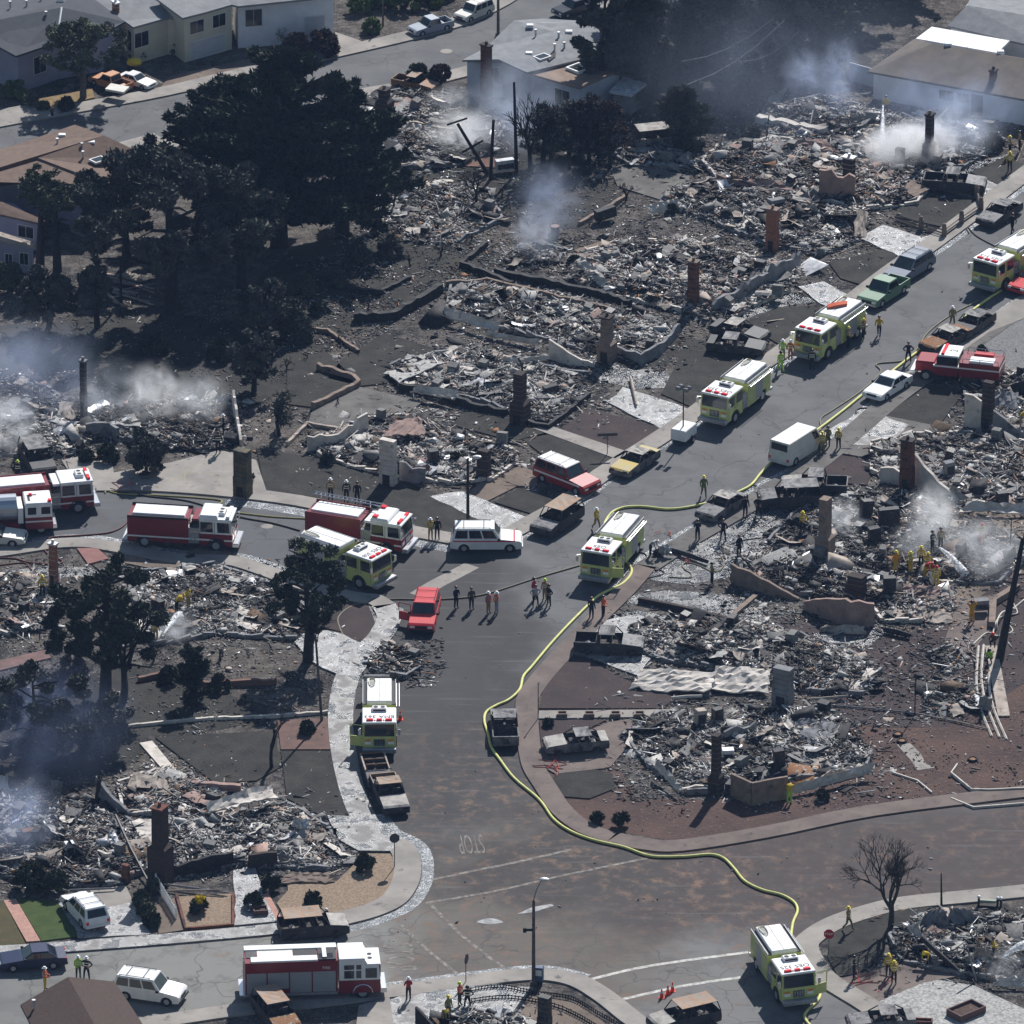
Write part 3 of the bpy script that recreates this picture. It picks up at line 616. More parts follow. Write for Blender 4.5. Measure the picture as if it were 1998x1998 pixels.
    for s in (-1, 1):
        for i in range(4): b.cyl((XB+.2+.16*i, s*(W-.06), 1.0+.2*(i % 2)), (XB+.2+.16*i, s*(W+.06), 1.0+.2*(i % 2)), .06, n=8)
        for i in range(5): b.cyl((XB+.14+.14*i, s*(W-.06), 1.6), (XB+.14+.14*i, s*(W-.03), 1.6), .05, n=8)
    b.build('valves', CHROME, pp)
    # rear body
    wz = 1.02
    rx = X0+1.35
    b = MB(); b.box(X0, XB-.01, -W, W, wz, h-.22); b.box(X0, rx-.6, -W, W, .55, wz); b.box(rx+.6, XB-.01, -W, W, .55, wz); b.box(rx-.6, rx+.6, -W+.35, W-.35, .55, wz)
    b.build('body', body, t)
    for s in (-1, 1):
        xs = [X0+.12, X0+.12+(XB-X0-.24)/3, X0+.12+2*(XB-X0-.24)/3, XB-.13]
        for i in range(3):
            z0 = .66 if i != 0 else wz+.14
            MB().box(xs[i]+.04, xs[i+1]-.04, s*W-.012, s*W+.012, max(z0, wz+.1 if i == 0 else z0), h-.45).build('compartment_shutter', (LIME2 if i != 1 else SHUT) if style == 'oes' else DRED, t)
    if style == 'oes':
        b = MB(); b.bbox(X0+.1, XB-.02, -.92, .92, h-.21, h+.1, .05); tp = b.build('hose_bed_cover', top, t)
        MB().box(X0+.15, XB-.1, -.015, .015, h+.103, h+.115).build('cover_seam', GREYW, tp)
        for s in (-1, 1): MB().box(X0+.02, XB-.02, s*1.07-.14, s*1.07+.14, h-.219, h-.17).build('hose_tray', DARKP, t)
        b = MB(); 
        for s in (-1, 1): b.box(X0, XB-.02, s*1.22-.02, s*1.22+.02, h-.218, h-.05)
        b.build('side_rails', CHROME, t)
        b = MB(); b.tube([(X0+.25,-.75,h+.16),(X0+.8,-.8,h+.16),(X0+1.4,-.72,h+.16),(X0+1.7,-.55,h+.16),(X0+1.4,-.38,h+.16),(X0+.8,-.3,h+.16),(X0+.25,-.35,h+.16),(X0+.25,-.75,h+.16)], .035, 5)
        for i in range(6): b.tube([(X0+.35+.2*i,-.76,h+.15),(X0+.35+.2*i,-.34,h+.15)], .025, 4)
        b.build('rescue_basket', mat('basket_steel', (.35,.33,.25), rough=.5, metal=.3), t)
        b = MB()
        for yy in (1.32, 1.52): b.tube([(X0+.1,yy-.04,h-.35),(XB,yy-.04,h-.35)], .03, 5)
        for i in range(9): b.tube([(X0+.3+i*.36,1.28,h-.35),(X0+.3+i*.36,1.48,h-.35)], .022, 4)
        b.build('side_ladder', CHROME, t)
    elif style in ('red', 'white'):
        b = MB(); b.bbox(X0+.35, XB-.35, -.85, .85, h-.21, h+.02, .04); b.build('hose_bed_cover', top, t)
        b = MB(); b.box(X0, XB-.01, -W, -W+.06, h-.218, h-.04); b.box(X0, XB-.01, W-.06, W, h-.218, h-.04); b.build('body_rails', body if style == 'red' else DARKP, t)
        MB().bbox(XC-.62, XC-.08, -1.05, 1.05, h-.3, h-.12, .03).build('pump_cover', FWHITE if style == 'red' else DRED, t)
    if ladder:
        b = MB()
        for yy in (.98, 1.42): b.tube([(X0-.25,yy,h+.45),(XB+1.05,yy,h+.3)], .045, 5)
        for i in range(12): b.tube([(X0+i*.37,.98,h+.44-.013*i),(X0+i*.37,1.42,h+.44-.013*i)], .03, 4)
        for x in (X0+.4, XB-.1): b.tube([(x,1.2,h-.2),(x,1.2,h+.42)], .04, 4)
        b.build('ladder', CHROME, t)
        for y in (-.9, .9): MB().bbox(XC+.1, XC+.5, y-.22, y+.22, h+(.29 if raised else .003), h+(.42 if raised else .15), .03).build('beacon', LRED, t)
    MB().bbox(X0-.45, X0-.01, -W, W, .45, .62, .03).build('rear_step', STEEL, t)
    for s in (-1, 1): MB().box(X0-.03, X0-.002, s*1.05-.1, s*1.05+.1, 1.1, 1.6).build('tail_light', LRED, t)
    MB().box(X0+.4, X1-.3, -.55, .55, .35, .549).build('chassis', DARKP, t)
    for (x, y) in ((rx, -W+.17), (rx, W-.17), (X1-1.25, -W+.15), (X1-1.25, W-.15)):
        wheel(t, x, y, .52, .34)
    for s in (-1, 1):
        b = MB(); pts = [(X1-1.25+.66*math.cos(q), s*(W+.015), .52+.62*math.sin(q)) for q in [i*math.pi/10 for i in range(11)]]
        b.tube(pts, .04, 4)
        b.add([(X1-1.25+.6*math.cos(q), s*(W+.008), .52+.58*math.sin(q)) for q in [i*math.pi/10 for i in range(11)]], [tuple(range(11)) if s < 0 else tuple(range(10,-1,-1))])
        b.build('wheel_arch', DARKP, t)
    return t, (X0, XB, XC, X1, W, h)

def car(name, label, cat, front, rear, kind='sedan', body=None, roof=None, burnt=False, z=0.004, h0=0.0, group=None, L=None, glass=None, hood=None, opendoor=None, k=1.0):
    """front, rear: photo points of the middle of the bumpers at height h0"""
    f = V(*front, h0); r = V(*rear, h0); d = f-r; a = math.atan2(d.y, d.x); c = (f+r)/2
    D = {'sedan': (4.8,1.8,1.42,.92), 'suv': (5.0,1.95,1.85,1.08), 'bigsuv': (5.5,2.0,1.95,1.12), 'pickup': (5.3,1.95,1.75,1.05), 'van': (5.6,2.0,2.15,1.15), 'wagon': (4.9,1.9,1.7,1.0), 'open': (4.7,1.85,1.1,.9)}[kind]
    LL = L or D[0]; W = D[1]/2; H = D[2]; BH = D[3]
    body = body or FWHITE; roof = roof or body; hood = hood or body; glass = glass or GLASS
    t = thing(name, label, cat, (c.x, c.y, z), a, group); t.scale = (k, k, k)
    xf = LL/2; xr = -LL/2; wr = .36 if kind != 'sedan' else .32
    if burnt: wr *= .8
    wx1 = xf-.95; wx0 = xr+1.0
    # belt positions: windscreen base, roof front, roof rear, rear glass base
    G = {'sedan': (.75,.1,-1.1,-1.75), 'suv': (1.05,.55,-2.2,-2.42), 'bigsuv': (1.1,.6,-2.45,-2.68), 'pickup': (.95,.45,-.75,-.95), 'van': (2.0,1.3,-2.68,-2.75), 'wagon': (1.15,.35,-2.0,-2.38), 'open': (.5,.4,-.6,-1.2)}[kind]
    g0, g1, g2, g3 = [q*LL/D[0] for q in G]
    g3 = max(g3, xr+.04); g2 = max(g2, xr+.12)
    # lower body, swept with wheel openings
    hz = BH-.1 if kind not in ('van',) else BH-.05
    prof = []
    def arch(cx, rr):
        return [(cx+rr*math.cos(q), .02+wr+rr*math.sin(q)-.08) for q in [i*math.pi/6 for i in range(7)]]
    bot = .28 if not burnt else .2
    lowpts = [(xf-.03, bot+.08)]
    top = [(xf, .5), (xf-.05, hz-.16), (xf-.22, hz-.05), (g0+.05, BH), (g3, BH), (xr+.05, BH-.04), (xr, .62), (xr+.03, bot+.08)]
    bots = [(wx0-wr-.1, bot)]+arch(wx0, wr+.09)[::-1]+[(wx0+wr+.1, bot), (wx1-wr-.1, bot)]+arch(wx1, wr+.09)[::-1]+[(wx1+wr+.1, bot)]
    prof = [(xf-.03, bot+.08)]+top+bots     # clockwise or not, both sides are closed
    b = MB()
    n = len(prof); e = .07
    ring0 = [(x, -W, z_) for x, z_ in prof]; ring1 = [(x, W, z_) for x, z_ in prof]
    if kind in ('pickup', 'open') or burnt:
        # leave the top open behind the bonnet: body sides, floor, ends
        pass
    b.add(ring0+ring1, [tuple(range(n-1, -1, -1)), tuple(range(n, 2*n))], 0)
    for i in range(n):
        j = (i+1) % n
        x0, z0 = prof[i]; x1, z1 = prof[j]
        mi = 0
        if 4 <= i <= 5 and (kind == 'pickup' or burnt): continue   # top between windscreen and tail stays open
        if 2 <= i <= 3 : mi = 1
        b.add([(x0,-W,z0), (x1,-W,z1), (x1,W,z1), (x0,W,z0)], [(0,1,2,3)], mi)
    bo = b.build('body', [body, hood], t, bev=.05)
    if kind == 'pickup' or burnt:
        b = MB(); b.box(xr+.06, g0, -W+.08, W-.08, .45, .5)
        if kind == 'pickup': b.box(g3-.05, g3, -W+.07, W-.07, .5, BH)
        if burnt:
            for x in (g0-.75, g0-1.65):
                if x > xr+.5: b.box(x-.12, x, -W+.2, -.08, .5, BH+.1); b.box(x-.12, x, .08, W-.2, .5, BH+.1); b.box(x, x+.45, -W+.2, W-.2, .5, .66)
        b.build('bed' if kind == 'pickup' else 'charred_seats', SEATM if burnt else DARKP, t)
        b = MB()
        for s in (-1, 1): b.box(xr+.02, g3, s*(W-.04)-.035, s*(W-.04)+.035, BH-.03, BH+.02)
        b.box(xr, xr+.08, -W, W, BH-.3, BH+.02)
        if kind == 'pickup': b.build('tailgate', roof if burnt else body, t)
    # cabin
    tw = W-.16 if kind != 'van' else W-.1
    if kind != 'open':
        A = [(g3,-W+.02,BH), (g0,-W+.02,BH), (g0,W-.02,BH), (g3,W-.02,BH)]; B = [(g2,-tw,H-.06), (g1,-tw,H-.06), (g1,tw,H-.06), (g2,tw,H-.06)]
        if not burnt:
            b = MB(); b.add(A+B, [(0,1,5,4),(1,2,6,5),(2,3,7,6),(3,0,4,7),(4,5,6,7)]); cab = b.build('cabin', body, t, bev=.04)
            b = MB(); panel4(b, A[1], A[2], B[2], B[1], .05, .95, .06, .96, .012); b.build('windscreen', GLASSB, t)
            b = MB(); panel4(b, A[3], A[0], B[0], B[3], .1, .9, .3 if kind in ('van', 'suv', 'bigsuv') else .12, .9, .012)
            b.build('rear_window', glass, t)
            nw = {'sedan': 2, 'suv': 3, 'bigsuv': 3, 'pickup': 1, 'van': 1, 'wagon': 3}[kind]
            for s in (-1, 1):
                for i in range(nw):
                    if kind == 'van': u0, u1 = .80, .95
                    else:
                        span = .92/nw; u0 = .05+i*span; u1 = u0+span-.035
                    b = MB()
                    if s < 0: panel4(b, A[0], A[1], B[1], B[0], u0, u1, .1, .9, .012)
                    else: panel4(b, A[2], A[3], B[3], B[2], 1-u1, 1-u0, .1, .9, .012)
                    b.build('window', glass, t)
            b = MB(); b.bbox(g2-.02, g1+.02, -tw-.01, tw+.01, H-.058, H, .05); rf = b.build('roof', roof, t)
            if kind in ('suv', 'bigsuv', 'wagon'):
                b = MB()
                for s in (-1, 1): b.tube([(g2+.2,s*(tw-.08),H+.06),(g1-.3,s*(tw-.08),H+.06)], .025, 4); b.box(g2+.2,g2+.26,s*(tw-.08)-.02,s*(tw-.08)+.02,H-.01,H+.05); b.box(g1-.36,g1-.3,s*(tw-.08)-.02,s*(tw-.08)+.02,H-.01,H+.05)
                for x in (g2+.7, g1-.8): b.tube([(x,-tw+.08,H+.07),(x,tw-.08,H+.07)], .02, 4)
                b.build('roof_rack', DARKP, t)
        else:
            for i in range(4): MB().tube([A[i], B[i]], .045, 5).build('roof_pillar', BLACKM, t)
            if kind not in ('pickup',):
                for s in (-1, 1):
                    for u in (.38, .68): 
                        p = Vector(A[0]).lerp(Vector(A[1]), u); q = Vector(B[0]).lerp(Vector(B[1]), u); MB().tube([(p.x, s*abs(p.y), p.z), (q.x, s*abs(q.y), q.z)], .05, 4).build('roof_pillar', BLACKM, t)
            b = MB(); nx, ny = 6, 4; vs = []
            for i in range(nx+1):
                for j in range(ny+1):
                    u = i/nx; v = j/ny; x = g2+(g1-g2)*u; y = -tw-.03+2*(tw+.03)*v
                    zz = H-.03-.10*math.sin(math.pi*u)*math.sin(math.pi*v)*random.uniform(.4, 1.3); vs.append((x, y, zz))
            nn = len(vs); vs += [(x, y, z_-.05) for x, y, z_ in vs]; fs = []
            for i in range(nx):
                for j in range(ny):
                    p = i*(ny+1)+j; fs += [(p, p+ny+1, p+ny+2, p+1), (nn+p, nn+p+1, nn+p+ny+2, nn+p+ny+1)]
            for i in range(nx): p = i*(ny+1); fs += [(nn+p, nn+p+ny+1, p+ny+1, p)]; p += ny; fs += [(p, p+ny+1, nn+p+ny+1, nn+p)]
            for j in range(ny): fs += [(j, j+1, nn+j+1, nn+j)]; p = nx*(ny+1)+j; fs += [(p+1, p, nn+p, nn+p+1)]
            b.add(vs, fs); b.build('roof', roof, t)
            if kind == 'sedan':
                b = MB(); b.box(xr+.05, g3, -W+.03, W-.03, BH-.03, BH+.01); b.build('boot_lid', hood, t)
    if kind == 'open':
        b = MB(); b.tube([(g0,-W+.1,BH),(g0-.2,-W+.2,BH+.35),(g0-.2,W-.2,BH+.35),(g0,W-.1,BH)], .05, 5)
        b.tube([(xr+.1,-W+.05,BH),(xr+.1,W-.05,BH)], .06, 5); b.tube([(g0-1.6,-W+.1,BH+.05),(g0-1.6,W-.1,BH+.05)], .05, 5); b.build('frame', RUST, t)
        for s in (-1, 1): MB().box(xr+.05, g0, s*(W-.05)-.06, s*(W-.05)+.06, BH-.02, BH+.04).build('side_rail', STUC, t)
    for (x, y) in ((wx0,-W+.12), (wx0,W-.12), (wx1,-W+.12), (wx1,W-.12)):
        if burnt: MB().cyl((0,-.09,0), (0,.09,0), wr, n=10).build('wheel', BLACKM, t, loc=(x, y, wr))
        else: wheel(t, x, y, wr, .22)
    for s in (-1, 1):
        MB().box(xf-.07, xf-.015, s*(W-.3)-.18, s*(W-.3)+.18, .58, .76).build('headlight', DARKP if burnt else LCLR, t)
        if not burnt: MB().box(xr-.012, xr+.04, s*(W-.15)-.1, s*(W-.15)+.1, .62, .85).build('tail_light', LRED, t)
    if not burnt:
        MB().box(xf-.06, xf+.06, -W+.05, W-.05, .36, .52).build('bumper', DARKP if kind == 'suv' else (CHROME if kind == 'pickup' else body), t)
        MB().box(xr-.06, xr+.03, -W+.05, W-.05, .36, .52).build('bumper', body if kind != 'pickup' else CHROME, t)
        MB().box(xf-.02, xf+.012, -.45, .45, .56, .74).build('grille', DARKP, t)
        for s in (-1, 1): MB().bbox(g0-.25, g0-.05, s*(W+.1)-.09, s*(W+.1)+.09, BH-.02, BH+.15, .03).build('mirror', DARKP, t)
    if opendoor:
        s = opendoor; px = g0-.15; e = Vector((px-.35, s*(W+.95), 0)); hng = Vector((px, s*W, 0)); nn = Vector((.03, .01, 0))
        b = MB(); b.add([(p.x+o.x, p.y+o.y, z_) for o in (-nn, nn) for p, z_ in ((hng,.4),(e,.4),(e,BH),(hng,BH))], [(0,1,2,3),(7,6,5,4),(0,4,5,1),(1,5,6,2),(2,6,7,3),(3,7,4,0)])
        for p, q in (((hng,BH),(hng,H-.1)), ((e,BH),(e+Vector((-.0,0,0)),H-.1)), ((hng,H-.1),(e,H-.1))): b.tube([(p[0].x,p[0].y,p[1]), (q[0].x,q[0].y,q[1])], .035, 4)
        b.build('open_door', body, t)
    return t
WHITE = paint('white_car_paint', (.78,.78,.78)); NAVY = paint('navy_blue_paint', (.012,.018,.06)); GRN = paint('faded_green_paint', (.10,.2,.12), .5)
SLATE = paint('slate_blue_paint', (.13,.16,.22), .4); BRED = paint('bright_red_paint', (.55,.03,.035)); GREYB = paint('grey_blue_paint', (.3,.34,.4), .5)
ORNG = paint('orange_tan_paint', (.45,.2,.08), .6); BLK = paint('black_car_paint', (.02,.022,.03)); CREAM = paint('cream_white_paint', (.66,.64,.58), .5)
BGREY = mat('burnt_grey_bodywork', (.2,.195,.2), (.08,.078,.08), sc=1.5, rough=.6, c3=(.04,.04,.045), sc3=2, lo3=.5, hi3=.62)
BDARK = mat('burnt_dark_bodywork', (.03,.032,.04), (.06,.058,.06), sc=1.5, rough=.55, c3=(.16,.15,.14), sc3=2, lo3=.6, hi3=.72)
BWHT = mat('heat_bleached_roof', (.40,.38,.35), (.2,.18,.17), sc=1.6, rough=.7, c3=(.12,.1,.09), sc3=2, lo3=.58, hi3=.7)
BORG = mat('orange_rusted_roof', (.33,.19,.11), (.27,.24,.21), sc=1.3, rough=.75, c3=(.1,.08,.07), sc3=2, lo3=.6, hi3=.72)
BYEL = mat('yellow_hood_paint', (.5,.36,.07), (.4,.36,.25), sc=1.2, rough=.6)
def vehicles():
    F = fire_engine
    t1, g = F('lime-yellow fire engine with white roof, uppermost on the road, beside the red car', (1922,510), (1985,472), text='OES 315')
    F('lime-yellow fire engine with red hose bundles on top and firefighters at its side', (1576,645), (1647,595))
    F('lime-yellow fire engine with roof number 350, parked by the white light tower trailer', (1394,770), (1473,708), text='OES 350')
    F('lime-yellow fire engine mid-road with its left door open and thick hose at its side', (1162,1077), (1219,1012), text='OES', doorside=1)
    F('lime-yellow fire engine with roof number 358 parked close beside the engine with a ladder', (745,1084), (594,1033), text='OES 358')
    F('lime-yellow fire engine with roof number 363, door open, just behind the rusty pickup', (740,1410), (740,1325), text='EMA 363', doorside=-1)
    F('lime-yellow fire engine with roof number 325 at the stop sign, thick hose by its door', (1559,1898), (1499,1809), text='OES 325', doorside=1)
    F('red fire engine with white cab and twin-fan roof unit beside the water tender', (177,925), (7,940), style='red', body=DRED, L=8.6, raised=False)
    F('long red fire engine seen side on, white raised cab roof and white light bar', (457,1003), (256,991), style='white', body=DRED, L=9.0, raised=True)
    F('red fire engine carrying a silver ladder along its top', (794,1014), (613,985), style='red', body=DRED, L=8.8, ladder=True, raised=True, cond=False)
    # water tender at the left edge
    loc, a = place((99,968), (-80,978), 2.7, 1, 3.6)
    t = thing('water_tender', 'white-cabbed water tender with a round silver tank at the left edge', 'water tender', (loc[0], loc[1], .004), a, 'fire engines and tenders')
    MB().bbox(1.5, 3.6, -1.2, 1.2, 1.5, 2.7, .08).build('upper_cab', FWHITE, t); MB().box(1.5, 3.62, -1.21, 1.21, .5, 1.498).build('cab', DRED, t)
    for x0, x1 in ((1.7,2.35), (2.75,3.45)):
        for s in (-1, 1): MB().box(x0, x1, s*1.2-.015, s*1.2+.015, 1.75, 2.35).build('window', GLASS, t)
    MB().box(3.6, 3.63, -1.05, 1.05, 1.65, 2.45).build('windscreen', GLASSB, t)
    MB().bbox(3.3, 3.55, -1.1, -.7, 2.703, 2.86, .03).build('beacon', LRED, t); MB().bbox(1.9, 2.15, .2, .5, 2.703, 2.86, .03).build('beacon', LRED, t)
    MB().box(1.5, 3.63, -1.225, 1.225, 1.1, 1.22).build('stripe', TXTW, t)
    nm = MB().add([(1.95,.7,0),(2.5,-.35,0),(2.3,-.45,0),(1.85,.45,0)], [(3,2,1,0)]); MB().box(1.75, 1.95, -.7, .5, 2.702, 2.708).box(1.95, 2.5, .3, .5, 2.702, 2.708).build('roof_numeral', TXT, t)
    MB().cyl((-3.9,0,1.95), (.9,0,1.95), 1.05, n=20).build('tank', mat('polished_tank', (.5,.52,.56), rough=.25, metal=.7), t, smooth=False)
    MB().box(-4.1, 1.1, -1.2, 1.2, .6, 1.0).build('chassis', DRED, t); MB().box(.95, 1.35, -1.1, 1.1, 1.01, 2.3).build('pump_box', FWHITE, t)
    MB().bbox(3.64, 3.95, -1.2, 1.2, .5, .8, .05).build('bumper', CHROME, t)
    for x in (-3.0, -1.8, 2.7):
        for y in (-1.0, 1.0): wheel(t, x, y, .5, .34)
    # heavy rescue
    h = 3.25; loc, a = place((740,1853), (487,1862), h, 1, 4.6)
    t = thing('rescue_truck', 'long white-topped red rescue truck with silver roller shutters on the lower street', 'fire truck', (loc[0], loc[1], .004), a, 'fire engines and tenders')
    X1 = 4.6; XC = 1.7; X0 = -4.9; W = 1.25
    MB().box(XC, X1, -W, W, .55, 1.55).build('cab', DRED, t)
    b = MB(); b.add([(XC,-W,1.553),(X1,-W,1.553),(X1,W,1.553),(XC,W,1.553),(XC,-W,h-.1),(X1-1.1,-W,h-.1),(X1-1.1,W,h-.1),(XC,W,h-.1),(X1-.1,-W+.03,h-.55),(X1-.1,W-.03,h-.55),(X1-.85,-W,h-.55),(X1-.85,W,h-.55)],
        [(0,1,8,10),(0,10,5,4),(1,2,9,8),(2,3,11,9),(3,7,6,11),(3,0,4,7),(8,9,11,10),(10,11,6,5),(4,5,6,7)]); b.build('upper_cab', FWHITE, t)
    MB().bbox(XC-.01, X1-1.08, -W-.02, W+.02, h-.098, h, .05).build('cab_roof', FWHITE, t)
    MB().bbox(X1-.95, X1+.02, -W-.01, W+.01, h-.545, h-.46, .04).build('front_roof', FWHITE, t)
    for y in (-.3, .3): MB().cyl((X1-.7,y,h-.458), (X1-.7,y,h-.44), .17, n=14).build('fan_grille', DARKP, t)
    for s in (-1, 1):
        for (x0, x1, z0, z1) in ((2.05,2.75,1.7,2.3),(2.9,3.25,1.7,2.3),(2.05,2.75,2.4,2.75),(2.9,3.25,2.4,2.75),(3.55,4.35,1.7,2.45)):
            MB().box(x0, x1, s*W-.018, s*W+.018, z0, z1).build('window', GLASS, t)
    MB().box(X1-.06, X1+.02, -W+.12, W-.12, 1.7, 2.6).build('windscreen', GLASSB, t)
    MB().bbox(X1+.01, X1+.45, -W, W, .5, .82, .05).build('bumper', CHROME, t)
    b = MB(); b.box(X0, XC-.1, -W, W, 1.0, h-.08); b.box(X0, -3.6, -W, W, .6, 1.0); b.box(-2.35, XC-.1, -W, W, .6, 1.0); b.build('body', DRED, t)
    for (x0, x1) in ((X0+.1,-3.42), (-3.32,-1.85), (-1.75,-.25), (-.15,1.45)):
        for s in (-1, 1): MB().box(x0, x1, s*W-.016, s*W+.016, 1.1 if x0 < -2 and x0 > -3.6 else .75, 2.35).build('roller_shutter', SHUT, t)
    for s in (-1, 1): MB().box(X0, XC-.1, s*W-.02, s*W+.02, .52, .72).build('side_step', STEEL, t)
    MB().bbox(X0, XC-.1, .55, W+.01, h-.078, h+.04, .03).build('roof_panel', FWHITE, t); MB().bbox(X0+.4, .2, -W-.01, -.5, h-.078, h+.04, .03).build('roof_panel', FWHITE, t)
    MB().box(X0+.9, -1.5, -.49, .54, h-.077, h-.04).build('roof_well', CREAM, t); MB().box(-1.45, .15, -.49, .54, h-.077, h-.03).build('open_hatch', DARKP, t); MB().box(X0+.1, X0+.85, -.49, .54, h-.077, h-.03).build('open_hatch', BLACKM, t)
    MB().box(.25, 1.5, -W+.1, .52, h-.077, h+.02).build('light_mast_bay', DARKP, t); b = MB(); b.box(.55, .85, -1.0, .45, h+.02, h+.12)
    for i in range(3): b.tube([(.3,-.9+i*.25,h+.06),(1.3,-.9+i*.25,h+.06)], .03, 4)
    b.build('light_mast', STEEL, t)
    MB().box(X0-.4, X0-.01, -W, W, .5, .66).build('rear_step', CHROME, t)
    b = MB(); b.tube([(X0-.1,-.9,.6),(X0-.1,-.9,h)], .04, 5).tube([(X0-.1,-.4,.6),(X0-.1,-.4,h)], .04, 5)
    for i in range(8): b.tube([(X0-.1,-.9,.8+.32*i),(X0-.1,-.4,.8+.32*i)], .03, 4)
    b.build('rear_ladder', CHROME, t)
    for x in (-2.97, 3.35):
        for y in (-1.05, 1.05): wheel(t, x, y, .53, .36)
    for s in (-1, 1):
        b = MB(); b.tube([(3.35+.68*math.cos(q), s*(W+.02), .53+.66*math.sin(q)) for q in [i*math.pi/10 for i in range(11)]], .045, 4)
        b.build('wheel_arch', CHROME, t)
    x = text_mesh('FIRE', .3, TXTW, t, 'side_lettering'); x.location = (.8, -W-.02, 2.62); x.rotation_euler = (R(90), 0, 0)
    # wildland engine, dark red with bonnet
    loc, a = place((1803,712), (1945,722), 1.0)
    t = thing('wildland_engine', 'dark red bonneted wildland fire engine with white cab roof, parked off the road', 'fire engine', (loc[0], loc[1], .004), R(166), 'fire engines and tenders')
    b = MB(); b.bbox(1.9, 3.5, -1.0, 1.0, .8, 1.65, .12); b.build('bonnet', FRED, t); MB().box(.0, 1.9, -1.15, 1.15, .65, 1.6).build('cab', DRED, t)
    MB().bbox(.0, 1.75, -1.1, 1.1, 1.602, 2.3, .15).build('upper_cab', GLASS, t); MB().bbox(-.05, 1.6, -1.12, 1.12, 2.3, 2.42, .05).build('cab_roof', FWHITE, t)
    MB().bbox(1.15, 1.4, -1.0, 1.0, 2.423, 2.57, .03).build('light_bar', LRED, t)
    x = text_mesh('2', .9, TXT, t, 'roof_number'); x.location = (.5, 0, 2.43); x.rotation_euler = (0, 0, R(-90))
    MB().box(-3.4, -.1, -1.2, 1.2, .7, 1.95).build('body', DRED, t); MB().bbox(-2.9, -.9, .1, 1.1, 1.953, 2.15, .04).build('white_locker', FWHITE, t)
    MB().bbox(-2.6, -1.0, -1.1, -.5, 1.953, 2.1, .04).build('red_locker', BRED, t)
    b = MB()
    for y in (-1.15, 1.15): b.tube([(-3.3,y,2.3),(-.4,y,2.3)], .03, 4)
    for x_ in (-3.3, -1.8, -.4):
        for y in (-1.15, 1.15): b.tube([(x_,y,1.95),(x_,y,2.3)], .03, 4)
    b.build('guard_rail', CHROME, t); MB().box(-3.41, 2.0, -1.22, 1.22, 1.42, 1.54).build('stripe', TXTW, t)
    MB().bbox(3.5, 3.95, -1.15, 1.15, .5, .85, .05).build('bumper', CHROME, t); MB().box(3.5, 3.53, -.6, .6, .9, 1.5).build('grille', DARKP, t)
    for x_ in (-2.2, 2.6):
        for y in (-1.0, 1.0): wheel(t, x_, y, .5, .32)
    # civil cars in use
    G1 = 'intact cars and pickups'
    s = car('parked_suv', 'white fire department SUV with red stripe standing at the kerb of the junction', 'SUV', (1011,1068), (888,1068), 'bigsuv', WHITE, group=G1)
    MB().box(-2.6, 2.2, -1.012, 1.012, .92, 1.02).build('stripe', BRED, s)
    s = car('command_suv', 'red and white fire command SUV parked across the lawn edge', 'SUV', (1157,966), (1056,927), 'bigsuv', FRED, roof=FWHITE, group=G1); 
    MB().box(-2.6, 2.2, -1.012, 1.012, .8, .95).build('stripe', TXTW, s)
    car('command_suv', 'bright red SUV facing the camera with its driver door open', 'SUV', (821,1242), (837,1183), 'suv', BRED, group=G1, opendoor=-1)
    s = car('parked_suv', 'white SUV with roof rack and an open side door beside the brown roof', 'SUV', (350,1955), (236,1938), 'suv', WHITE, group=G1)
    car('parked_wagon', 'white station wagon on the driveway, front end fire-damaged', 'car', (143,1766), (190,1818), 'wagon', WHITE, group=G1, z=.12)
    car('parked_sedan', 'dark blue sedan at the kerb by the green lawn', 'car', (-4,1889), (130,1879), 'sedan', NAVY, group=G1)
    car('parked_van', 'white van standing in the road with its back to the camera', 'van', (1588,868), (1525,908), 'van', CREAM, group=G1)
    car('parked_sedan', 'white sedan on the road edge below the dark red fire engine', 'car', (1706,782), (1757,750), 'sedan', WHITE, group=G1, z=.01)
    car('parked_pickup', 'faded green pickup parked nose to tail with a slate blue one', 'pickup truck', (1692,602), (1755,562), 'pickup', GRN, group=G1)
    car('parked_pickup', 'slate blue covered pickup parked behind the green one', 'pickup truck', (1742,556), (1806,516), 'wagon', SLATE, L=5.3, group=G1)
    car('parked_sedan', 'red car cut by the right edge beside the uppermost engine', 'car', (1980,578), (2045,540), 'sedan', BRED, group=G1)
    car('parked_pickup', 'grey-blue pickup parked on the upper street beside the green junipers', 'pickup truck', (812,68), (868,54), 'pickup', GREYB, group=G1, k=.76)
    car('parked_suv', 'white SUV on big tyres parked on the upper street', 'SUV', (898,44), (952,22), 'suv', CREAM, group=G1, k=.76)
    car('parked_pickup', 'black pickup parked behind the grey-roofed house', 'pickup truck', (1090,34), (1150,16), 'pickup', BLK, group=G1, k=.76)
    car('parked_pickup', 'orange pickup with a pale load, parked on the driveway at upper left', 'pickup truck', (182,158), (250,182), 'pickup', ORNG, group=G1, k=.76)
    car('parked_sedan', 'white and blue sedan parked next to the orange pickup at upper left', 'car', (294,174), (240,158), 'sedan', WHITE, group=G1, k=.74)
    MB().box(-.9,.9,-.55,.55,-.1,.1).build('x', CREAM); o = bpy.data.objects['x']; o.name = 'load_sheet'; p = V(229,173,.95); o.location = p; o.rotation_euler = (R(6),0,R(-25)); tag(o, 'pale board lying on the orange pickup bed', 'board')
    # burnt
    G2 = 'burnt-out cars'; B = dict(burnt=True, group=G2)
    car('burnt_pickup', 'rust-roofed burnt pickup on the sidewalk right below the engine numbered 363', 'burnt pickup', (773,1592), (747,1536), 'pickup', BDARK, roof=BORG, hood=BWHT, **B)
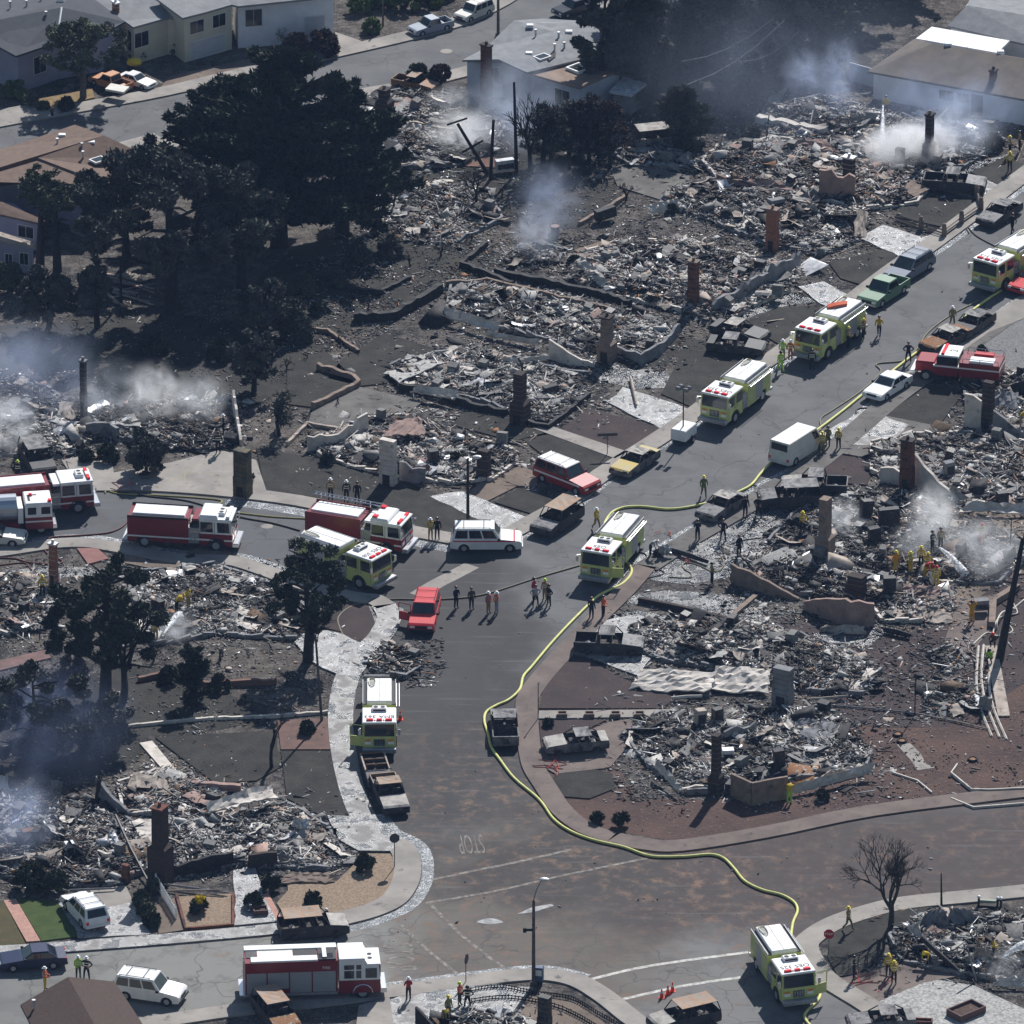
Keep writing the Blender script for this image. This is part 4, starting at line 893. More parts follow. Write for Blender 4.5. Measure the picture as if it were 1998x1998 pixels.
    car('burnt_convertible', 'roofless burnt car shell squeezed behind the rust-roofed pickup', 'burnt car', (743,1542), (727,1492), 'open', BDARK, **B)
    car('burnt_pickup', 'silver burnt pickup with black bed beside the thick hose', 'burnt pickup', (982,1402), (987,1462), 'pickup', BGREY, roof=BGREY, hood=BGREY, **B)
    car('burnt_sedan', 'silver-grey burnt sedan on the driveway above the curved sidewalk', 'burnt car', (1074,1468), (1172,1460), 'sedan', BGREY, roof=BGREY, hood=BWHT, z=.12, **B)
    car('burnt_pickup', 'grey burnt pickup with empty bed on the ash-covered driveway', 'burnt pickup', (1242,1274), (1136,1270), 'pickup', BDARK, roof=BDARK, hood=BGREY, z=.12, **B)
    car('burnt_sedan', 'pale burnt coupe beside the thick hose below the walking firefighter', 'burnt car', (1381,1016), (1434,984), 'sedan', BGREY, roof=BWHT, hood=BGREY, **B)
    car('burnt_pickup', 'black burnt double-cab pickup behind another burnt vehicle near the hose', 'burnt pickup', (1528,958), (1648,962), 'pickup', BDARK, roof=BGREY, hood=BWHT, **B)
    car('burnt_suv', 'black burnt SUV just in front of the double-cab pickup', 'burnt car', (1494,986), (1588,982), 'suv', BDARK, roof=BGREY, hood=BGREY, **B)
    car('burnt_sedan', 'burnt car with a yellow bonnet at the left kerb', 'burnt car', (1213,930), (1264,897), 'sedan', BGREY, roof=BWHT, hood=BYEL, **B)
    car('burnt_suv', 'grey burnt SUV at the kerb near the red and white command car', 'burnt car', (1060,1046), (1114,1010), 'suv', BDARK, roof=BORG, hood=BGREY, **B)
    car('burnt_suv', 'rust-orange-roofed burnt minivan at the kerb above the rescue truck', 'burnt car', (674,1816), (548,1827), 'suv', BDARK, roof=BORG, hood=BWHT, **B)
    car('burnt_suv', 'burnt SUV with rusty roof and open sunroof at the bottom edge', 'burnt car', (562,2022), (516,1966), 'suv', BDARK, roof=BORG, hood=RUST, **B)
    car('burnt_suv', 'burnt SUV shell on the driveway behind the first red engine', 'burnt car', (84,928), (62,893), 'suv', BDARK, roof=BGREY, hood=BDARK, **B)
    car('burnt_sedan', 'beige-roofed sedan cut by the left edge on the side street', 'burnt car', (42,1060), (-60,1056), 'sedan', CREAM, group=G1)
    car('burnt_sedan', 'burnt black car closest to the walking firefighter on the right kerb', 'burnt car', (1871,662), (1922,628), 'sedan', BDARK, roof=BGREY, hood=BDARK, **B)
    car('burnt_sedan', 'burnt car with pale roof beside the dark red wildland engine', 'burnt car', (1815,688), (1874,660), 'sedan', BDARK, roof=BWHT, hood=RUST, **B)
    car('burnt_sedan', 'burnt sedan standing in foamy water at the top of the road', 'burnt car', (1924,444), (1975,412), 'sedan', BDARK, roof=BGREY, hood=BGREY, **B)
    car('burnt_pickup', 'black burnt pickup behind the brick pier fence', 'burnt pickup', (1910,374), (1816,368), 'pickup', BDARK, roof=BDARK, hood=BGREY, z=.1, **B)
    car('burnt_sedan', 'burnt car with rusty pink roof, lower one of the pair beside the engines', 'burnt car', (1480,690), (1396,682), 'sedan', BDARK, roof=BGREY, hood=BDARK, **B)
    car('burnt_sedan', 'burnt car with bleached roof, upper one of the pair beside the engines', 'burnt car', (1484,668), (1404,650), 'sedan', BDARK, roof=BWHT, hood=BDARK, **B)
    car('burnt_pickup', 'rust-brown burnt pickup on the upper street sidewalk', 'burnt pickup', (848,180), (773,165), 'pickup', RUST, roof=BORG, hood=BORG, **B, k=.76)
    car('burnt_van', 'burnt van with a pale warped roof behind the charred trees', 'burnt van', (1320,280), (1262,286), 'suv', BGREY, roof=BWHT, hood=BGREY, **B)
    car('burnt_suv', 'burnt car with a bleached orange roof at the lower edge by the road markings', 'burnt car', (1296,2010), (1372,1992), 'suv', BDARK, roof=BORG, hood=BWHT, **B)
    car('burnt_sedan', 'burnt car cut by the bottom edge beside the pale gravel yard', 'burnt car', (1672,2008), (1764,2002), 'sedan', BGREY, roof=BGREY, hood=BGREY, **B)
    # red hose bundles on engine 2
    b = MB(); c = V(1636,597,2.98)
    for k in range(4): b.tube([c+Vector((-.9,-.3+.18*k,-.05)), c+Vector((-.2,-.1+.18*k,.06)), c+Vector((.7,.35+.16*k,0))], .1, 6)
    tag(b.build('hose_bundle', mat('orange_hose', (.6,.13,.06), rough=.7)), 'orange hose bundle lying on the engine beside the burnt lawn', 'hose bundle')
    # light tower trailer
    c = V(1335,860,0); t = thing('light_tower_trailer', 'small white light tower trailer with a raised mast at the kerb', 'light tower', (c.x, c.y, .004), R(62))
    MB().bbox(-1.1, .9, -.65, .65, .45, 1.35, .06).build('housing', WHITE, t); MB().box(-1.1, .9, -.66, .66, .38, .448).build('chassis', DARKP, t)
    wheel(t, 0, -.75, .3, .18); wheel(t, 0, .75, .3, .18); MB().tube([(.9,0,.4),(2.0,0,.4)], .05, 5).build('drawbar', STEEL, t)
    c2 = MB().cyl((-.2,0,1.35), (-.2,0,4.6), .06, .045, n=8).build('mast', DARKP, t)
    for (x, y) in ((-.45,-.35), (-.45,.35), (.05,-.35), (.05,.35)): MB().bbox(x-.14, x+.14, y-.16, y+.16, 4.5, 4.8, .04).build('floodlight', GREYW, t)
    MB().tube([(-.45,-.35,4.65),(-.45,.35,4.65),(.05,.35,4.65),(.05,-.35,4.65),(-.45,-.35,4.65)], .03, 4).build('lamp_bracket', DARKP, t)
# ---------------------------------------------------------------- rubble of the burnt houses
def in_poly(P, x, y):
    c = False; n = len(P); j = n-1
    for i in range(n):
        if ((P[i].y > y) != (P[j].y > y)) and (x < (P[j].x-P[i].x)*(y-P[i].y)/(P[j].y-P[i].y+1e-12)+P[i].x): c = not c
        j = i
    return c
PAL = [ASHW, ASHG, CHAR, STUC, PINK, WOODB, WHMET, RUST, BLACKM]
def shard_arrays(n, xyz, rng, wts, big=1.0, flat=.45):
    """boxes: plates, sticks and chunks"""
    kind = rng.choice(3, n, p=[flat+.17, .24, .59-flat])
    a = rng.lognormal(-2.6, .55, n)*big; a[rng.random(n) < .03] *= 3.5; h = np.zeros((n, 3))
    h[:, 0] = a; h[:, 1] = a*rng.uniform(.4, 1, n); h[:, 2] = .012+.02*rng.random(n)
    st = kind == 1; m = st.sum(); h[st, 0] = rng.lognormal(-1.3, .6, m)*big; h[st, 1] = .02+.03*rng.random(m); h[st, 2] = .015+.025*rng.random(m)
    ck = kind == 2; h[ck, 2] = a[ck]*rng.uniform(.25, .8, ck.sum()); h[ck] *= .75
    h = np.minimum(h, 1.1)
    yaw = rng.uniform(0, 2*np.pi, n); tilt = rng.normal(0, .24, n); roll = rng.normal(0, .27, n)
    ux = np.stack([np.cos(yaw)*np.cos(tilt), np.sin(yaw)*np.cos(tilt), np.sin(tilt)], 1)
    t = np.stack([-np.sin(yaw), np.cos(yaw), np.zeros(n)], 1); up = np.cross(ux, t)
    uy = t*np.cos(roll)[:, None]+up*np.sin(roll)[:, None]; uz = np.cross(ux, uy)
    c = xyz.copy(); c[:, 2] += np.abs(ux[:, 2])*h[:, 0]*.35+.02
    X = ux*h[:, :1]; Y = uy*h[:, 1:2]; Z = uz*h[:, 2:3]
    sg = np.array([(-1,-1,-1),(1,-1,-1),(1,1,-1),(-1,1,-1),(-1,-1,1),(1,-1,1),(1,1,1),(-1,1,1)])
    jit = 1+rng.uniform(-.28, .28, (n, 8, 1))
    v = c[:, None, :]+(sg[None, :, 0:1]*X[:, None, :]+sg[None, :, 1:2]*Y[:, None, :])*jit+sg[None, :, 2:3]*Z[:, None, :]
    f = np.array([(3,2,1,0),(4,5,6,7),(0,1,5,4),(1,2,6,5),(2,3,7,6),(3,0,4,7)])
    F = (np.arange(n)[:, None, None]*8+f[None]).reshape(-1, 4)
    s0 = xyz[0, 0]; nz = np.sin(xyz[:,0]*.9+s0)+np.sin(xyz[:,1]*.55+1.3*s0+xyz[:,0]*.4)+np.sin((xyz[:,0]-xyz[:,1]*.8)*1.9+s0)+rng.normal(0, .5, n)
    lt = rng.choice(len(PAL), n, p=np.array([a*q for a, q in zip(wts, (3.2,2.2,.25,2,2,.8,1.2,1,.3))])/sum(a*q for a, q in zip(wts, (3.2,2.2,.25,2,2,.8,1.2,1,.3))))
    dk = rng.choice(len(PAL), n, p=np.array([a*q for a, q in zip(wts, (.22,.6,2.4,.3,.3,1,.4,1,2))])/sum(a*q for a, q in zip(wts, (.22,.6,2.4,.3,.3,1,.4,1,2))))
    mi = np.repeat(np.where(nz > .15, lt, dk), 6)
    return v.reshape(-1, 3), F, mi
W_GREY = [17, 22, 40, 5, 1, 6, 6, 1.5, 6]; W_DARK = [7, 17, 42, 4, 1, 8, 4, 2, 12]; W_PINK = [15, 20, 24, 9, 12, 7, 4, 4, 5]; W_TAN = [22, 20, 24, 13, 5, 7, 5, 2, 4]
def rubble(label, px, n, wts=W_GREY, height=.7, big=1.0, edge=.35):
    n = int(n*3.3); big = .55+.38*big
    rng = np.random.default_rng(len(label)*7+int(px[0][0])); P = [V(x, y) for x, y in px]
    xs = [p.x for p in P]; ys = [p.y for p in P]; pts = []
    while len(pts) < n:
        x = rng.uniform(min(xs)-1.5, max(xs)+1.5); y = rng.uniform(min(ys)-1.5, max(ys)+1.5)
        if in_poly(P, x, y) or rng.random() < edge*.12: pts.append((x, y))
    cx = sum(xs)/len(xs); cy = sum(ys)/len(ys); sd_ = rng.uniform(0, 9)
    def hz(x, y):
        if not in_poly(P, x, y): return 0.0
        d = 1.0
        for k in range(8):
            a = k*math.pi/4
            if not in_poly(P, x+1.2*math.cos(a), y+1.2*math.sin(a)): d -= .12
        return max(0, d)*height*.72*(.45+.55*(.5+.5*vnoise(x, y, .42, sd_))+.25*vnoise(x, y, 1.7, sd_))
    A = np.array([(x, y, max(0, hz(x, y))*rng.uniform(.75, 1.1)) for x, y in pts])
    v, F, mi = shard_arrays(n, A, rng, wts, big)
    t = thing('rubble_heap', label, 'rubble', (0, 0, 0)); t['kind'] = 'stuff'
    o = npmesh('rubble', v, F, PAL, mi, t); o['kind'] = 'stuff'
    # bent sheets of plaster and metal, upright black boxes
    b = MB(); area = (max(xs)-min(xs))*(max(ys)-min(ys)); ns = int(min(34, area*.055))
    for q in range(ns*3):
        x = rng.uniform(min(xs), max(xs)); y = rng.uniform(min(ys), max(ys))
        if not in_poly(P, x, y): continue
        z = hz(x, y); a = rng.uniform(0, 6.28) if q % 2 else R(62)+rng.integers(0, 2)*1.57+rng.normal(0, .15); L = rng.uniform(.35, 1.25); wd = rng.uniform(.18, .5); cv = rng.uniform(-.5, .5); tl = rng.normal(0, .35); vs = []
        c_, s_ = math.cos(a), math.sin(a)
        for i in range(6):
            u = -1+2*i/5
            for v in (-1, 0, 1):
                lx = u*L+rng.normal(0, .05); ly = v*wd*(1+rng.normal(0, .12)); lz = z+.15+cv*(u*u)*.5+v*wd*tl+(.1*wd if v == 0 else 0)+rng.normal(0, .03)
                vs.append((x+lx*c_-ly*s_, y+lx*s_+ly*c_, max(.05, lz)))
        n0 = len(vs); vs += [(a_, b_, c__-.04) for a_, b_, c__ in vs]; fs = []
        for i in range(5):
            for j in range(2): k = i*3+j; fs += [(k, k+3, k+4, k+1), (n0+k, n0+k+1, n0+k+4, n0+k+3)]
            k = i*3; fs += [(k, n0+k, n0+k+3, k+3), (k+2, k+5, n0+k+5, n0+k+2)]
        fs += [(0,1,n0+1,n0), (1,2,n0+2,n0+1), (15,n0+15,n0+16,16), (16,n0+16,n0+17,17)]
        b.add(vs, fs, int(rng.choice([3, 3, 4, 6, 0, 1, 2, 8, 9], p=[.16,.12,.04+.08*(wts[4] > 3),.1,.13,.17,.06,.08,.14-.08*(wts[4] > 3)])))
        if q % 6 == 0:
            hgt = rng.uniform(.4, 1.1); ww = rng.uniform(.25, .5); b.box(-ww, ww, -.3, .3, 0, hgt, 8 if q % 12 else 1, M=Matrix.Translation((x+1, y, z*.8))@Matrix.Rotation(a, 4, 'Z')@Matrix.Rotation(rng.normal(0, .2), 4, 'X'))
    o = b.build('collapsed_sheets', PAL+[PALE], t); o['kind'] = 'stuff'
    # what is left of the foundation round it
    b = MB(); fw = PALE if wts in (W_TAN, W_PINK) else GREYW
    for i in range(len(P)):
        if rng.random() < .3: continue
        A_, B_ = P[i], P[(i+1) % len(P)]; d = B_-A_; n0 = max(1, int(d.length/.9)); nn = Vector((-d.y, d.x, 0)).normalized()*.11
        for k in range(n0):
            if rng.random() < .12: continue
            p0 = A_+d*(k/n0); p1 = A_+d*((k+1)/n0); h0 = rng.uniform(.15, .5); h1 = rng.uniform(.15, .5)
            b.add([p0-nn, p1-nn, p1+nn, p0+nn, p0-nn+Vector((0,0,h0)), p1-nn+Vector((0,0,h1)), p1+nn+Vector((0,0,h1)), p0+nn+Vector((0,0,h0))], [(0,1,5,4),(1,2,6,5),(2,3,7,6),(3,0,4,7),(4,5,6,7)])
    if b.v: o = b.build('foundation_remains', fw, t); o['kind'] = 'stuff'
    # the ash bed under it
    st = .45; nx = int((max(xs)-min(xs)+2)/st)+2; ny = int((max(ys)-min(ys)+2)/st)+2
    vs = np.zeros((nx*ny, 3)); k = 0
    for i in range(nx):
        for j in range(ny):
            x = min(xs)-1+i*st; y = min(ys)-1+j*st; z = hz(x, y); vs[k] = (x, y, z*.92+.02 if z > 0 else -.05); k += 1
    fs = np.array([(i*ny+j, (i+1)*ny+j, (i+1)*ny+j+1, i*ny+j+1) for i in range(nx-1) for j in range(ny-1)])
    b = npmesh('ash_bed', vs, fs, ASHBED, None, t); b['kind'] = 'stuff'
    return t
ASHBED = mat('ash_bed', (.04,.038,.04), (.17,.16,.152), sc=.45, rough=.95, lo=.42, hi=.58, c3=(.5,.48,.46), sc3=2.6, lo3=.54, hi3=.64, bump=.12, bsc=4)
def scatter(name, label, px, n, wts=W_DARK, big=.38):
    rng = np.random.default_rng(n+int(px[0][1])); P = [V(x, y) for x, y in px]; xs = [p.x for p in P]; ys = [p.y for p in P]; pts = []
    while len(pts) < n:
        x = rng.uniform(min(xs), max(xs)); y = rng.uniform(min(ys), max(ys))
        if in_poly(P, x, y) and vnoise(x, y, .35, 3)+rng.normal(0, .4) > -.15: pts.append((x, y, .02))
    v, F, mi = shard_arrays(n, np.array(pts), rng, wts, big); v[:, 2] = np.maximum(v[:, 2], -.02)
    o = npmesh(name, v, F, PAL, mi); tag(o, label, 'debris', kind='stuff')

def ragged_wall(name, label, px, h, m=GREYW, th=.22, z=0, rag=.35, cat='wall', low=None):
    """standing remnant of a wall: line of photo points on the ground; h list or number"""
    P = [V(x, y) for x, y in px]; N = len(P); hs = h if isinstance(h, (list, tuple)) else [h]*N
    pts = []; H = []
    for i in range(N-1):
        n = max(2, int((P[i+1]-P[i]).length/.5))
        for k in range(n): pts.append(P[i].lerp(P[i+1], k/n)); H.append(hs[i]*(1-k/n)+hs[i+1]*k/n)
    pts.append(P[-1]); H.append(hs[-1]); n = len(pts); b = MB(); vs = []
    for i, p in enumerate(pts):
        d = pts[min(i+1, n-1)]-pts[max(i-1, 0)]; d.z = 0; d.normalize(); q = Vector((-d.y, d.x, 0))*th/2
        hh = max(.08, H[i]*(1+random.uniform(-rag, rag)*.5))
        vs += [(p-q)+Vector((0,0,z)), (p+q)+Vector((0,0,z)), (p+q)+Vector((0,0,z+hh)), (p-q)+Vector((0,0,z+hh))]
    fs = [(0,1,2,3), (4*n-1, 4*n-2, 4*n-3, 4*n-4)]
    for i in range(n-1):
        a = 4*i; c = a+4; fs += [(a, a+3, c+3, c), (a+1, c+1, c+2, a+2), (a+3, a+2, c+2, c+3)]
    b.add(vs, fs); o = b.build(name, m); tag(o, label, cat); return o
def chimney(label, x0, x1, ytop, ybase, m=BRICK, m2=None, shoulder=None, cap=True, yaw=R(62), name='brick_chimney', dpt=.9):
    """x0, x1: left and right photo edges; ytop/ybase: photo rows of the top and the foot"""
    s = scale_at(ybase); p = V((x0+x1)/2, ybase); H = (ybase-ytop)/s/math.cos(PITCH); w_ = (x1-x0)/s/1.22
    t = thing(name, label, 'chimney', (p.x, p.y, 0), yaw-math.pi/2, None)
    d = w_*dpt; zs = H*.45 if shoulder is None else H*shoulder
    ws = w_ if shoulder is None else w_*1.0; wt = w_ if shoulder is None else w_*.58
    b = MB()
    n = 5; vs = []; lv = [0, zs*.5, zs, zs+.25 if shoulder else zs+.01, H*.8, H]
    for i, z in enumerate(lv):
        ww = (ws if i < 3 else wt)/2; dd = (d if i < 3 else d*.75)/2; j = .02
        vs += [(-ww+random.uniform(-j, j), -dd, z), (ww+random.uniform(-j, j), -dd, z), (ww, dd, z), (-ww, dd, z)]
    fs = [(3,2,1,0)]
    for i in range(len(lv)-1):
        for k in range(4): fs.append((4*i+k, 4*i+(k+1) % 4, 4*i+4+(k+1) % 4, 4*i+4+k))
    e = 4*(len(lv)-1); fs.append((e, e+1, e+2, e+3)); b.add(vs, fs); b.build('stack', m, t)
    if cap:
        MB().box(-wt/2-.08, wt/2+.08, -d*.375-.08, d*.375+.08, H+.002, H+.14).build('cap', m2 or m, t)
        MB().cyl((0,0,H+.14), (0,0,H+.42), .13, n=8).build('flue', m2 or GREYW, t)
    b = MB()
    for k in range(int(H/.4)):
        z = .2+k*.4; ww = (ws if z < zs else wt)/2+.006; dd = (d if z < zs else d*.75)/2+.006
        if zs-.05 < z < zs+.3: continue
        b.box(-ww, ww, -dd, dd, z-.012, z+.012)
    b.build('mortar_courses', m2 or TANB, t)
    MB().box(-w_*.25, w_*.25, -d/2-.012, -d/2+.05, .1, min(zs*.6, 1.0)).build('firebox', CHAR, t)
    return t
def panel(label, corners, m=PALE, name='fallen_wall_panel', amp=.22, th=.1, cat='wall panel', nx=12, ny=5, curl=0):
    """buckled sheet through four photo corners (px, py, z)"""
    A, B, C, D = [V(x, y, z) for x, y, z in corners]; sd_ = random.uniform(0, 20); vs = []
    for i in range(nx+1):
        for j in range(ny+1):
            u = i/nx; v = j/ny; p = (A.lerp(B, u)).lerp(D.lerp(C, u), v)
            e = .16*(1 if 0 < i < nx else 1.6)
            p = p+Vector((random.uniform(-e, e)*.6, random.uniform(-e, e)*.8, amp*(vnoise(p.x, p.y, .37, sd_)*.5+random.uniform(-.5, .5)*(.3+.7*random.random()**2))+curl*(2*v-1)**2))
            p.z = max(p.z, .04); vs.append(p)
    n = len(vs); vs += [p-Vector((0, 0, th)) for p in vs]; fs = []
    for i in range(nx):
        for j in range(ny):
            q = i*(ny+1)+j; fs += [(q, q+ny+1, q+ny+2, q+1), (n+q, n+q+1, n+q+ny+2, n+q+ny+1)]
    for i in range(nx):
        q = i*(ny+1); fs.append((q, n+q, n+q+ny+1, q+ny+1)); q += ny; fs.append((q, q+ny+1, n+q+ny+1, n+q))
    for j in range(ny):
        fs.append((j, j+1, n+j+1, n+j)); q = nx*(ny+1)+j; fs.append((q, n+q, n+q+1, q+1))
    o = MB().add(vs, fs).build(name, m); tag(o, label, cat); return o
def appliance(label, px, py, w_=.75, h=.9, m=WHMET, yaw=.5, name='burnt_appliance', tip=0, z=.3):
    p = V(px, py, z); b = MB(); b.bbox(-w_/2, w_/2, -.32, .32, 0, h, .03); b.box(-w_/2+.05, w_/2-.05, -.335, -.32, .1, h-.15)
    t = thing(name, label, 'appliance', p, yaw); t.rotation_euler = (tip, random.uniform(-.12, .12), yaw)
    b.build('cabinet', m, t); MB().box(-w_/2+.1, w_/2-.1, -.35, -.336, .15, h-.3).build('door', BLACKM, t); return t
def beam(label, p0, p1, r=.09, m=WOODB, name='charred_beam', z0=.3, z1=.3):
    a = V(*p0, z0); c = V(*p1, z1); mid = a.lerp(c, .5)+Vector((random.uniform(-.1, .1), random.uniform(-.1, .1), .03)); 
    o = MB().tube([a, mid, c], [r, r*1.05, r*.85], 5).build(name, m); tag(o, label, 'beam'); return o

def ruins():
    r = rubble
    r('rubble of the house by the upper street, behind the blackened chimney', [(640,225),(700,195),(800,178),(880,190),(960,215),(985,250),(960,300),(900,325),(760,330),(700,320),(650,290)], 3600, W_DARK, .8)
    r('grey rubble spread where a white jet hits, below the big intact house', [(1490,215),(1600,190),(1720,220),(1800,235),(1900,240),(1960,275),(1880,330),(1760,330),(1640,300),(1500,262)], 5200, W_GREY, .7)
    r('rubble with pink stucco below the low foundation wall at upper right', [(1400,290),(1520,272),(1650,310),(1760,330),(1830,345),(1790,400),(1690,410),(1560,390),(1400,350),(1370,320)], 4600, W_PINK, .8)
    r('grey rubble between the two brick chimneys at upper right', [(1300,375),(1400,352),(1560,392),(1690,412),(1675,470),(1600,500),(1500,480),(1400,440),(1290,400)], 4600, W_GREY, .8)
    r('tall brown and white rubble heap around the red-topped chimney, mid right', [(1130,500),(1200,480),(1330,470),(1440,500),(1560,530),(1540,570),(1470,600),(1400,640),(1330,610),(1200,580),(1105,550)], 6600, W_TAN, 1.1)
    r('flat dark ash field inside the large foundation behind the tan brick chimney', [(880,560),(945,553),(1090,575),(1240,610),(1320,645),(1300,680),(1240,712),(1160,690),(1050,660),(960,640),(870,610)], 6200, [14,28,36,3,1,4,6,1,4], .45)
    r('pale ash field around the tall black chimney in mid picture', [(760,715),(870,690),(960,690),(1060,720),(1150,735),(1150,775),(1080,825),(1010,815),(960,790),(850,770),(780,755)], 6000, [26,28,26,4,2,4,6,1,3], .55)
    r('rubble with pink sheet behind the white stucco chimney', [(640,850),(710,820),(790,815),(900,850),(1000,885),(1010,905),(960,940),(880,945),(780,935),(690,915),(620,890)], 5200, W_TAN, .7)
    r('grey rubble at the left edge behind the red engines', [(-40,745),(60,735),(130,790),(180,860),(140,890),(60,895),(-40,880)], 3600, W_GREY, .8)
    r('black smoking rubble between the thin pipe chimney and the bent wall', [(170,800),(300,790),(440,780),(470,850),(440,880),(330,880),(200,850)], 3000, W_DARK, .8)
    r('rubble sloping behind the red sooty chimney on the right', [(1700,870),(1780,850),(1900,850),(2010,870),(2040,960),(1960,990),(1850,980),(1790,935),(1700,925)], 4600, W_TAN, .7)
    r('rubble at the right edge above the two dark chimneys', [(1880,760),(1960,730),(2050,720),(2050,850),(1960,850),(1890,820)], 2600, W_GREY, .8)
    r('wet black rubble with steam around the tall tan chimney', [(1545,1010),(1640,960),(1760,960),(1850,1000),(1960,1040),(2010,1080),(1950,1140),(1860,1140),(1700,1130),(1560,1110),(1500,1060)], 6600, W_DARK, .75)
    r('dark rubble behind the long leaning grey wall on the right', [(1440,1090),(1560,1080),(1700,1130),(1780,1160),(1760,1200),(1660,1180),(1560,1160),(1450,1130)], 3800, W_DARK, .8)
    r('rubble strewn around the pinkish broken wall and black firebox', [(1700,1130),(1860,1140),(1860,1190),(1800,1215),(1720,1215),(1690,1170)], 2300, W_PINK, .5)
    r('black and grey rubble behind the pale plaster block on the right', [(1230,1225),(1350,1205),(1500,1225),(1640,1265),(1720,1310),(1680,1360),(1560,1350),(1420,1310),(1290,1290),(1225,1262)], 6400, [12,26,40,5,1,6,6,1,5], .75)
    r('black rubble of the corner house behind the stucco bay', [(1215,1440),(1290,1390),(1400,1400),(1500,1385),(1630,1395),(1700,1470),(1690,1500),(1540,1525),(1430,1545),(1340,1550),(1270,1500)], 7600, [13,22,44,4,1,6,6,1,6], .75)
    r('rubble under the pines at the left edge, lower left', [(-40,1130),(60,1120),(110,1170),(90,1230),(20,1240),(-40,1230)], 2000, W_TAN, .6)
    r('grey rubble behind the two charred pines where firefighters stand', [(270,1120),(420,1105),(540,1150),(600,1190),(580,1250),(420,1240),(300,1260),(230,1200)], 4600, W_GREY, .45)
    r('tangled black rubble at the left edge in front of the smoke', [(-40,1570),(60,1545),(190,1560),(270,1620),(290,1700),(220,1730),(80,1730),(-40,1700)], 5400, W_DARK, .9)
    r('bright ash rubble in front of the long pale fallen wall at lower left', [(330,1560),(420,1600),(560,1570),(640,1620),(680,1680),(640,1700),(500,1690),(350,1700),(330,1640)], 6600, [32,26,20,8,3,4,6,1,2], .7)
    r('rubble behind the dark chimney with pale slabs at lower left', [(230,1530),(330,1500),(440,1545),(440,1590),(330,1590),(240,1590)], 2200, W_TAN, .6)
    r('rubble with bent steel behind two firefighters at lower right', [(1735,1830),(1800,1790),(1930,1790),(2050,1800),(2050,1900),(1960,1915),(1850,1900),(1760,1880)], 4400, W_DARK, 1.0)
    r('charred rubble at the bottom edge beside the scalloped fence', [(815,2010),(900,1975),(1010,1985),(1060,2020),(1060,2060),(830,2060)], 1500, W_GREY, .8)
    r('heap of twisted black car wreckage behind the engine numbered 363', [(715,1290),(760,1262),(820,1268),(825,1300),(790,1325),(740,1318)], 1100, [4,8,45,2,0,6,6,8,30], .9)
    r('charred garden heap next to the round steel can', [(980,500),(1040,478),(1100,490),(1090,515),(1000,520)], 700, W_DARK, .36)
    r('burnt shed frame remains on the brown yard at right', [(1810,1280),(1860,1262),(1885,1290),(1850,1318)], 700, W_DARK, .5)
    r('grey wire and tyre remains on the brown yard at right', [(1800,1345),(1900,1340),(1905,1385),(1810,1395)], 900, W_DARK, .35)
    r('dark rubble under the burnt trees behind the smoke in upper middle', [(680,380),(800,350),(950,370),(980,430),(880,480),(740,470)], 2200, W_DARK, .4)
    r('debris beside the bulky burnt van in the upper middle', [(1190,300),(1260,290),(1330,290),(1400,310),(1360,335),(1230,325)], 1500, W_GREY, .4)
    sc = scatter
    sc('garden_debris', 'ash and splinters strewn over the upper yards', [(640,160),(1000,200),(1500,180),(1960,260),(1900,400),(1640,560),(1100,470),(640,480)], 10000, W_GREY)
    sc('garden_debris', 'ash and splinters strewn over the middle yards', [(560,500),(1100,470),(1640,560),(1330,830),(1130,960),(500,860)], 7000)
    sc('garden_debris', 'ash and splinters strewn over the right-hand yards', [(1700,800),(2040,640),(2040,1560),(1300,1600),(1080,1480),(1160,1230),(1420,1010)], 9000, W_GREY, .34)
    sc('garden_debris', 'ash and splinters strewn over the lower left yards', [(0,1080),(480,1100),(680,1200),(660,1340),(640,1600),(440,1720),(0,1700)], 7000, W_GREY, .34)
    sc('garden_debris', 'splinters strewn under the large cypress trees', [(0,560),(560,560),(560,840),(0,760)], 3000, W_DARK, .36)
    sc('street_debris', 'small flakes of ash lying on the asphalt', [(700,1250),(1100,1100),(1960,480),(1990,560),(1150,1200),(1000,1500),(1500,1640),(1990,1600),(1990,1700),(1500,1780),(700,1860)], 260, W_TAN, .25)
    sc('garden_debris', 'charred twigs and ash on the dark slope right of the big trees', [(560,520),(900,430),(1000,520),(860,570),(700,690),(620,760),(480,700)], 3500, W_DARK, .45)
    C_ = chimney
    C_('wide blackened brick chimney beside the burnt pickup on the upper street', 733,768,177,262, BRICKD, shoulder=.75)
    C_('tall dark brick chimney rising out of dense white smoke', 1799,1826,226,318, BRICKD, shoulder=.4)
    C_('short dark brick stub left of the smoking chimney', 1745,1766,290,322, BRICKD, cap=False)
    C_('sooty chimney with white flue on top of the pinkish wall', 1643,1669,309,366, BRICKD, WHMET)
    C_('narrow red brick chimney below the pinkish wall at upper right', 1494,1520,410,488, BRICKO, TANB)
    C_('thin red brick chimney in the brown rubble heap, mid right', 1341,1364,512,602, BRICK, TANB)
    C_('square tan brick chimney on the corner of the large ash field', 1165,1203,620,704, TANB, BRICKD, shoulder=.42)
    C_('tall black chimney standing alone in the pale ash field', 995,1034,728,826, BRICKD, shoulder=.42, cap=False)
    C_('white stucco chimney slab by the pink sheets', 738,777,858,946, PALE, GREYW, cap=False, dpt=.55)
    C_('dark square stack right of the white stucco chimney', 930,958,878,936, BRICKD, cap=False)
    C_('thin orange brick chimney beside the left charred pine', 96,114,1062,1142, BRICKO, WHMET)
    C_('sooty red brick chimney with slanting wall attached, right side', 1755,1784,860,954, BRICK, BRICKD)
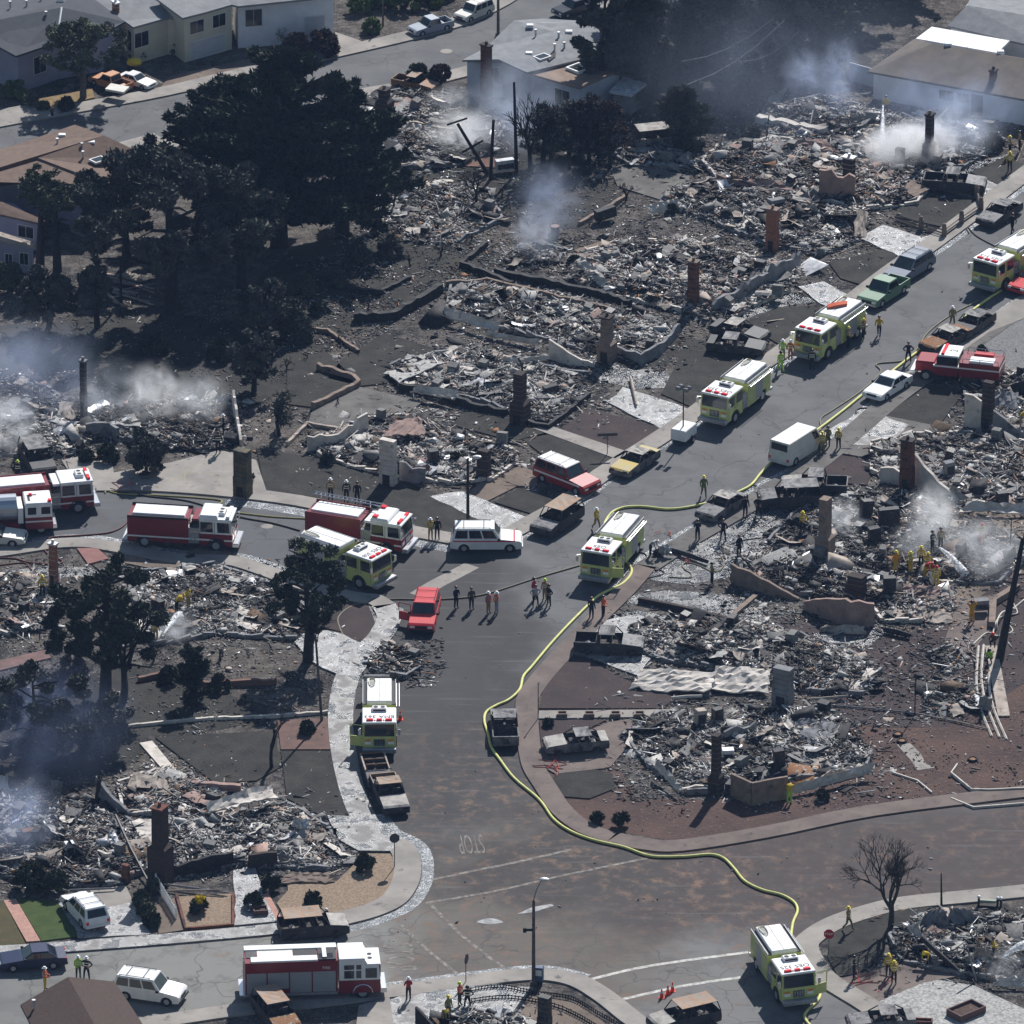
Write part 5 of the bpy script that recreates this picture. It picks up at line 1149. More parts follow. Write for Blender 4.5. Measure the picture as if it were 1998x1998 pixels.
    C_('dark chimney beside a white wall under the wildland engine', 1915,1940,745,834, BRICKD, cap=False)
    C_('tall tan block chimney with a low shoulder near the steam', 1590,1628,972,1090, TANB, GREYW, shoulder=.36, cap=False)
    C_('squat black firebox on the pinkish broken wall', 1652,1691,1122,1170, BRICKD, cap=False)
    C_('pale plaster block chimney with dark top, right side', 1505,1550,1302,1374, GREYW, BRICKD, cap=False, dpt=.7)
    C_('tall black chimney left of the stucco bay of the corner house', 1382,1412,1432,1548, BRICKD, shoulder=.3, cap=False)
    C_('dark brick chimney with wide base behind the white picket fence', 290,338,1574,1720, BRICKD, BRICK, shoulder=.48)
    C_('short red brick pier beside the dark chimney at lower left', 237,254,1686,1722, BRICK, cap=False)
    C_('slim steel pipe chimney at the edge of the white smoke on the left', 157,171,706,812, BLACKM, GREYW, name='pipe_chimney')
    C_('ochre stained pillar beside the wet sidewalk of the side street', 456,492,878,968, mat('ochre_pillar', (.15,.13,.07), (.05,.05,.05), sc=1.5), CHAR, cap=False, name='gate_pillar')
    C_('black square pillar in front of the street lamp at the bottom', 1048,1077,1942,2015, BLACKM, cap=False, name='charred_pillar')
    w_ = ragged_wall
    w_('broken_wall', 'pinkish broken wall below the sooty chimney with white flue', [(1598,388),(1668,392)], [2.6,2.4], PINK, .35)
    w_('foundation_wall', 'long white-topped foundation wall below the fence at upper right', [(1478,238),(1520,248),(1612,265)], .7, PALE, .7)
    w_('foundation_wall', 'low wall running down from the charred van at upper right', [(1400,350),(1480,375),(1500,385)], .5, TANB, .3)
    w_('foundation_wall', 'far wall of the large ash field behind the tan brick chimney', [(870,560),(950,553),(1060,580),(1190,610)], .5, TANB, .25)
    w_('foundation_wall', 'right wall of the large ash field beside the tan brick chimney', [(1195,690),(1250,712),(1290,690),(1325,650)], .9, GREYW, .25)
    w_('broken_wall', 'white curved garage wall left of the tan brick chimney', [(1072,700),(1110,712),(1160,716)], [1.6,1.0,.3], PALE, .2)
    w_('foundation_wall', 'front wall of the pale ash field left of the black chimney', [(780,760),(850,775),(930,800),(990,812)], .6, CHAR, .35)
    w_('foundation_wall', 'low kerb right of the black chimney in mid picture', [(1030,830),(1070,838),(1150,775)], .45, CHAR, .3)
    w_('foundation_wall', 'long black wall between the scorched gardens in mid picture', [(965,535),(1060,555),(1180,582),(1230,600)], .6, CHAR, .4)
    w_('foundation_wall', 'charred wall beside the tall brown rubble heap', [(1390,618),(1450,590),(1540,540),(1560,520)], [1.2,1.6,1.8,1.2], GREYW, .25)
    w_('retaining_wall', 'black garden retaining wall below the scorched slope', [(690,628),(765,625),(860,570)], .8, CHAR, .5)
    w_('retaining_wall', 'broken block wall around the upper patio', [(620,722),(690,742),(700,755),(610,800)], .6, TANB, .35)
    w_('retaining_wall', 'long black wall across the burnt garden in the upper middle', [(1000,560),(900,520),(950,480)], .5, CHAR, .35)
    w_('retaining_wall', 'stone wall from the smoking garden down to the patio', [(1130,440),(1200,400),(1222,385)], .35, TANB, .3)
    w_('retaining_wall', 'low terrace wall across the scorched slope, upper one', [(640,560),(740,575),(800,545)], .35, CHAR, .3)
    w_('retaining_wall', 'low terrace wall across the scorched slope, lower one', [(560,640),(640,650),(700,690)], .35, TANB, .25)
    w_('retaining_wall', 'garden edging between the ochre pillar and the burnt bushes', [(560,870),(600,830),(690,845)], .3, STUC, .25)
    w_('retaining_wall', 'long edging strip under the left pines above the lower lawn', [(240,1420),(400,1405),(545,1400),(640,1392)], .25, PALE, .2)
    w_('retaining_wall', 'red garden wall behind the rounded hedge tree', [(270,1330),(330,1318),(400,1340),(540,1335)], .45, mat('red_garden_wall', (.2,.11,.08), (.12,.08,.07), sc=1), .3)
    w_('broken_wall', 'white wall stump left of the white stucco chimney', [(600,880),(660,870),(717,845)], [1.3,1.1,1.8], PALE, .2)
    w_('broken_wall', 'grey wall between the white chimney and the pink sheet', [(780,938),(830,945)], [1.6,1.3], GREYW, .2)
    w_('broken_wall', 'white wall beside the dark chimney under the wildland engine', [(1882,832),(1914,836)], [2.7,2.7], PALE, .25)
    w_('broken_wall', 'slanting white gable wall right of the sooty red chimney', [(1784,945),(1830,965),(1880,985)], [2.6,1.2,.2], PALE, .25, rag=.1)
    w_('broken_wall', 'white low wall left of the sooty red chimney', [(1718,940),(1756,946)], [1.3,1.3], PALE, .25)
    w_('broken_wall', 'slanting wall right of the dark chimney under the wildland engine', [(1938,840),(1998,855)], [2.0,.5], GREYW, .25)
    w_('broken_wall', 'long leaning grey wall by the firefighter with the hose', [(1428,1138),(1500,1160),(1560,1172)], [1.7,1.1,.2], TANB, .25, rag=.15)
    w_('broken_wall', 'pinkish curved broken wall with the black firebox', [(1570,1190),(1620,1210),(1660,1225),(1705,1222)], [.8,1.8,2.3,2.0], PINK, .3, rag=.15)
    w_('broken_wall', 'tan speckled stucco bay of the corner house, facing left', [(1427,1553),(1466,1571)], 1.85, TANB, .2, rag=.02)
    w_('broken_wall', 'tan speckled stucco bay of the corner house, facing right', [(1466,1571),(1536,1558)], 1.85, TANB, .2, rag=.02)
    w_('broken_wall', 'black low front wall left of the tall chimney of the corner house', [(1330,1548),(1385,1540)], .5, PALE, .2)
    w_('broken_wall', 'black rear wall remnant in the corner house', [(1412,1452),(1475,1436)], 1.1, GREYW, .2)
    w_('broken_wall', 'black charred front wall right of the wide-based dark chimney', [(335,1712),(400,1700),(455,1690)], [.9,1.2,1.4], CHAR, .25)
    w_('broken_wall', 'sooty block wall above the gravel bed at lower left', [(485,1695),(541,1690)], 1.2, BRICKD, .3, rag=.08)
    w_('broken_wall', 'grey wall leaning by the charred tree at lower left', [(190,1560),(215,1580),(255,1600)], [1.9,1.3,.6], GREYW, .25, rag=.1)
    w_('broken_wall', 'bent pale wall edge right of the white smoke on the left', [(455,800),(470,870)], [2.0,.6], PALE, .2)
    w_('broken_wall', 'square grey wall in front of the thin pipe chimney', [(168,852),(215,850),(230,862)], 1.2, GREYW, .3, rag=.15)
    w_('broken_wall', 'dark leaning wall at the bottom beside the standing firefighters', [(812,2010),(855,2030)], [1.9,.8], CHAR, .2, rag=.05)
    w_('retaining_wall', 'pale retaining strip at the right beside the leaning charred trunk', [(1935,1225),(1938,1180),(1985,1150)], .5, TANB, .5, rag=.1)
    w_('retaining_wall', 'brick edge of the tan gravel bed at lower left', [(345,1752),(362,1816),(455,1809),(455,1748)], .28, BRICK, .2, rag=.1)
    w_('retaining_wall', 'long low wall between the wet drive and the rubble, right', [(1246,1175),(1330,1192),(1485,1232)], .45, BRICKD, .3, rag=.1)
    w_('retaining_wall', 'tan concrete footing lying across the wet slab, right', [(1421,1212),(1475,1166)], .3, TANB, .4, rag=.1)
    w_('retaining_wall', 'brick kerb along the side wall at lower left', [(375,1538),(470,1545)], .6, PINK, .4, rag=.1)
    p = panel
    p('pale buckled wall panel left of the large ash field', [(850,618,.4),(965,650,.5),(975,636,1.0),(868,606,.8)], PALE, curl=.3)
    p('long pale strip lying below the large ash field', [(950,652,.3),(1050,672,.4),(1055,664,.8),(955,645,.7)], PALE, ny=3)
    p('pale buckled panel on the front wall of the pale ash field', [(800,768,.4),(885,783,.5),(892,768,.9),(812,756,.8)], PALE, curl=.3)
    p('pale crumpled panel at the left corner of the pale ash field', [(750,728,.3),(820,700,.3),(870,705,.7),(780,745,.5)], ASHW)
    p('bright pale beam-like panel above the pale ash field', [(980,705,.5),(1070,700,.6),(1072,692,.9),(985,697,.8)], PALE, ny=3)
    p('pink roof sheet behind the white stucco chimney', [(750,852,1.0),(830,848,.9),(822,812,1.6),(770,822,1.4)], PINK)
    p('small pink sheet right of the white stucco chimney', [(790,925,.9),(842,915,1.0),(835,905,1.4),(800,912,1.2)], PINK)
    p('pink long sheet in the upper right rubble', [(1390,355,.4),(1550,372,.5),(1520,352,1.0),(1400,348,.8)], PINK)
    p('pink sheet near the low foundation wall at upper right', [(1530,282,.3),(1640,296,.4),(1610,270,.9),(1550,270,.8)], PINK)
    p('white curved roof sheet next to the smoke at upper right', [(1630,288,.4),(1720,300,.5),(1700,275,1.0),(1640,270,.9)], PALE)
    p('tan curled sheet below the pinkish wall', [(1545,408,.4),(1600,420,.4),(1595,395,1.2),(1560,392,1.0)], STUC)
    p('grey flat slab beside the brick pier fence', [(1752,370,.4),(1790,385,.4),(1812,368,.7),(1780,352,.7)], TANB, amp=.08)
    p('pink-grey leaning slab above the wet concrete drive', [(1664,462,.2),(1688,462,.2),(1692,412,1.3),(1672,408,1.4)], STUC)
    p('pale boards on the yard behind the smoking chimney', [(1780,222,.2),(1822,232,.2),(1820,222,.4),(1790,214,.4)], PALE, amp=.1)
    p('grey curved roof sheet right of the smoking chimney', [(1900,258,.3),(1945,262,.4),(1940,240,1.6),(1910,245,1.0)], GREYW)
    p('tan curved driveway slab left of the wet drive at top', [(1480,232,.15),(1500,190,.2),(1535,172,.3),(1512,222,.2)], CONC, amp=.06)
    p('pale wall panel fallen flat left of the brown rubble heap', [(1120,520,.5),(1175,560,.5),(1185,545,1.1),(1135,500,1.2)], PALE)
    p('white angular sheets in the brown rubble heap', [(1270,415,.5),(1330,400,.5),(1320,385,1.1),(1260,400,1.1)], PALE)
    p('pale tilted sheet right of the rubble heap, below the chimney', [(1290,585,.3),(1400,600,.3),(1390,585,.9),(1300,570,.9)], STUC)
    p('white ribbed roofing lying across the rubble, right', [(1225,1340,.3),(1380,1352,.4),(1400,1310,1.0),(1250,1302,1.0)], PALE, nx=16, ny=8, amp=.35)
    p('white crumpled roofing beside the pale plaster block', [(1380,1345,.3),(1500,1352,.4),(1502,1305,1.1),(1400,1300,1.0)], PALE, nx=14, ny=8, amp=.4)
    p('long pale strip lying right of the pale plaster block', [(1655,1350,.2),(1672,1348,.2),(1715,1308,.6),(1695,1300,.6)], PALE, ny=3)
    p('long white fallen wall at the front of the corner house', [(1545,1550,.15),(1700,1512,.3),(1705,1495,.9),(1545,1535,.7)], PALE, curl=.25)
    p('white scorched sheet behind the long white fallen wall', [(1590,1520,.4),(1690,1500,.4),(1680,1488,.8),(1610,1508,.8)], PALE)
    p('curved white wall strip at the left of the corner house', [(1275,1490,.9),(1325,1545,.5),(1332,1538,.9),(1284,1482,1.4)], PALE, ny=3)
    p('grey steel roofing sheets in the corner house', [(1580,1450,.5),(1640,1440,.5),(1625,1405,1.0),(1560,1425,1.0)], GREYW, amp=.12)
    p('blue-grey ash covered sheet behind the corner house', [(1530,1425,.3),(1610,1418,.4),(1612,1402,.8),(1560,1402,.8)], GREYW)
    p('long pale wall lying at the right edge below the slanting gable', [(1868,1002,.2),(2010,1006,.2),(2010,985,.8),(1890,985,.7)], PALE, curl=.2)
    p('slanting tan sheet at the foot of the gable wall', [(1845,955,.7),(1885,985,.2),(1895,975,.5),(1858,945,1.2)], STUC, ny=3)
    p('pink flattened sheets right of the black firebox', [(1760,1160,.3),(1830,1170,.3),(1840,1145,.8),(1765,1140,.8)], PINK)
    p('tan rolled sheet on the wet slab, right', [(1740,1208,.15),(1860,1216,.15),(1855,1195,.4),(1745,1190,.4)], STUC)
    p('pale curved sheet in front of the pinkish broken wall', [(1600,1230,.15),(1690,1238,.2),(1685,1222,.6),(1605,1220,.5)], STUC)
    p('long pale fallen wall across the lower left ruin', [(410,1590,.9),(545,1560,1.1),(530,1535,1.5),(402,1572,1.3)], PALE, curl=.25, nx=16)
    p('pale slab behind the wide-based dark chimney', [(250,1600,.4),(292,1655,.3),(318,1640,.6),(310,1595,.7)], PALE, amp=.12)
    p('tan sheet above the pale slab at lower left', [(250,1540,.4),(330,1560,.4),(325,1520,.9),(262,1505,.9)], STUC, amp=.15)
    p('white metal sheet on the black rubble at lower left', [(205,1645,.8),(230,1645,.8),(228,1618,1.4),(212,1620,1.4)], WHMET, amp=.12)
    p('pale sheet lying on the tangled black rubble, lower left', [(-10,1540,.6),(20,1540,.6),(15,1512,1.2),(-10,1515,1.2)], PALE)
    p('tan plywood sheet at the edge of the tan gravel bed', [(540,1722,.2),(655,1722,.2),(640,1702,.5),(560,1702,.5)], TANB, amp=.06)
    p('crumpled pale metal ball on the bright ash rubble', [(570,1610,.9),(603,1618,.9),(598,1598,1.5),(572,1595,1.6)], WHMET, amp=.3)
    p('dark roof sheet leaning behind the firefighters at lower right', [(1785,1806,.4),(1852,1812,.4),(1845,1778,1.6),(1812,1775,1.4)], GREYW)
    p('blue-grey roof sheet beside the leaning dark one at lower right', [(1850,1806,.5),(1925,1802,.4),(1895,1775,1.5),(1850,1772,1.6)], GREYW)
    p('white burnt wall sheet behind the crouching firefighter at lower right', [(1770,1835,.4),(1800,1840,.4),(1795,1800,1.5),(1775,1806,1.3)], PALE)
    p('tan bent door sheet between the firefighters at lower right', [(1890,1875,.4),(1935,1880,.4),(1930,1852,1.4),(1905,1852,1.5)], STUC)
    p('white slabs at the right edge near the bottom', [(1940,1922,.3),(2010,1925,.3),(2010,1905,.8),(1945,1905,.8)], PALE)
    p('pale ash sheet left of the thin pipe chimney', [(110,815,.4),(150,818,.4),(145,785,1.0),(118,782,.9)], STUC)
    p('white ash sheet beyond the fence under the cypress', [(230,540,.2),(275,548,.2),(272,535,.4),(245,530,.4)], STUC, amp=.08)
    p('white sheets beside the pool-like chimney ruin in upper left', [(770,258,.4),(830,262,.4),(820,240,1.0),(775,240,.9)], PALE)
    p('pale curled sheet beside the sloping wall at right edge', [(1935,790,.5),(1990,800,.5),(1985,765,1.3),(1945,762,1.3)], GREYW)
    p('pink and tan sheet at the left of the middle ruin', [(620,1170-305,.4),(700,850,.4),(690,838,.8),(640,850,.8)], PINK)
    a = appliance
    for (lab, x, y, ww, h, m, yw) in [('burnt fridge, the left one of two behind the tall tan chimney', 1688,1010,.9,1.5,BLACKM,.4), ('wide burnt cabinet behind the tall tan chimney', 1735,1028,1.6,1.6,BLACKM,.15),
        ('burnt washing machine between chimney and cabinet', 1707,1056,.9,1.2,BLACKM,.3), ('white-edged burnt dryer below the black firebox wall', 1735,1160,.95,1.5,BLACKM,.1),
        ('pale steel cabinet in the rubble below the slanting gable', 1852,925,.8,1.1,GREYW,.4), ('grey tank-like cabinet in the rubble at upper right', 1513,405,1.4,.8,GREYW,.6),
        ('black cabinet beside the tall chimney of the corner house', 1522,1500,.8,1.6,BLACKM,.2), ('burnt stove in the middle of the corner house', 1420,1480,.9,.8,WHMET,.1),
        ('dark water heater behind the corner house', 1400,1410,.7,1.2,BLACKM,.5), ('pale cabinet standing behind the corner house', 1365,1415,.8,1.3,STUC,.4),
        ('dark water heater beside the white stucco chimney ruin', 846,905,.8,1.2,BLACKM,.3), ('sooty box lying in the pale ash field', 1075,765,1.2,.6,BLACKM,.4),
        ('black chest in the garden beside the smoke', 1182,425,1.8,.9,BLACKM,.5), ('black garden box near the burnt trees', 985,330,1.6,.9,WHMET,.3),
        ('rusty orange box in the black rubble at lower left', 58,1640,1.1,.9,RUST,.3), ('white cabinet top in the black rubble at lower left', 136,1665,.7,.9,WHMET,.3),
        ('dark cabinet in the black rubble at left edge', 52,820,1.1,.6,GREYW,.4), ('grey box at the end of the brown path', 1915,1188,1.1,.8,GREYW,.1),
        ('burnt freezer on the rubble under the wildland engine', 1955,980,.9,.9,BLACKM,.3), ('burnt box on the smoking rubble beside the jet', 1902,1058,.9,.7,BLACKM,.4)]:
        a(lab, x, y, ww, h, m, yw)
    bm = beam
    bm('long charred beam from the chimney down to the driveway, lower left', (225,1590), (290,1722), .1, BLACKM, z0=1.2, z1=.3)
    bm('fallen dark gutter along the front of the lower left ruin', (320,1725), (445,1742), .08, GREYW)
    bm('second fallen gutter below the first at lower left', (325,1738), (440,1736), .07, STUC, z0=.15, z1=.5)
    bm('long white timber crossing the lower left yard edge', (135,1737), (225,1733), .08, GREYW)
    bm('blue-grey roof beam beside the green lawn', (62,1715), (128,1738), .12, GREYW, z0=.9, z1=.3)
    bm('fallen black utility pole across the wet slab', (1309,1072), (1381,1096), .2, BLACKM)
    bm('thick log lying on the wet concrete, right', (1725,1228), (1776,1240), .22, CHAR)
    bm('slanting white board leaning behind the smoking chimney', (1822,240), (1860,200), .08, PALE, z1=1.4)
    bm('long dark pipe lying across the brown lot, right', (1610,1375), (1790,1392), .06, GREYW, z0=.1, z1=.1)
    bm('continuation of the thin pipe towards the tracks', (1790,1392), (1940,1425), .06, STUC, z0=.1, z1=.1)
    bm('pale plank resting near the pale plaster block', (1575,1365), (1655,1358), .12, STUC)
    bm('white plank lying beyond the crumpled roofing', (1310,1362), (1370,1358), .13, PALE)
    bm('charred leaning post between ash fields in mid picture', (1012,700), (1020,725), .1, BLACKM, z0=2.2, z1=.3)
    bm('pale timber lying along the lane to the road, mid picture', (1230,735), (1242,790), .12, STUC)
    bm('bent steel rail between the lower right firefighters', (1888,1850), (1905,1912), .07, GREYW, z0=2.4, z1=.2)
    bm('thick charred tree limb at lower right', (1798,1830), (1870,1895), .2, CHAR, z0=1.8, z1=.3)
    bm('steel pipe lying level at lower right', (1835,1838), (1878,1835), .05, WHMET, z0=1.2, z1=1.3)
    bm('charred beam near the right drive', (1700,895), (1728,912), .14, BLACKM)
    bm('white boards beside the dark firebox wall', (1880,1045), (1905,1052), .1, PALE)
    bm('timber stacked at the foot of the slender utility pole on the left', (200,565), (232,592), .12, STUC, z0=.2, z1=.2)
    bm('thin bamboo-like post standing by the left edge yard', (215,760), (216,905), .04, GREYW)
    # white posts of drive edges at right: parallel planks
    for i, (q0, q1, lab) in enumerate([((1905,1330),(1935,1436),'white edging plank on the left of the yard track'), ((1915,1320),(1950,1438),'white edging plank in the middle of the yard track'), ((1930,1330),(1964,1442),'white edging plank on the right of the yard track')]):
        P = smooth_line([V(q0[0]+4,q0[1]-70+i*8,.08), V(*q0,.08), V(q0[0]+8,q0[1]+50,.08), V(*q1,.08)], 5); tag(MB().tube(P, .1, 4).build('edging_board', PALE), lab, 'edging')
    tag(MB().box(-.45,.45,-6,6,0,.12).build('yard_plank', STUC), 'wide pale plank beside the leaning charred trunk', 'plank'); o = bpy.data.objects['yard_plank']; o.location = V(1946,1330,.02); o.rotation_euler = (0,0,R(2))
# ---------------------------------------------------------------- trees and plants
LEAFD = mat('dark_cypress_foliage', (.014,.022,.015), (.06,.07,.045), sc=.6, rough=.85, spec=.2)
LEAFB = mat('dusty_dark_foliage', (.03,.035,.03), (.11,.11,.095), sc=.7, rough=.85, spec=.2)
LEAFG = mat('juniper_foliage', (.06,.10,.03), (.12,.17,.05), sc=.8, rough=.85, spec=.2)
LEAFO = mat('olive_foliage', (.05,.065,.04), (.12,.125,.08), sc=.8, rough=.85, spec=.2)
LEAFBR = mat('scorched_brown_foliage', (.06,.035,.025), (.03,.02,.018), sc=.8, rough=.9, spec=.2)
LEAFGR = mat('silvery_twigs', (.26,.24,.22), (.15,.14,.13), sc=1, rough=.9)
BARK = mat('charred_bark', (.016,.015,.016), (.04,.036,.034), sc=3, rough=.9)
BARKG = mat('grey_bark', (.13,.115,.1), (.07,.06,.055), sc=3, rough=.9)
YEL = mat('yellow_blossom', (.6,.45,.02), rough=.8)
def leaf_cloud(name, centres, n, size, m, parent, droop=0.0, outward=None, spread=.6, elong=2.0, seed=1):
    if n > 1200: n = int(n*1.7); size *= .72
    rng = np.random.default_rng(seed); C_ = np.array(centres); k = rng.integers(0, len(C_), n)
    d = rng.normal(0, 1, (n, 3)); d /= np.linalg.norm(d, axis=1)[:, None]; rr = C_[k, 3]*rng.uniform(.35, 1.0, n)**.6
    p = C_[k, :3]+d*rr[:, None]*np.array([1, 1, .7])
    a = d*.7+rng.normal(0, .55, (n, 3)); 
    if outward is not None: a += outward*np.stack([p[:, 0], p[:, 1], np.zeros(n)], 1)/(.01+np.linalg.norm(p[:, :2], axis=1)[:, None])+np.array([0, 0, droop])
    a /= np.linalg.norm(a, axis=1)[:, None]
    b = np.cross(a, rng.normal(0, 1, (n, 3))); b /= np.linalg.norm(b, axis=1)[:, None]
    s = size*rng.uniform(.5, 1.4, n); A = a*(s*elong*.5)[:, None]; B = b*(s*.5)[:, None]
    v = np.stack([p-A-B*.5, p-A+B*.5, p+A*.4+B, p+A, ], 1).reshape(-1, 3)
    f = np.arange(n*4).reshape(-1, 4)
    return npmesh(name, v, f, m, None, parent)
def limbs(mb, base, top, r, n, reach, zlo, seed, droop=.1, mi=0):
    rs = random.Random(seed); tips = []
    for i in range(n):
        u = zlo+(1-zlo)*i/max(1, n-1); u = min(.96, u+rs.uniform(-.03, .03)); s = Vector(base).lerp(Vector(top), u)
        an = rs.uniform(0, 6.283); L = reach*(1.05-.55*u)*rs.uniform(.7, 1.1)
        e = s+Vector((math.cos(an)*L, math.sin(an)*L, L*rs.uniform(.15, .5)-droop)); m_ = s.lerp(e, .5)+Vector((0, 0, L*.08))
        mb.tube([s, m_, e], [r*(1-u)*.5+.05, r*.2+.03, .03], 4, mi); tips.append(e); tips.append(m_)
    return tips
def tree(label, base, toppx, width, kind='cypress', seed=1, n=9000, size=.42, leaf=None, name='tree', group=None, low=.25, bark=None, cat='tree'):
    """base: photo point of the foot; toppx: photo row of the top; width: photo width of the crown"""
    rs = random.Random(seed); p = V(*base); s = scale_at(base[1]); H = (base[1]-toppx)/s/math.cos(PITCH)*.93; Rr = width/s/2
    t = thing(name, label, cat, (p.x, p.y, 0), 0, group); mb = MB(); r0 = max(.12, H*.035)
    top = (rs.uniform(-.4, .4), rs.uniform(-.3, .3), H*.93)
    mb.tube([(0,0,-.1), (rs.uniform(-.2,.2), 0, H*.3), (top[0]*.6, top[1], H*.62), top], [r0*1.3, r0, r0*.6, .05], 8)
    tips = limbs(mb, (0,0,0), top, r0, 22, Rr*.95, low*.8, seed)
    mb.build('trunk', bark or BARK, t); cs = []
    if kind == 'cypress':
        for i in range(52):
            u = low+(1-low)*rs.random()**.85; z = H*u; rad = Rr*(1.08-abs(u-.38)**1.6*1.9)*rs.uniform(.5, 1.3); rad = max(.7, rad); an = rs.uniform(0, 6.283); up = rad*rs.uniform(.05, .3)
            for k in range(9):
                q = .12+.88*k/8; cs.append((math.cos(an)*rad*q, math.sin(an)*rad*q, z-rad*.12+up*q*q, (Rr*.125+.12)*(1.1-.9*q)+.1))
        leaf_cloud('crown', cs, n, size, leaf or LEAFD, t, droop=.35, outward=.9, elong=2.6, seed=seed)
    elif kind == 'round':
        for i in range(58):
            z_ = rs.uniform(-1, 1); an = rs.uniform(0, 6.283); q = math.sqrt(max(0, 1-z_*z_)); k = rs.uniform(.45, 1.08)
            cs.append((math.cos(an)*q*Rr*k, math.sin(an)*q*Rr*k, H*(low+(1-low)/2)+z_*H*(1-low)/2*k, rs.uniform(.6, 1.3)*Rr*.135+.12))
        leaf_cloud('crown', cs, n, size, leaf or LEAFB, t, seed=seed)
    elif kind == 'sparse':
        for e in tips: cs.append((e.x, e.y, e.z, rs.uniform(.3, .8)))
        leaf_cloud('crown', cs, n, size, leaf or LEAFB, t, seed=seed)
    return t
def bare(label, base, toppx, width, seed=1, m=None, group=None, depth=5, name='bare_tree', kids=3, z0=.25, thick=1.0, cat='tree'):
    rs = random.Random(seed); p = V(*base); s = scale_at(base[1]); H = (base[1]-toppx)/s/math.cos(PITCH); Rr = width/s/2
    t = thing(name, label, cat, (p.x, p.y, 0), 0, group); tr = MB(); br = MB()
    def grow(q, d, L, r, k):
        if k == 0 or L < .12: return
        e = q+d*L; m_ = q.lerp(e, .5)+Vector((rs.uniform(-.06,.06)*L, rs.uniform(-.06,.06)*L, 0))
        (tr if k == depth else br).tube([q, m_, e], [r, r*.85, r*.68], 5 if k > 2 else 3)
        for i in range(kids if k > 1 else 0):
            a = rs.uniform(0, 6.283); sp = rs.uniform(.35, .85); ax = d.cross(Vector((math.cos(a), math.sin(a), .2))).normalized()
            nd = (d*math.cos(sp)+ax*math.sin(sp)*max(.5, Rr/H*2.1)+Vector((0,0,.12))).normalized(); grow(e.lerp(q, rs.uniform(0, .3)), nd, L*rs.uniform(.62, .85), r*.6, k-1)
    grow(Vector((0,0,-.1)), Vector((rs.uniform(-.1,.1),0,1)).normalized(), H*z0, H*.028*thick+.04, depth)
    tr.build('trunk', m or BARK, t); br.build('branches', m or BARK, t); return t
def shrub(label, px, py, rpx, m=None, h=None, n=900, size=.22, name='shrub', seed=1, group=None, z=0.0, cat='shrub'):
    rs = random.Random(seed); s = scale_at(py); Rr = rpx/s; p = V(px, py); h = h or Rr*1.1
    t = thing(name, label, cat, (p.x, p.y, z), 0, group); mb = MB()
    for i in range(7):
        a = i*.9; mb.tube([(0,0,0), (math.cos(a)*Rr*.4, math.sin(a)*Rr*.4, h*.6), (math.cos(a)*Rr*.7, math.sin(a)*Rr*.7, h*1.1)], [.05, .035, .012], 4)
    mb.build('stems', BARK, t); cs = []
    for i in range(26):
        a = rs.uniform(0, 6.283); u = rs.uniform(.1, 1); q = math.sqrt(1-(u*.95)**2)*.8
        cs.append((math.cos(a)*Rr*q, math.sin(a)*Rr*q, h*1.5*u*.8+.1, Rr*.3))
    leaf_cloud('foliage', cs, n, size, m or LEAFD, t, seed=seed); return t
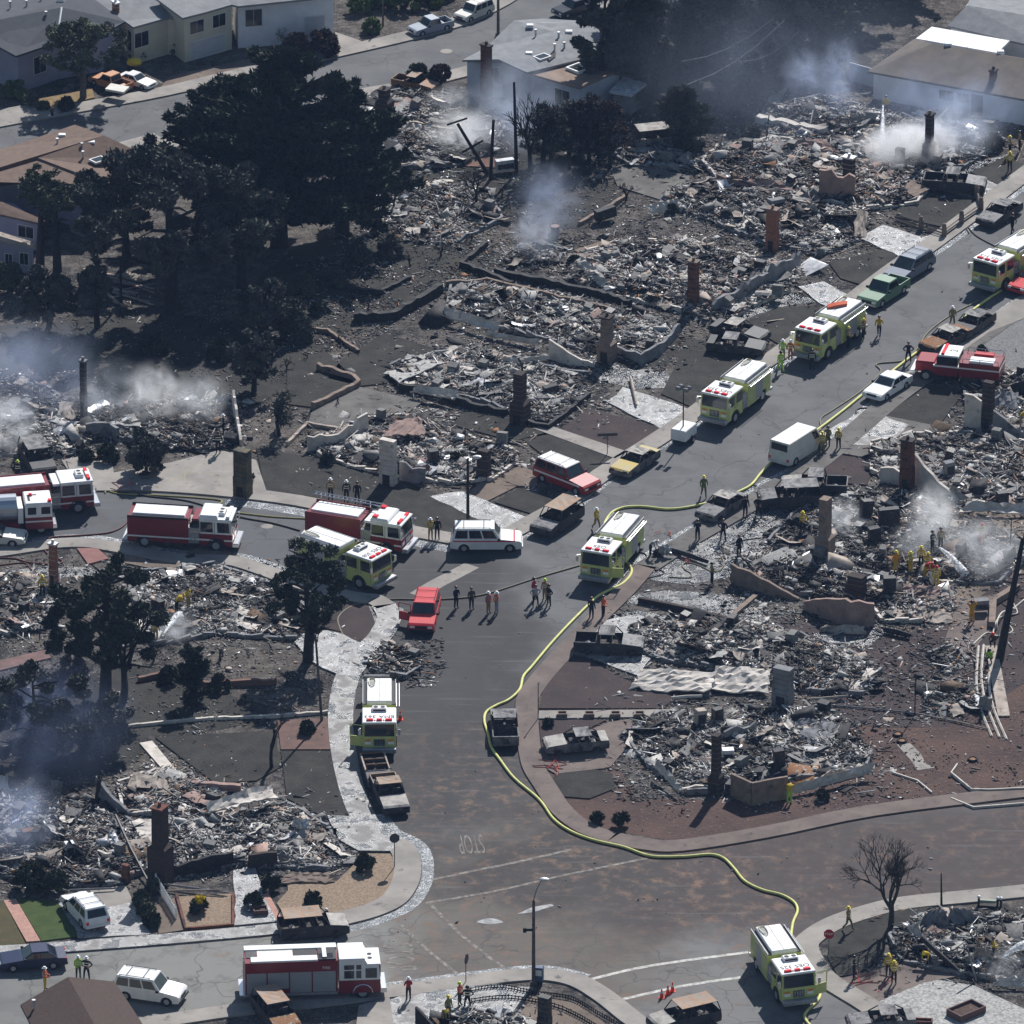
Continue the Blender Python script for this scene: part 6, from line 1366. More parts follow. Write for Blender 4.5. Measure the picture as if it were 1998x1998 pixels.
def plants():
    tr = tree
    tr('giant dark cypress with spiky top, tallest tree left of centre', (545,480), 92, 400, n=26000, size=.5, seed=3, low=.16)
    tr('dark cypress leaning out right of the giant one', (668,455), 150, 270, n=15000, size=.5, seed=5, low=.2)
    tr('dark cypress crown hanging over the street left of the giant one', (450,440), 150, 300, n=15000, size=.5, seed=8, low=.25)
    tr('large dusty dark tree in front of the cypresses with a flared trunk', (333,604), 292, 360, 'round', n=24000, size=.38, seed=11, low=.36)
    tr('dusty dark tree, smaller, left beside the flared trunk tree', (245,520), 330, 150, 'round', n=7000, size=.36, seed=12, low=.4)
    tr('dusty dark tree crown right of the flared trunk tree', (470,560), 330, 200, 'round', n=11000, size=.36, seed=13, low=.35)
    tr('grey-green street tree casting its shadow on the upper street', (162,193), 40, 175, 'round', leaf=LEAFO, n=5200, size=.24, seed=14, low=.42, bark=BARKG)
    tr('thin tree in front of the lower brown-roofed house, left one', (78,520), 318, 70, 'round', leaf=LEAFO, n=1500, size=.26, seed=15, low=.62)
    tr('thin tree in front of the lower brown-roofed house, right one', (112,530), 330, 95, 'round', leaf=LEAFO, n=2000, size=.26, seed=16, low=.6)
    tr('dense dark tree left of the lumber pile', (95,640), 520, 110, 'round', n=6000, size=.32, seed=17, low=.12)
    tr('dense dark tree beside the slender pole on the left', (190,640), 500, 60, 'round', n=2600, size=.3, seed=18, low=.3)
    tr('dark garden tree below the cypresses, right of the flared trunk', (520,660), 545, 150, 'round', leaf=LEAFB, n=6500, size=.3, seed=19, low=.1)
    tr('scorched dark tree above the side street garden', (495,765), 640, 90, 'round', leaf=LEAFB, n=3200, size=.28, seed=20, low=.15)
    tr('round dark bush tree below the pipe chimney', (285,925), 840, 80, 'round', n=4200, size=.26, seed=21, low=.05)
    tr('dark burnt tree beside the gate pillar on the side street', (545,850), 755, 40, 'sparse', n=500, size=.2, seed=22, low=.3)
    tr('left one of the two charred pines in front of the side street', (205,1365), 1085, 230, 'round', n=11000, size=.3, leaf=LEAFD, seed=23, low=.28)
    bare('bare branched tree right of the left charred pine', (240,1370), 1120, 190, 24, depth=6, kids=3)
    tr('right one of the two charred pines, its top in front of a lime engine', (601,1290), 1050, 170, 'round', n=5600, size=.26, leaf=LEAFD, seed=25, low=.36)
    bare('leafless limbs spreading beside the right charred pine', (606,1292), 1090, 190, 26, depth=5)
    tr('dark rounded hedge tree behind the brick garden wall, left', (375,1370), 1258, 62, 'cypress', n=6000, size=.24, seed=27, low=.02)
    tr('broad dark tree in the blue smoke at the left edge', (75,1480), 1300, 220, 'round', n=9000, size=.32, seed=28, low=.05)
    tr('dark tree in the blue smoke right of the broad one', (200,1470), 1350, 120, 'round', n=4200, size=.3, seed=29, low=.05)
    bare('charred thin tree at the corner of the dark lower lawn', (530,1500), 1398, 40, 30, depth=4, kids=2, z0=.5)
    bare('charred thin tree beside the ruin in the lower left smoke', (192,1575), 1460, 60, 31, depth=4, kids=3)
    bare('leafless round-headed tree by the lower right road', (1738,1812), 1648, 120, 33, m=mat('greenish_char_bark', (.03,.032,.03), (.06,.058,.055), sc=3), depth=8, kids=3, z0=.33, thick=1.1)
    for i, (x, y, tp, wd) in enumerate([(1180,200,-40,130),(1260,190,-60,150),(1345,170,-50,150),(1430,160,-60,150),(1510,150,-40,140),(1585,120,-60,150),(1240,120,-90,160),(1400,80,-130,200),(1540,60,-130,200),(1660,40,-110,180),(1330,290,170,90),(1780,-20,-150,160),(1440,210,90,110)]):
        L_ = ['leftmost tall dark conifer behind the grey-roofed house','second tall dark conifer behind the grey-roofed house','dark conifer with brown tips above the fallen wires','dark conifer in thin smoke right of the wires','dark conifer beside the smoke wisps','dark conifer left of the white-topped roof','far dark conifer behind the black pickup','far dark conifer at the top edge, middle of the wood','far dark conifer at the top edge, right of the middle','far dark conifer behind the white-topped roof','scorched dark tree next to the burnt van','far dark conifer at the top right corner','scorched dark tree at the foot of the wood'][i]
        tr(L_, (x, y), tp, wd, 'cypress' if i % 3 else 'round', n=6500, size=.5, seed=40+i, low=.08, group='dark conifers at the top', leaf=LEAFD if i % 4 else LEAFB)
    labs = ['charred spindly tree right of the tall thin trunk','charred spindly tree in the middle of the burnt group','charred spindly tree with many upright stems','charred spindly tree at the right of the burnt group','charred forked tree above the patio','low charred tree in front of the burnt group','charred tree stump with twigs by the black wall','small charred tree beside the white sheets']
    for i, (x, y, tp, wd) in enumerate([(1035,340,185,90),(1075,335,195,90),(1110,330,200,80),(1150,320,195,90),(1190,330,215,110),(930,400,310,110),(770,410,350,70),(1650,340,300,40)]):
        bare(labs[i], (x, y), tp, wd, 60+i, depth=6, kids=3, z0=.3, group='charred trees in the upper middle')
    for i, (x, y, tp, wd) in enumerate([(1060,330,200,120),(1170,310,190,140),(1110,300,190,100)]):
        tr(['scorched crown behind the tall thin trunk','scorched crown right of the burnt group','scorched crown in the middle of the burnt group'][i], (x, y), tp, wd, 'sparse', n=2600, size=.22, seed=70+i, low=.2, leaf=LEAFBR if i == 1 else LEAFB)
    bare('charred twiggy tree on the patio edge', (1222,392), 335, 45, 75, depth=5, kids=3)
    bare('charred sapling beside the smoking chimney', (1868,330), 285, 36, 76, depth=5, kids=3)
    bare('small charred sapling in the red patio', (822,1000-585), 375, 30, 77, depth=4)
    bare('charred twigs by the wall of the corner house', (1330,1585), 1555, 60, 78, depth=5, kids=3, z0=.2)
    bare('charred bush with bare twigs near the ochre pillar', (470,965), 925, 60, 79, depth=5, kids=3, z0=.15)
    bare('broken white bamboo clump in the lower left yard', (420,1412), 1375, 50, 80, m=PALE, depth=3, kids=6, z0=.3, name='bamboo_clump', cat='plant')
    # grey leafless shrub tree and hedge at the top
    bare('silvery leafless tree beside the brown hedge at the top', (556,98), 20, 130, 81, m=LEAFGR, depth=7, kids=3, z0=.22)
    for i, (x, y, r, lab) in enumerate([(580,112,30,'brown clipped hedge below the silvery tree, left half'),(630,106,34,'brown clipped hedge below the silvery tree, right half')]):
        shrub(lab, x, y, r, LEAFBR, n=2600, size=.2, seed=82+i, name='hedge', h=1.6)
    S_ = shrub
    for i, (x, y, r, m, lab) in enumerate([(700,22,24,LEAFG,'green juniper mound at the kerb, furthest left'),(745,12,30,LEAFG,'green juniper mound around the leaning pole'),(790,18,30,LEAFG,'bright green juniper mound behind the blue-grey pickup'),(835,8,30,LEAFG,'green juniper mound behind the white SUV'),(725,62,18,LEAFG,'small green juniper by the concrete drive'),
        (860,-10,34,LEAFG,'green juniper mound at the top edge'),(760,-15,36,LEAFG,'dark green juniper mound at the top edge'),
        (690,190,12,LEAFD,'round dark bush beside the upper street'),(815,160,24,LEAFD,'dark burnt bush behind the rusty pickup'),(860,165,26,LEAFBR,'brown burnt bush left of the brick house chimney'),
        (30,190,24,LEAFG,'green bush at the corner of the top left garden'),(60,205,16,LEAFO,'low olive hedge next to the hydrant, left'),(85,215,12,LEAFO,'low olive hedge next to the hydrant, right'),(130,215,16,LEAFD,'low dark bush behind the hydrant'),
        (60,150,28,LEAFD,'dark bush against the orange gable'),(270,115,18,LEAFD,'rounded bush under the beige house window'),(360,98,34,LEAFD,'long dark hedge under the beige balcony'),(440,90,18,LEAFO,'grey-green bush beside the garage door'),
        (15,560,34,LEAFO,'flowering bush at the left edge below the grey house'),(590,575,28,LEAFO,'spiky palm-like shrub right of the big tree'),(618,612,15,LEAFD,'round dark shrub right of the spiky one'),(580,660,34,LEAFB,'grey scorched shrub on the burnt slope'),
        (714,1700,21,LEAFD,'clipped ball bush by the stop sign'),(611,1766,16,LEAFD,'spiky dark bush in the tan gravel'),(495,1772,18,LEAFD,'dark bush beside the wet path'),(530,1735,18,LEAFD,'burnt bush left of the tan gravel'),(389,1782,17,LEAFD,'small green bush with yellow blossoms'),
        (275,1765,16,LEAFO,'grey-green hedge by the picket fence, upper part'),(285,1785,17,LEAFO,'grey-green hedge by the picket fence, middle part'),(296,1805,17,LEAFD,'grey-green hedge by the picket fence, lower part'),(300,1740,14,LEAFO,'grey-green bush at the top of the picket fence'),
        (60,1735,34,LEAFD,'dark bush behind the green lawn, left'),(110,1742,28,LEAFD,'dark bush behind the green lawn, right'),(1165,1660-55,12,LEAFD,'charred bush beside the curved sidewalk'),(1212,1612,16,LEAFD,'charred bush in front of the corner house'),
        (1605,1560,12,LEAFD,'charred agave in front of the fallen white wall'),(1070,1418,9,LEAFD,'charred ball bush by the walkway with planters'),(1915,690,9,LEAFD,'small dark ball bush on the grey gravel'),(337,1062,24,LEAFB,'dusty bush in front of the long red engine'),
        (890,905,14,LEAFD,'charred shrub near the dark square stack'),(1120,515,10,LEAFD,'charred shrub by the brown rubble heap'),(480,1010-70,16,LEAFD,'burnt shrub at the foot of the ochre pillar'),(210,900,22,LEAFD,'burnt shrub under the grey square wall'),
        (170,900,14,LEAFD,'burnt shrub beside the burnt SUV shell'),(640,905,14,LEAFD,'charred tufts on the black lawn, mid left'),(20,1180+200,40,LEAFD,'dark shrub mass at the left edge in smoke'),(140,1330,34,LEAFBR,'brown scorched shrub below the left pine'),
        (330,1270+60,20,LEAFD,'dark bush left of the hedge tree'),(430,1345,20,LEAFD,'dark bush right of the hedge tree'),(600,1432,16,LEAFD,'burnt bush at the foot of the tall thin pole'),(1310,1010-595,10,LEAFD,'burnt twigs above the white angular sheets'),
        (700,520,30,LEAFB,'scorched grey shrub at the slope top, left'),(760,500,26,LEAFB,'scorched grey shrub at the slope top, right'),(650,560,26,LEAFB,'scorched shrub in the middle of the slope'),(430,700,26,LEAFD,'dark shrub in the cypress shade, right'),(300,690,30,LEAFD,'dark shrub in the cypress shade, middle'),(60,690,26,LEAFB,'scorched shrub near the left edge path'),
        (1940,290,20,LEAFD,'smoking dark shrub near the two firefighters'),(1470,265,14,LEAFD,'dark shrub at the end of the tan slab')]):
        o = S_(lab, x, y, r, m, n=int(300+r*r*2.4), size=.2, seed=100+i, z=.1 if y > 1600 else 0)
        if 'yellow' in lab:
            leaf_cloud('blossoms', [(-.1,0,1.1,.28),(.15,.1,1.1,.25),(0,-.2,.95,.25)], 260, .12, YEL, o, seed=9)
    rs = random.Random(99); brush = [bare('charred leafless brush on the scorched yards beside the big trees', (700,560), 520, 60, 900+k, depth=5, kids=3, z0=.22, name='charred_brush', group='charred brush on the scorched yards', cat='brush') for k in range(3)]; used = 0
    for (x, y) in [(620,600),(660,540),(740,540),(800,520),(860,500),(720,600),(600,700),(660,670),(560,720),(850,450),(920,470),(780,460),(900,410),(1010,430),(660,790),(600,860),(300,1290),(430,1290),(480,1370),(340,1400),(560,1330),(250,1440),(150,640),(390,640),(450,640),(120,720),(1150,440),(980,385),(1080,380)]:
        o = brush[used] if used < 3 else copy_tree(brush[used % 3]); used += 1; o.location = V(x, y); o.rotation_euler = (0, 0, rs.uniform(0, 6)); q = rs.uniform(.6, 1.25); o.scale = (q, q, q)
    # poles, charred trunks
    def pole(name, label, base, top, r0=.12, r1=.08, m=BARK, cat='pole', lean=None, extra=None):
        p = V(*base); s = scale_at(base[1]); H = (base[1]-top[1])/s/math.cos(PITCH); dx = (top[0]-base[0])/s
        t = thing(name, label, cat, (p.x, p.y, 0)); MB().tube([(0,0,-.05),(dx*.5,0,H*.5),(dx,0,H)], [r0,(r0+r1)/2,r1], 8).build('shaft', m, t)
        if extra: extra(t, dx, H)
        return t
    def arms(t, dx, H):
        MB().box(dx-1.1, dx+1.1, -.06, .06, H-.5, H-.38).build('crossarm', BARK, t); b = MB()
        for x in (-1, -.5, .5, 1): b.cyl((dx+x,0,H-.38),(dx+x,0,H-.2),.05,n=6)
        b.build('insulators', GREYW, t)
    def stubs(t, dx, H):
        b = MB()
        for k in range(9): z = H*(.35+.07*k); a = k*2.4; b.tube([(dx*z/H,0,z),(dx*z/H+math.cos(a)*.9,math.sin(a)*.6,z+.3)], [.09,.04], 4)
        for k in range(5): b.tube([(dx,0,H),(dx+.7*math.cos(k*1.3),.5*math.sin(k*1.3),H+.35)], [.08,.03], 4)
        b.build('branch_stubs', BARK, t)
    pole('leaning_tree', 'thick leaning charred trunk at the right edge', (1950,1286), (1990,1052), .34, .16, extra=stubs)
    pole('utility_pole', 'tall charred post standing beside the smoke at the grey-roofed house', (1008,338), (1003,164), .17, .1)
    pole('utility_pole', 'burnt utility pole standing upright with one leaning against it', (957,350), (963,236), .16, .12)
    # the leaning pole with its broken crossarm
    a = V(952,338,.2); c = V(893,222+45,3.4); t = thing('leaning_pole', 'burnt utility pole leaning to the left with a broken crossarm', 'pole', (a.x, a.y, 0))
    MB().tube([(0,0,.1), (c.x-a.x, c.y-a.y, c.z+1.2)], [.17,.13], 7).build('shaft', BARK, t); e = Vector((c.x-a.x, c.y-a.y, c.z+1.2))
    MB().tube([e+Vector((-.9,0,-.1)), e+Vector((.8,0,.5))], .09, 5).build('crossarm', BARK, t); MB().tube([e*.55+Vector((-.8,0,-.5)), e*.55+Vector((1.0,0,.6))], .1, 5).build('brace', BARK, t)
    pole('utility_pole', 'slender dark pole in front of the lumber pile on the left', (236,593), (237,500), .13, .1)
    pole('utility_pole', 'tall thin pole beside the right charred pine with a long shadow', (628,1408), (617,1236), .11, .08, m=BARKG)
    pole('iron_post', 'single tall iron post on the brown yard at right', (1785,1396), (1785,1314), .05, .04)
    pole('iron_post', 'charred stake behind the roof sheets at lower right', (1837,1768), (1835,1702), .09, .04)
    pole('iron_post', 'thin pole at the top edge among the junipers', (747,52), (748,-20), .09, .08, m=BARKG)
    pole('iron_post', 'dark pole in the conifer wood at the top right', (1523,120), (1523,20), .12, .1)
    pole('iron_post', 'thin dark stake in the right yard beside the jet', (1970,1090), (1972,1010), .05, .03)
    pole('iron_post', 'charred post standing right of the round steel can', (1495,275), (1500,225), .06, .05)
    for i, (x, y, tp, lab) in enumerate([(905,330,318,'short stake'),(940,350,325,'bent stake')]): pass
    def lamp(label, base, shaft_top, lamp_px, side=1, m=None):
        p = V(*base); s = scale_at(base[1]); H = (base[1]-shaft_top[1])/s/math.cos(PITCH); t = thing('street_lamp', label, 'street lamp', (p.x, p.y, 0)); m = m or BARKG
        dx = (lamp_px[0]-base[0])/s; z = (base[1]-lamp_px[1])/s/math.cos(PITCH)
        MB().cyl((0,0,0), (0,0,H), .14, .1, n=8).build('shaft', m, t); MB().tube([(0,0,H),(dx*.35,0,H+(z-H)*.5),(dx,0,z)], .045, 5).build('arm', GREYW, t)
        MB().blob((dx+.15*side,0,z), (.38,.22,.14), .02).build('lamp_head', WHMET, t); MB().bbox(-.25,.25,-.12,.12,.0,.35,.03).build('base', m, t); return t
    t = lamp('tall wooden street lamp at the bottom with a signal bracket', (1041,1924), (1041,1753), (1057,1712)); MB().box(-.55,-.1,-.1,.1,4.4,4.6).box(-.75,-.5,-.12,.12,4.3,4.65).build('bracket', DARKP, t)
    lamp('dark street lamp on the side street corner above the white SUV', (913,1040), (914,895), (927,892), m=BARK)
    lamp('street lamp pole at the top behind the grey-roofed house', (972,72), (972,-40), (985,-55))
    def sign(name, label, base, toppx, face, yaw, m, letters=None, w_=.75, octo=True):
        p = V(*base); s = scale_at(base[1]); H = (base[1]-toppx)/s/math.cos(PITCH); t = thing(name, label, 'sign', (p.x, p.y, .05), yaw)
        MB().cyl((0,0,0), (0,0,H), .035, n=6).build('post', GREYW if face else BARKG, t)
        b = MB()
        if octo:
            pts = [(w_/2*1.05*math.cos(R(22.5+45*i)), w_/2*1.05*math.sin(R(22.5+45*i))) for i in range(8)]
            vs = [(x, -.06, H-w_/2+z) for x, z in pts]+[(x, -.045, H-w_/2+z) for x, z in pts]
            b.add(vs, [tuple(range(8)), tuple(range(15, 7, -1))]+[((i+1) % 8, i, 8+i, 8+(i+1) % 8) for i in range(8)])
        else: b.box(-w_/2, w_/2, -.06, -.045, H-.25, H)
        b.build('sign_face', m, t)
        if letters: x = text_mesh(letters, .26, TXTW, t, 'lettering'); x.location = (0, -.066, H-w_/2); x.rotation_euler = (R(90), 0, 0)
        return t
    REDS = mat('sign_red', (.33,.02,.03), rough=.5); DKS = mat('sign_back', (.06,.06,.065), rough=.6)
    sign('stop_sign', 'red octagonal stop sign facing the camera behind the engine numbered 325', (1617,1862), 1813, True, R(-5), REDS, 'STOP')
    sign('stop_sign', 'dark back of a stop sign on the gravel corner with a round shadow', (770,1694), 1626, False, R(8), DKS)
    sign('stop_sign', 'stop sign seen edge-on at the bottom beside the standing firefighters', (909,1918), 1862, False, R(68), DKS)
    sign('street_sign', 'narrow street sign on a pole at the sidewalk of the bend', (1050,1405), 1332, False, R(80), GREYW, octo=False, w_=.5)
    t = sign('street_sign', 'T-shaped charred street sign beside the yellow-bonneted car', (1185,888), 846, False, R(5), DKS, octo=False, w_=1.6)
# ---------------------------------------------------------------- standing houses
def house(label, roofs, mroof, loops, mwall, wins=(), inset=.35, th=.18, name='house', z0=0.0):
    t = thing(name, label, 'house', (0,0,0)); b = MB()
    for f in roofs:
        P = [V(x, y, z) for x, y, z in f]; n = len(P); a = sum(P[i].x*P[(i+1) % n].y-P[(i+1) % n].x*P[i].y for i in range(n))
        if a < 0: P = P[::-1]
        vs = P+[p-Vector((0,0,th)) for p in P]; b.add(vs, [tuple(range(n)), tuple(range(2*n-1, n-1, -1))]+[(i, n+i, n+(i+1) % n, (i+1) % n) for i in range(n)])
    rf = b.build('roof', mroof, t); W = []
    for L in loops:
        P = [V(x, y, z) for x, y, z in L]; c = sum(P, Vector())/len(P); Q = []
        for p in P:
            d = (c-p); d.z = 0; d.normalize(); q = p+d*inset; q.z = p.z-.2; Q.append(q)
        n = len(Q); b = MB(); b.add([(q.x, q.y, z0) for q in Q]+[tuple(q) for q in Q], [((i+1) % n, i, n+i, n+(i+1) % n) for i in range(n)]+[tuple(range(n, 2*n))]); b.build('walls', mwall, t); W.append(Q)
    for (li, wi, u0, u1, v0, v1, kind) in wins:
        Q = W[li]; A = Q[wi]; B = Q[(wi+1) % len(Q)]; c = sum(Q, Vector())/len(Q)
        A0 = Vector((A.x, A.y, z0)); B0 = Vector((B.x, B.y, z0)); nrm = (B0-A0).cross(Vector((0,0,1)))
        if nrm.dot(A0-Vector((c.x, c.y, z0))) < 0: A, B, A0, B0 = B, A, B0, A0; u0, u1 = 1-u1, 1-u0
        m, m2 = {'win': (GLASS, FRAME), 'garage': (GARG, FRAME), 'door': (DARKP, FRAME)}[kind]
        b = MB(); du = .06/((B-A).length+.01); dv = .06/(A.z+.01)
        panel4(b, A0, B0, B, A, u0-du, u1+du, v0-dv, v1+dv, .03); w_ = b.build('window' if kind == 'win' else 'garage_door' if kind == 'garage' else 'door', m2, t)
        b = MB()
        if kind == 'win':
            mid = (u0+u1)/2; panel4(b, A0, B0, B, A, u0, mid-du*.4, v0, v1, .045); panel4(b, A0, B0, B, A, mid+du*.4, u1, v0, v1, .045)
        elif kind == 'garage':
            for k in range(4): panel4(b, A0, B0, B, A, u0, u1, v0+(v1-v0)*(k/4+.01), v0+(v1-v0)*((k+1)/4-.01), .045)
        else: panel4(b, A0, B0, B, A, u0, u1, v0, v1, .045)
        b.build('pane' if kind == 'win' else 'panels', m, w_)
    return t, rf
def vents(rf, pts, m=None):
    for (x, y, z, k) in pts:
        p = V(x, y, z)
        if k == 'pipe': MB().cyl(p, p+Vector((0,0,.55)), .09, n=7).cyl(p+Vector((0,0,.5)), p+Vector((0,0,.62)), .14, n=7).build('vent_pipe', WHMET, rf)
        elif k == 'box': MB().bbox(-.3,.3,-.25,.25,-.05,.22,.04, M=Matrix.Translation(p)).build('vent_box', FWHITE, rf)
        elif k == 'sky': MB().box(-.65,.65,-.5,.5,-.05,.12, M=Matrix.Translation(p)@Matrix.Rotation(R(40),4,'Z')).build('skylight', FWHITE, rf); MB().box(-.52,.52,-.38,.38,.12,.135, M=Matrix.Translation(p)@Matrix.Rotation(R(40),4,'Z')).build('skylight_glass', GLASS, rf)
FRAME = mat('white_frame', (.6,.6,.6), rough=.6); GARG = mat('garage_panels', (.5,.5,.52), (.42,.42,.45), sc=1, rough=.6)
RGREY = mat('grey_composition_roof', (.24,.245,.255), (.18,.185,.195), sc=1.2, rough=.95, c3=(.2,.2,.2), sc3=12, lo3=.6, hi3=.7)
RSLATE = mat('slate_grey_roof', (.085,.09,.1), (.07,.075,.085), sc=1.5, rough=.95)
RLIGHT = mat('light_grey_roof', (.24,.245,.25), (.19,.19,.2), sc=1, rough=.95)
RBROWN = mat('brown_shingle_roof', (.16,.115,.09), (.12,.085,.07), sc=2, rough=.95, c3=(.21,.15,.12), sc3=9, lo3=.6, hi3=.7)
RTAN = mat('tan_gravel_roof', (.27,.2,.155), (.2,.15,.12), sc=1, rough=.95)
RDUST = mat('dusty_brown_roof', (.17,.145,.125), (.125,.11,.1), sc=.8, rough=.95)
RDARKB = mat('dark_brown_shingles', (.075,.05,.042), (.05,.036,.032), sc=5, rough=.9, c3=(.1,.07,.06), sc3=14, lo3=.6, hi3=.7)
WBEIGE = mat('beige_house_wall', (.58,.54,.42), (.48,.45,.36), sc=.6, rough=.9); WWHITE = mat('white_house_wall', (.76,.76,.78), (.62,.62,.65), sc=.6, rough=.85)
WBLUE = mat('blue_grey_house_wall', (.5,.54,.6), (.4,.43,.48), sc=.6, rough=.85); WLAV = mat('lavender_grey_wall', (.3,.3,.4), (.25,.25,.33), sc=.6, rough=.9)
WORG = mat('orange_house_wall', (.45,.2,.12), (.36,.16,.1), sc=.6, rough=.9)
def houses():
    zF = 3.4
    t, rf = house('grey-roofed house with a flat brown extension and brick chimney near the upper street', [
        [(972.7,115.7,3.9),(1141,41,3.9),(1213,83,zF),(1148,112,zF),(1028.5,141,zF)],
        [(902,117,zF),(947,93,zF),(1079,61,3.9),(1141,41,3.9),(972.7,115.7,3.9)],
        [(947,93,zF),(1002.5,40,4.0),(1079,61,3.9)], [(1002.5,40,4.0),(1060,36,zF),(1141,41,3.9),(1079,61,3.9)]], RGREY,
        [[(905,118,zF),(1002,44,zF),(1141,43,zF),(1213,83,zF),(1148,112,zF),(1028.5,141,zF),(975,120,zF)]], WBLUE,
        [(0,3,.12,.42,.4,.85,'win'), (0,3,.5,.75,.4,.85,'win'), (0,6,.1,.4,.4,.85,'win')], inset=.3)
    vents(rf, [(1090,75,3.75,'pipe'),(1101,95,3.6,'pipe'),(1045,70,3.85,'pipe'),(1110,64,3.8,'box'),(1032,106,3.7,'box'),(1058,112,3.65,'sky'),(1034,52,4.0,'box'),(1082,98,3.7,'pipe')])
    o = MB().add([V(1065,112,3.72),V(1085,100,3.74),V(1084,110,3.68),V(1072,118,3.66)], [(0,1,2,3)]).build('burnt_hole', CHAR, rf)
    house('flat brown-roofed extension with an open skylight joined to the grey-roofed house', [[(1028.5,142,3.1),(1112,103,3.1),(1215,134,3.1),(1131,171,3.1)]], RTAN, [[(1028.5,142,3.1),(1112,103,3.1),(1215,134,3.1),(1131,171,3.1)]], WBLUE, [(0,3,.2,.5,.35,.8,'win')], name='house_extension')
    p = V(1129,136,3.1); Mx = Matrix.Translation(p)@Matrix.Rotation(R(45),4,'Z'); t = thing('roof_skylight', 'open square skylight with white kerb on the flat brown roof', 'skylight', (0,0,0))
    MB().box(-.8,.8,-.8,-.65,.002,.25,M=Mx).box(-.8,.8,.65,.8,.002,.25,M=Mx).box(-.8,-.65,-.649,.649,.002,.25,M=Mx).box(.65,.8,-.649,.649,.002,.25,M=Mx).build('kerb', FWHITE, t); MB().box(-.64,.64,-.64,.64,.002,.02,M=Mx).build('opening', CHAR, t)
    chimney('brick chimney on the end wall of the grey-roofed house', 936,962,92,196, BRICK, BRICKD, yaw=R(50), dpt=.6)
    ze = 2.5
    t, rf = house('large brown-roofed white house at the upper right with a flat white roof behind', [
        [(1693,139,ze),(1820,85,4.0),(1982,111,4.0),(2060,125,4.0),(2060,205,ze),(1983,191,ze)],
        [(1693,139,ze),(1722,118,2.9),(1786,75,3.4),(1820,85,4.0)]], RDUST, [[(1697,140,ze),(1786,80,ze),(2050,130,ze),(2050,203,ze),(1983,191,ze)]], WWHITE,
        [(0,4,.43,.53,.5,.85,'win'),(0,4,.32,.4,.5,.85,'win'),(0,4,.22,.3,.05,.9,'door'),(0,3,.1,.5,.35,.8,'win')], inset=.35)
    vents(rf, [(1850,88,4.0,'box'),(1952,103,4.0,'box')])
    house('flat white-coated roof wing behind the brown-roofed house at upper right', [[(1787,75,3.45),(1818,52,3.45),(1970,79,3.45),(1946,103,3.45)]], mat('patched_white_roof', (.75,.75,.74), (.7,.7,.7), sc=1, rough=.7, c3=(.25,.24,.27), sc3=.45, lo3=.58, hi3=.63), [[(1787,75,3.45),(1818,52,3.45),(1970,79,3.45),(1946,103,3.45)]], WWHITE, name='flat_roof_wing')
    chimney('white metal-clad chimney at the corner of the white roof', 1955,1968,52,110, GREYW, WHMET, cap=True, dpt=.7)
    chimney('wide brick chimney on the white wall of the big house at upper right', 1925,1948,140,218, BRICK, BRICKD, shoulder=.35)
    house('grey-roofed house at the top right corner', [[(1849,50,3.4),(1887,10,4.4),(2060,40,4.4),(2060,100,3.4)],[(1887,10,4.4),(1900,-20,3.4),(2060,5,3.4),(2060,40,4.4)]], RGREY, [[(1849,50,3.3),(1895,-15,3.3),(2060,10,3.3),(2060,95,3.3)]], WWHITE)
    t, rf = house('slate-grey hipped house at the top left corner with an orange gable wall', [
        [(-70,60,5.2),(0,38,5.2),(132,0,5.2),(120,14.5,5.2),(112,82,3.6),(31,109,3.6),(-40,70,4.6)],
        [(-70,60,5.2),(-70,25,4.2),(60,-20,4.2),(132,0,5.2),(0,38,5.2)], [(120,14.5,5.2),(244,42,3.6),(200,66,3.6),(112,82,3.6)], [(120,14.5,5.2),(132,0,5.2),(170,-12,4.8),(244,42,3.6)]], RSLATE,
        [[(-60,60,3.6),(60,-10,3.6),(160,0,3.6),(240,43,3.6),(200,66,3.6),(112,82,3.6),(31,109,3.6)]], WLAV, [(0,5,.3,.6,.35,.8,'win')])
    vents(rf, [(90,35,4.7,'pipe'),(20,15,4.9,'pipe'),(80,5,4.7,'pipe'),(52,13,4.9,'pipe'),(118,2,5.2,'box')])
    MB().tube([V(120,14.5,5.25), V(112,68,3.95)], .09, 4).build('hip_flashing', FWHITE, rf)
    MB().add([V(-20,78,3.9), V(31,110,3.35), V(31,112,0), V(-20,82,0), V(-20,78,3.9)+Vector((0,.2,0)), V(31,110,3.35)+Vector((0,.2,0))], [(0,3,2,1),(0,1,5,4)]).build('gable_wall', WORG, t)
    t, rf = house('beige split-level house with grey roofs and a white garage door', [[(157,-5,4.2),(242,40,3.5),(260,53,3.5),(331,33,3.5),(356,36,3.5),(290,-10,4.2)],[(298,-8,4.6),(356,35,4.2),(400,24,4.2),(455,8,4.2),(450,-30,4.6)]], RLIGHT,
        [[(180,0,3.5),(242,41,3.5),(260,54,3.5),(331,34,3.5),(356,37,3.5),(300,-5,3.5)],[(300,-5,4.2),(358,36,4.2),(456,9,4.2),(440,-30,4.2)]], WBEIGE,
        [(0,2,.02,.42,.45,.85,'win'),(0,1,.3,.7,.3,.85,'win'),(1,1,.12,.4,.62,.9,'win'),(1,1,.6,.86,.62,.9,'win'),(1,1,.12,.85,.02,.42,'garage')], inset=.2)
    chimney('red brick chimney with white base on the beige house roof', 218,237,8,100, BRICKO, FWHITE, yaw=R(30), dpt=.7)
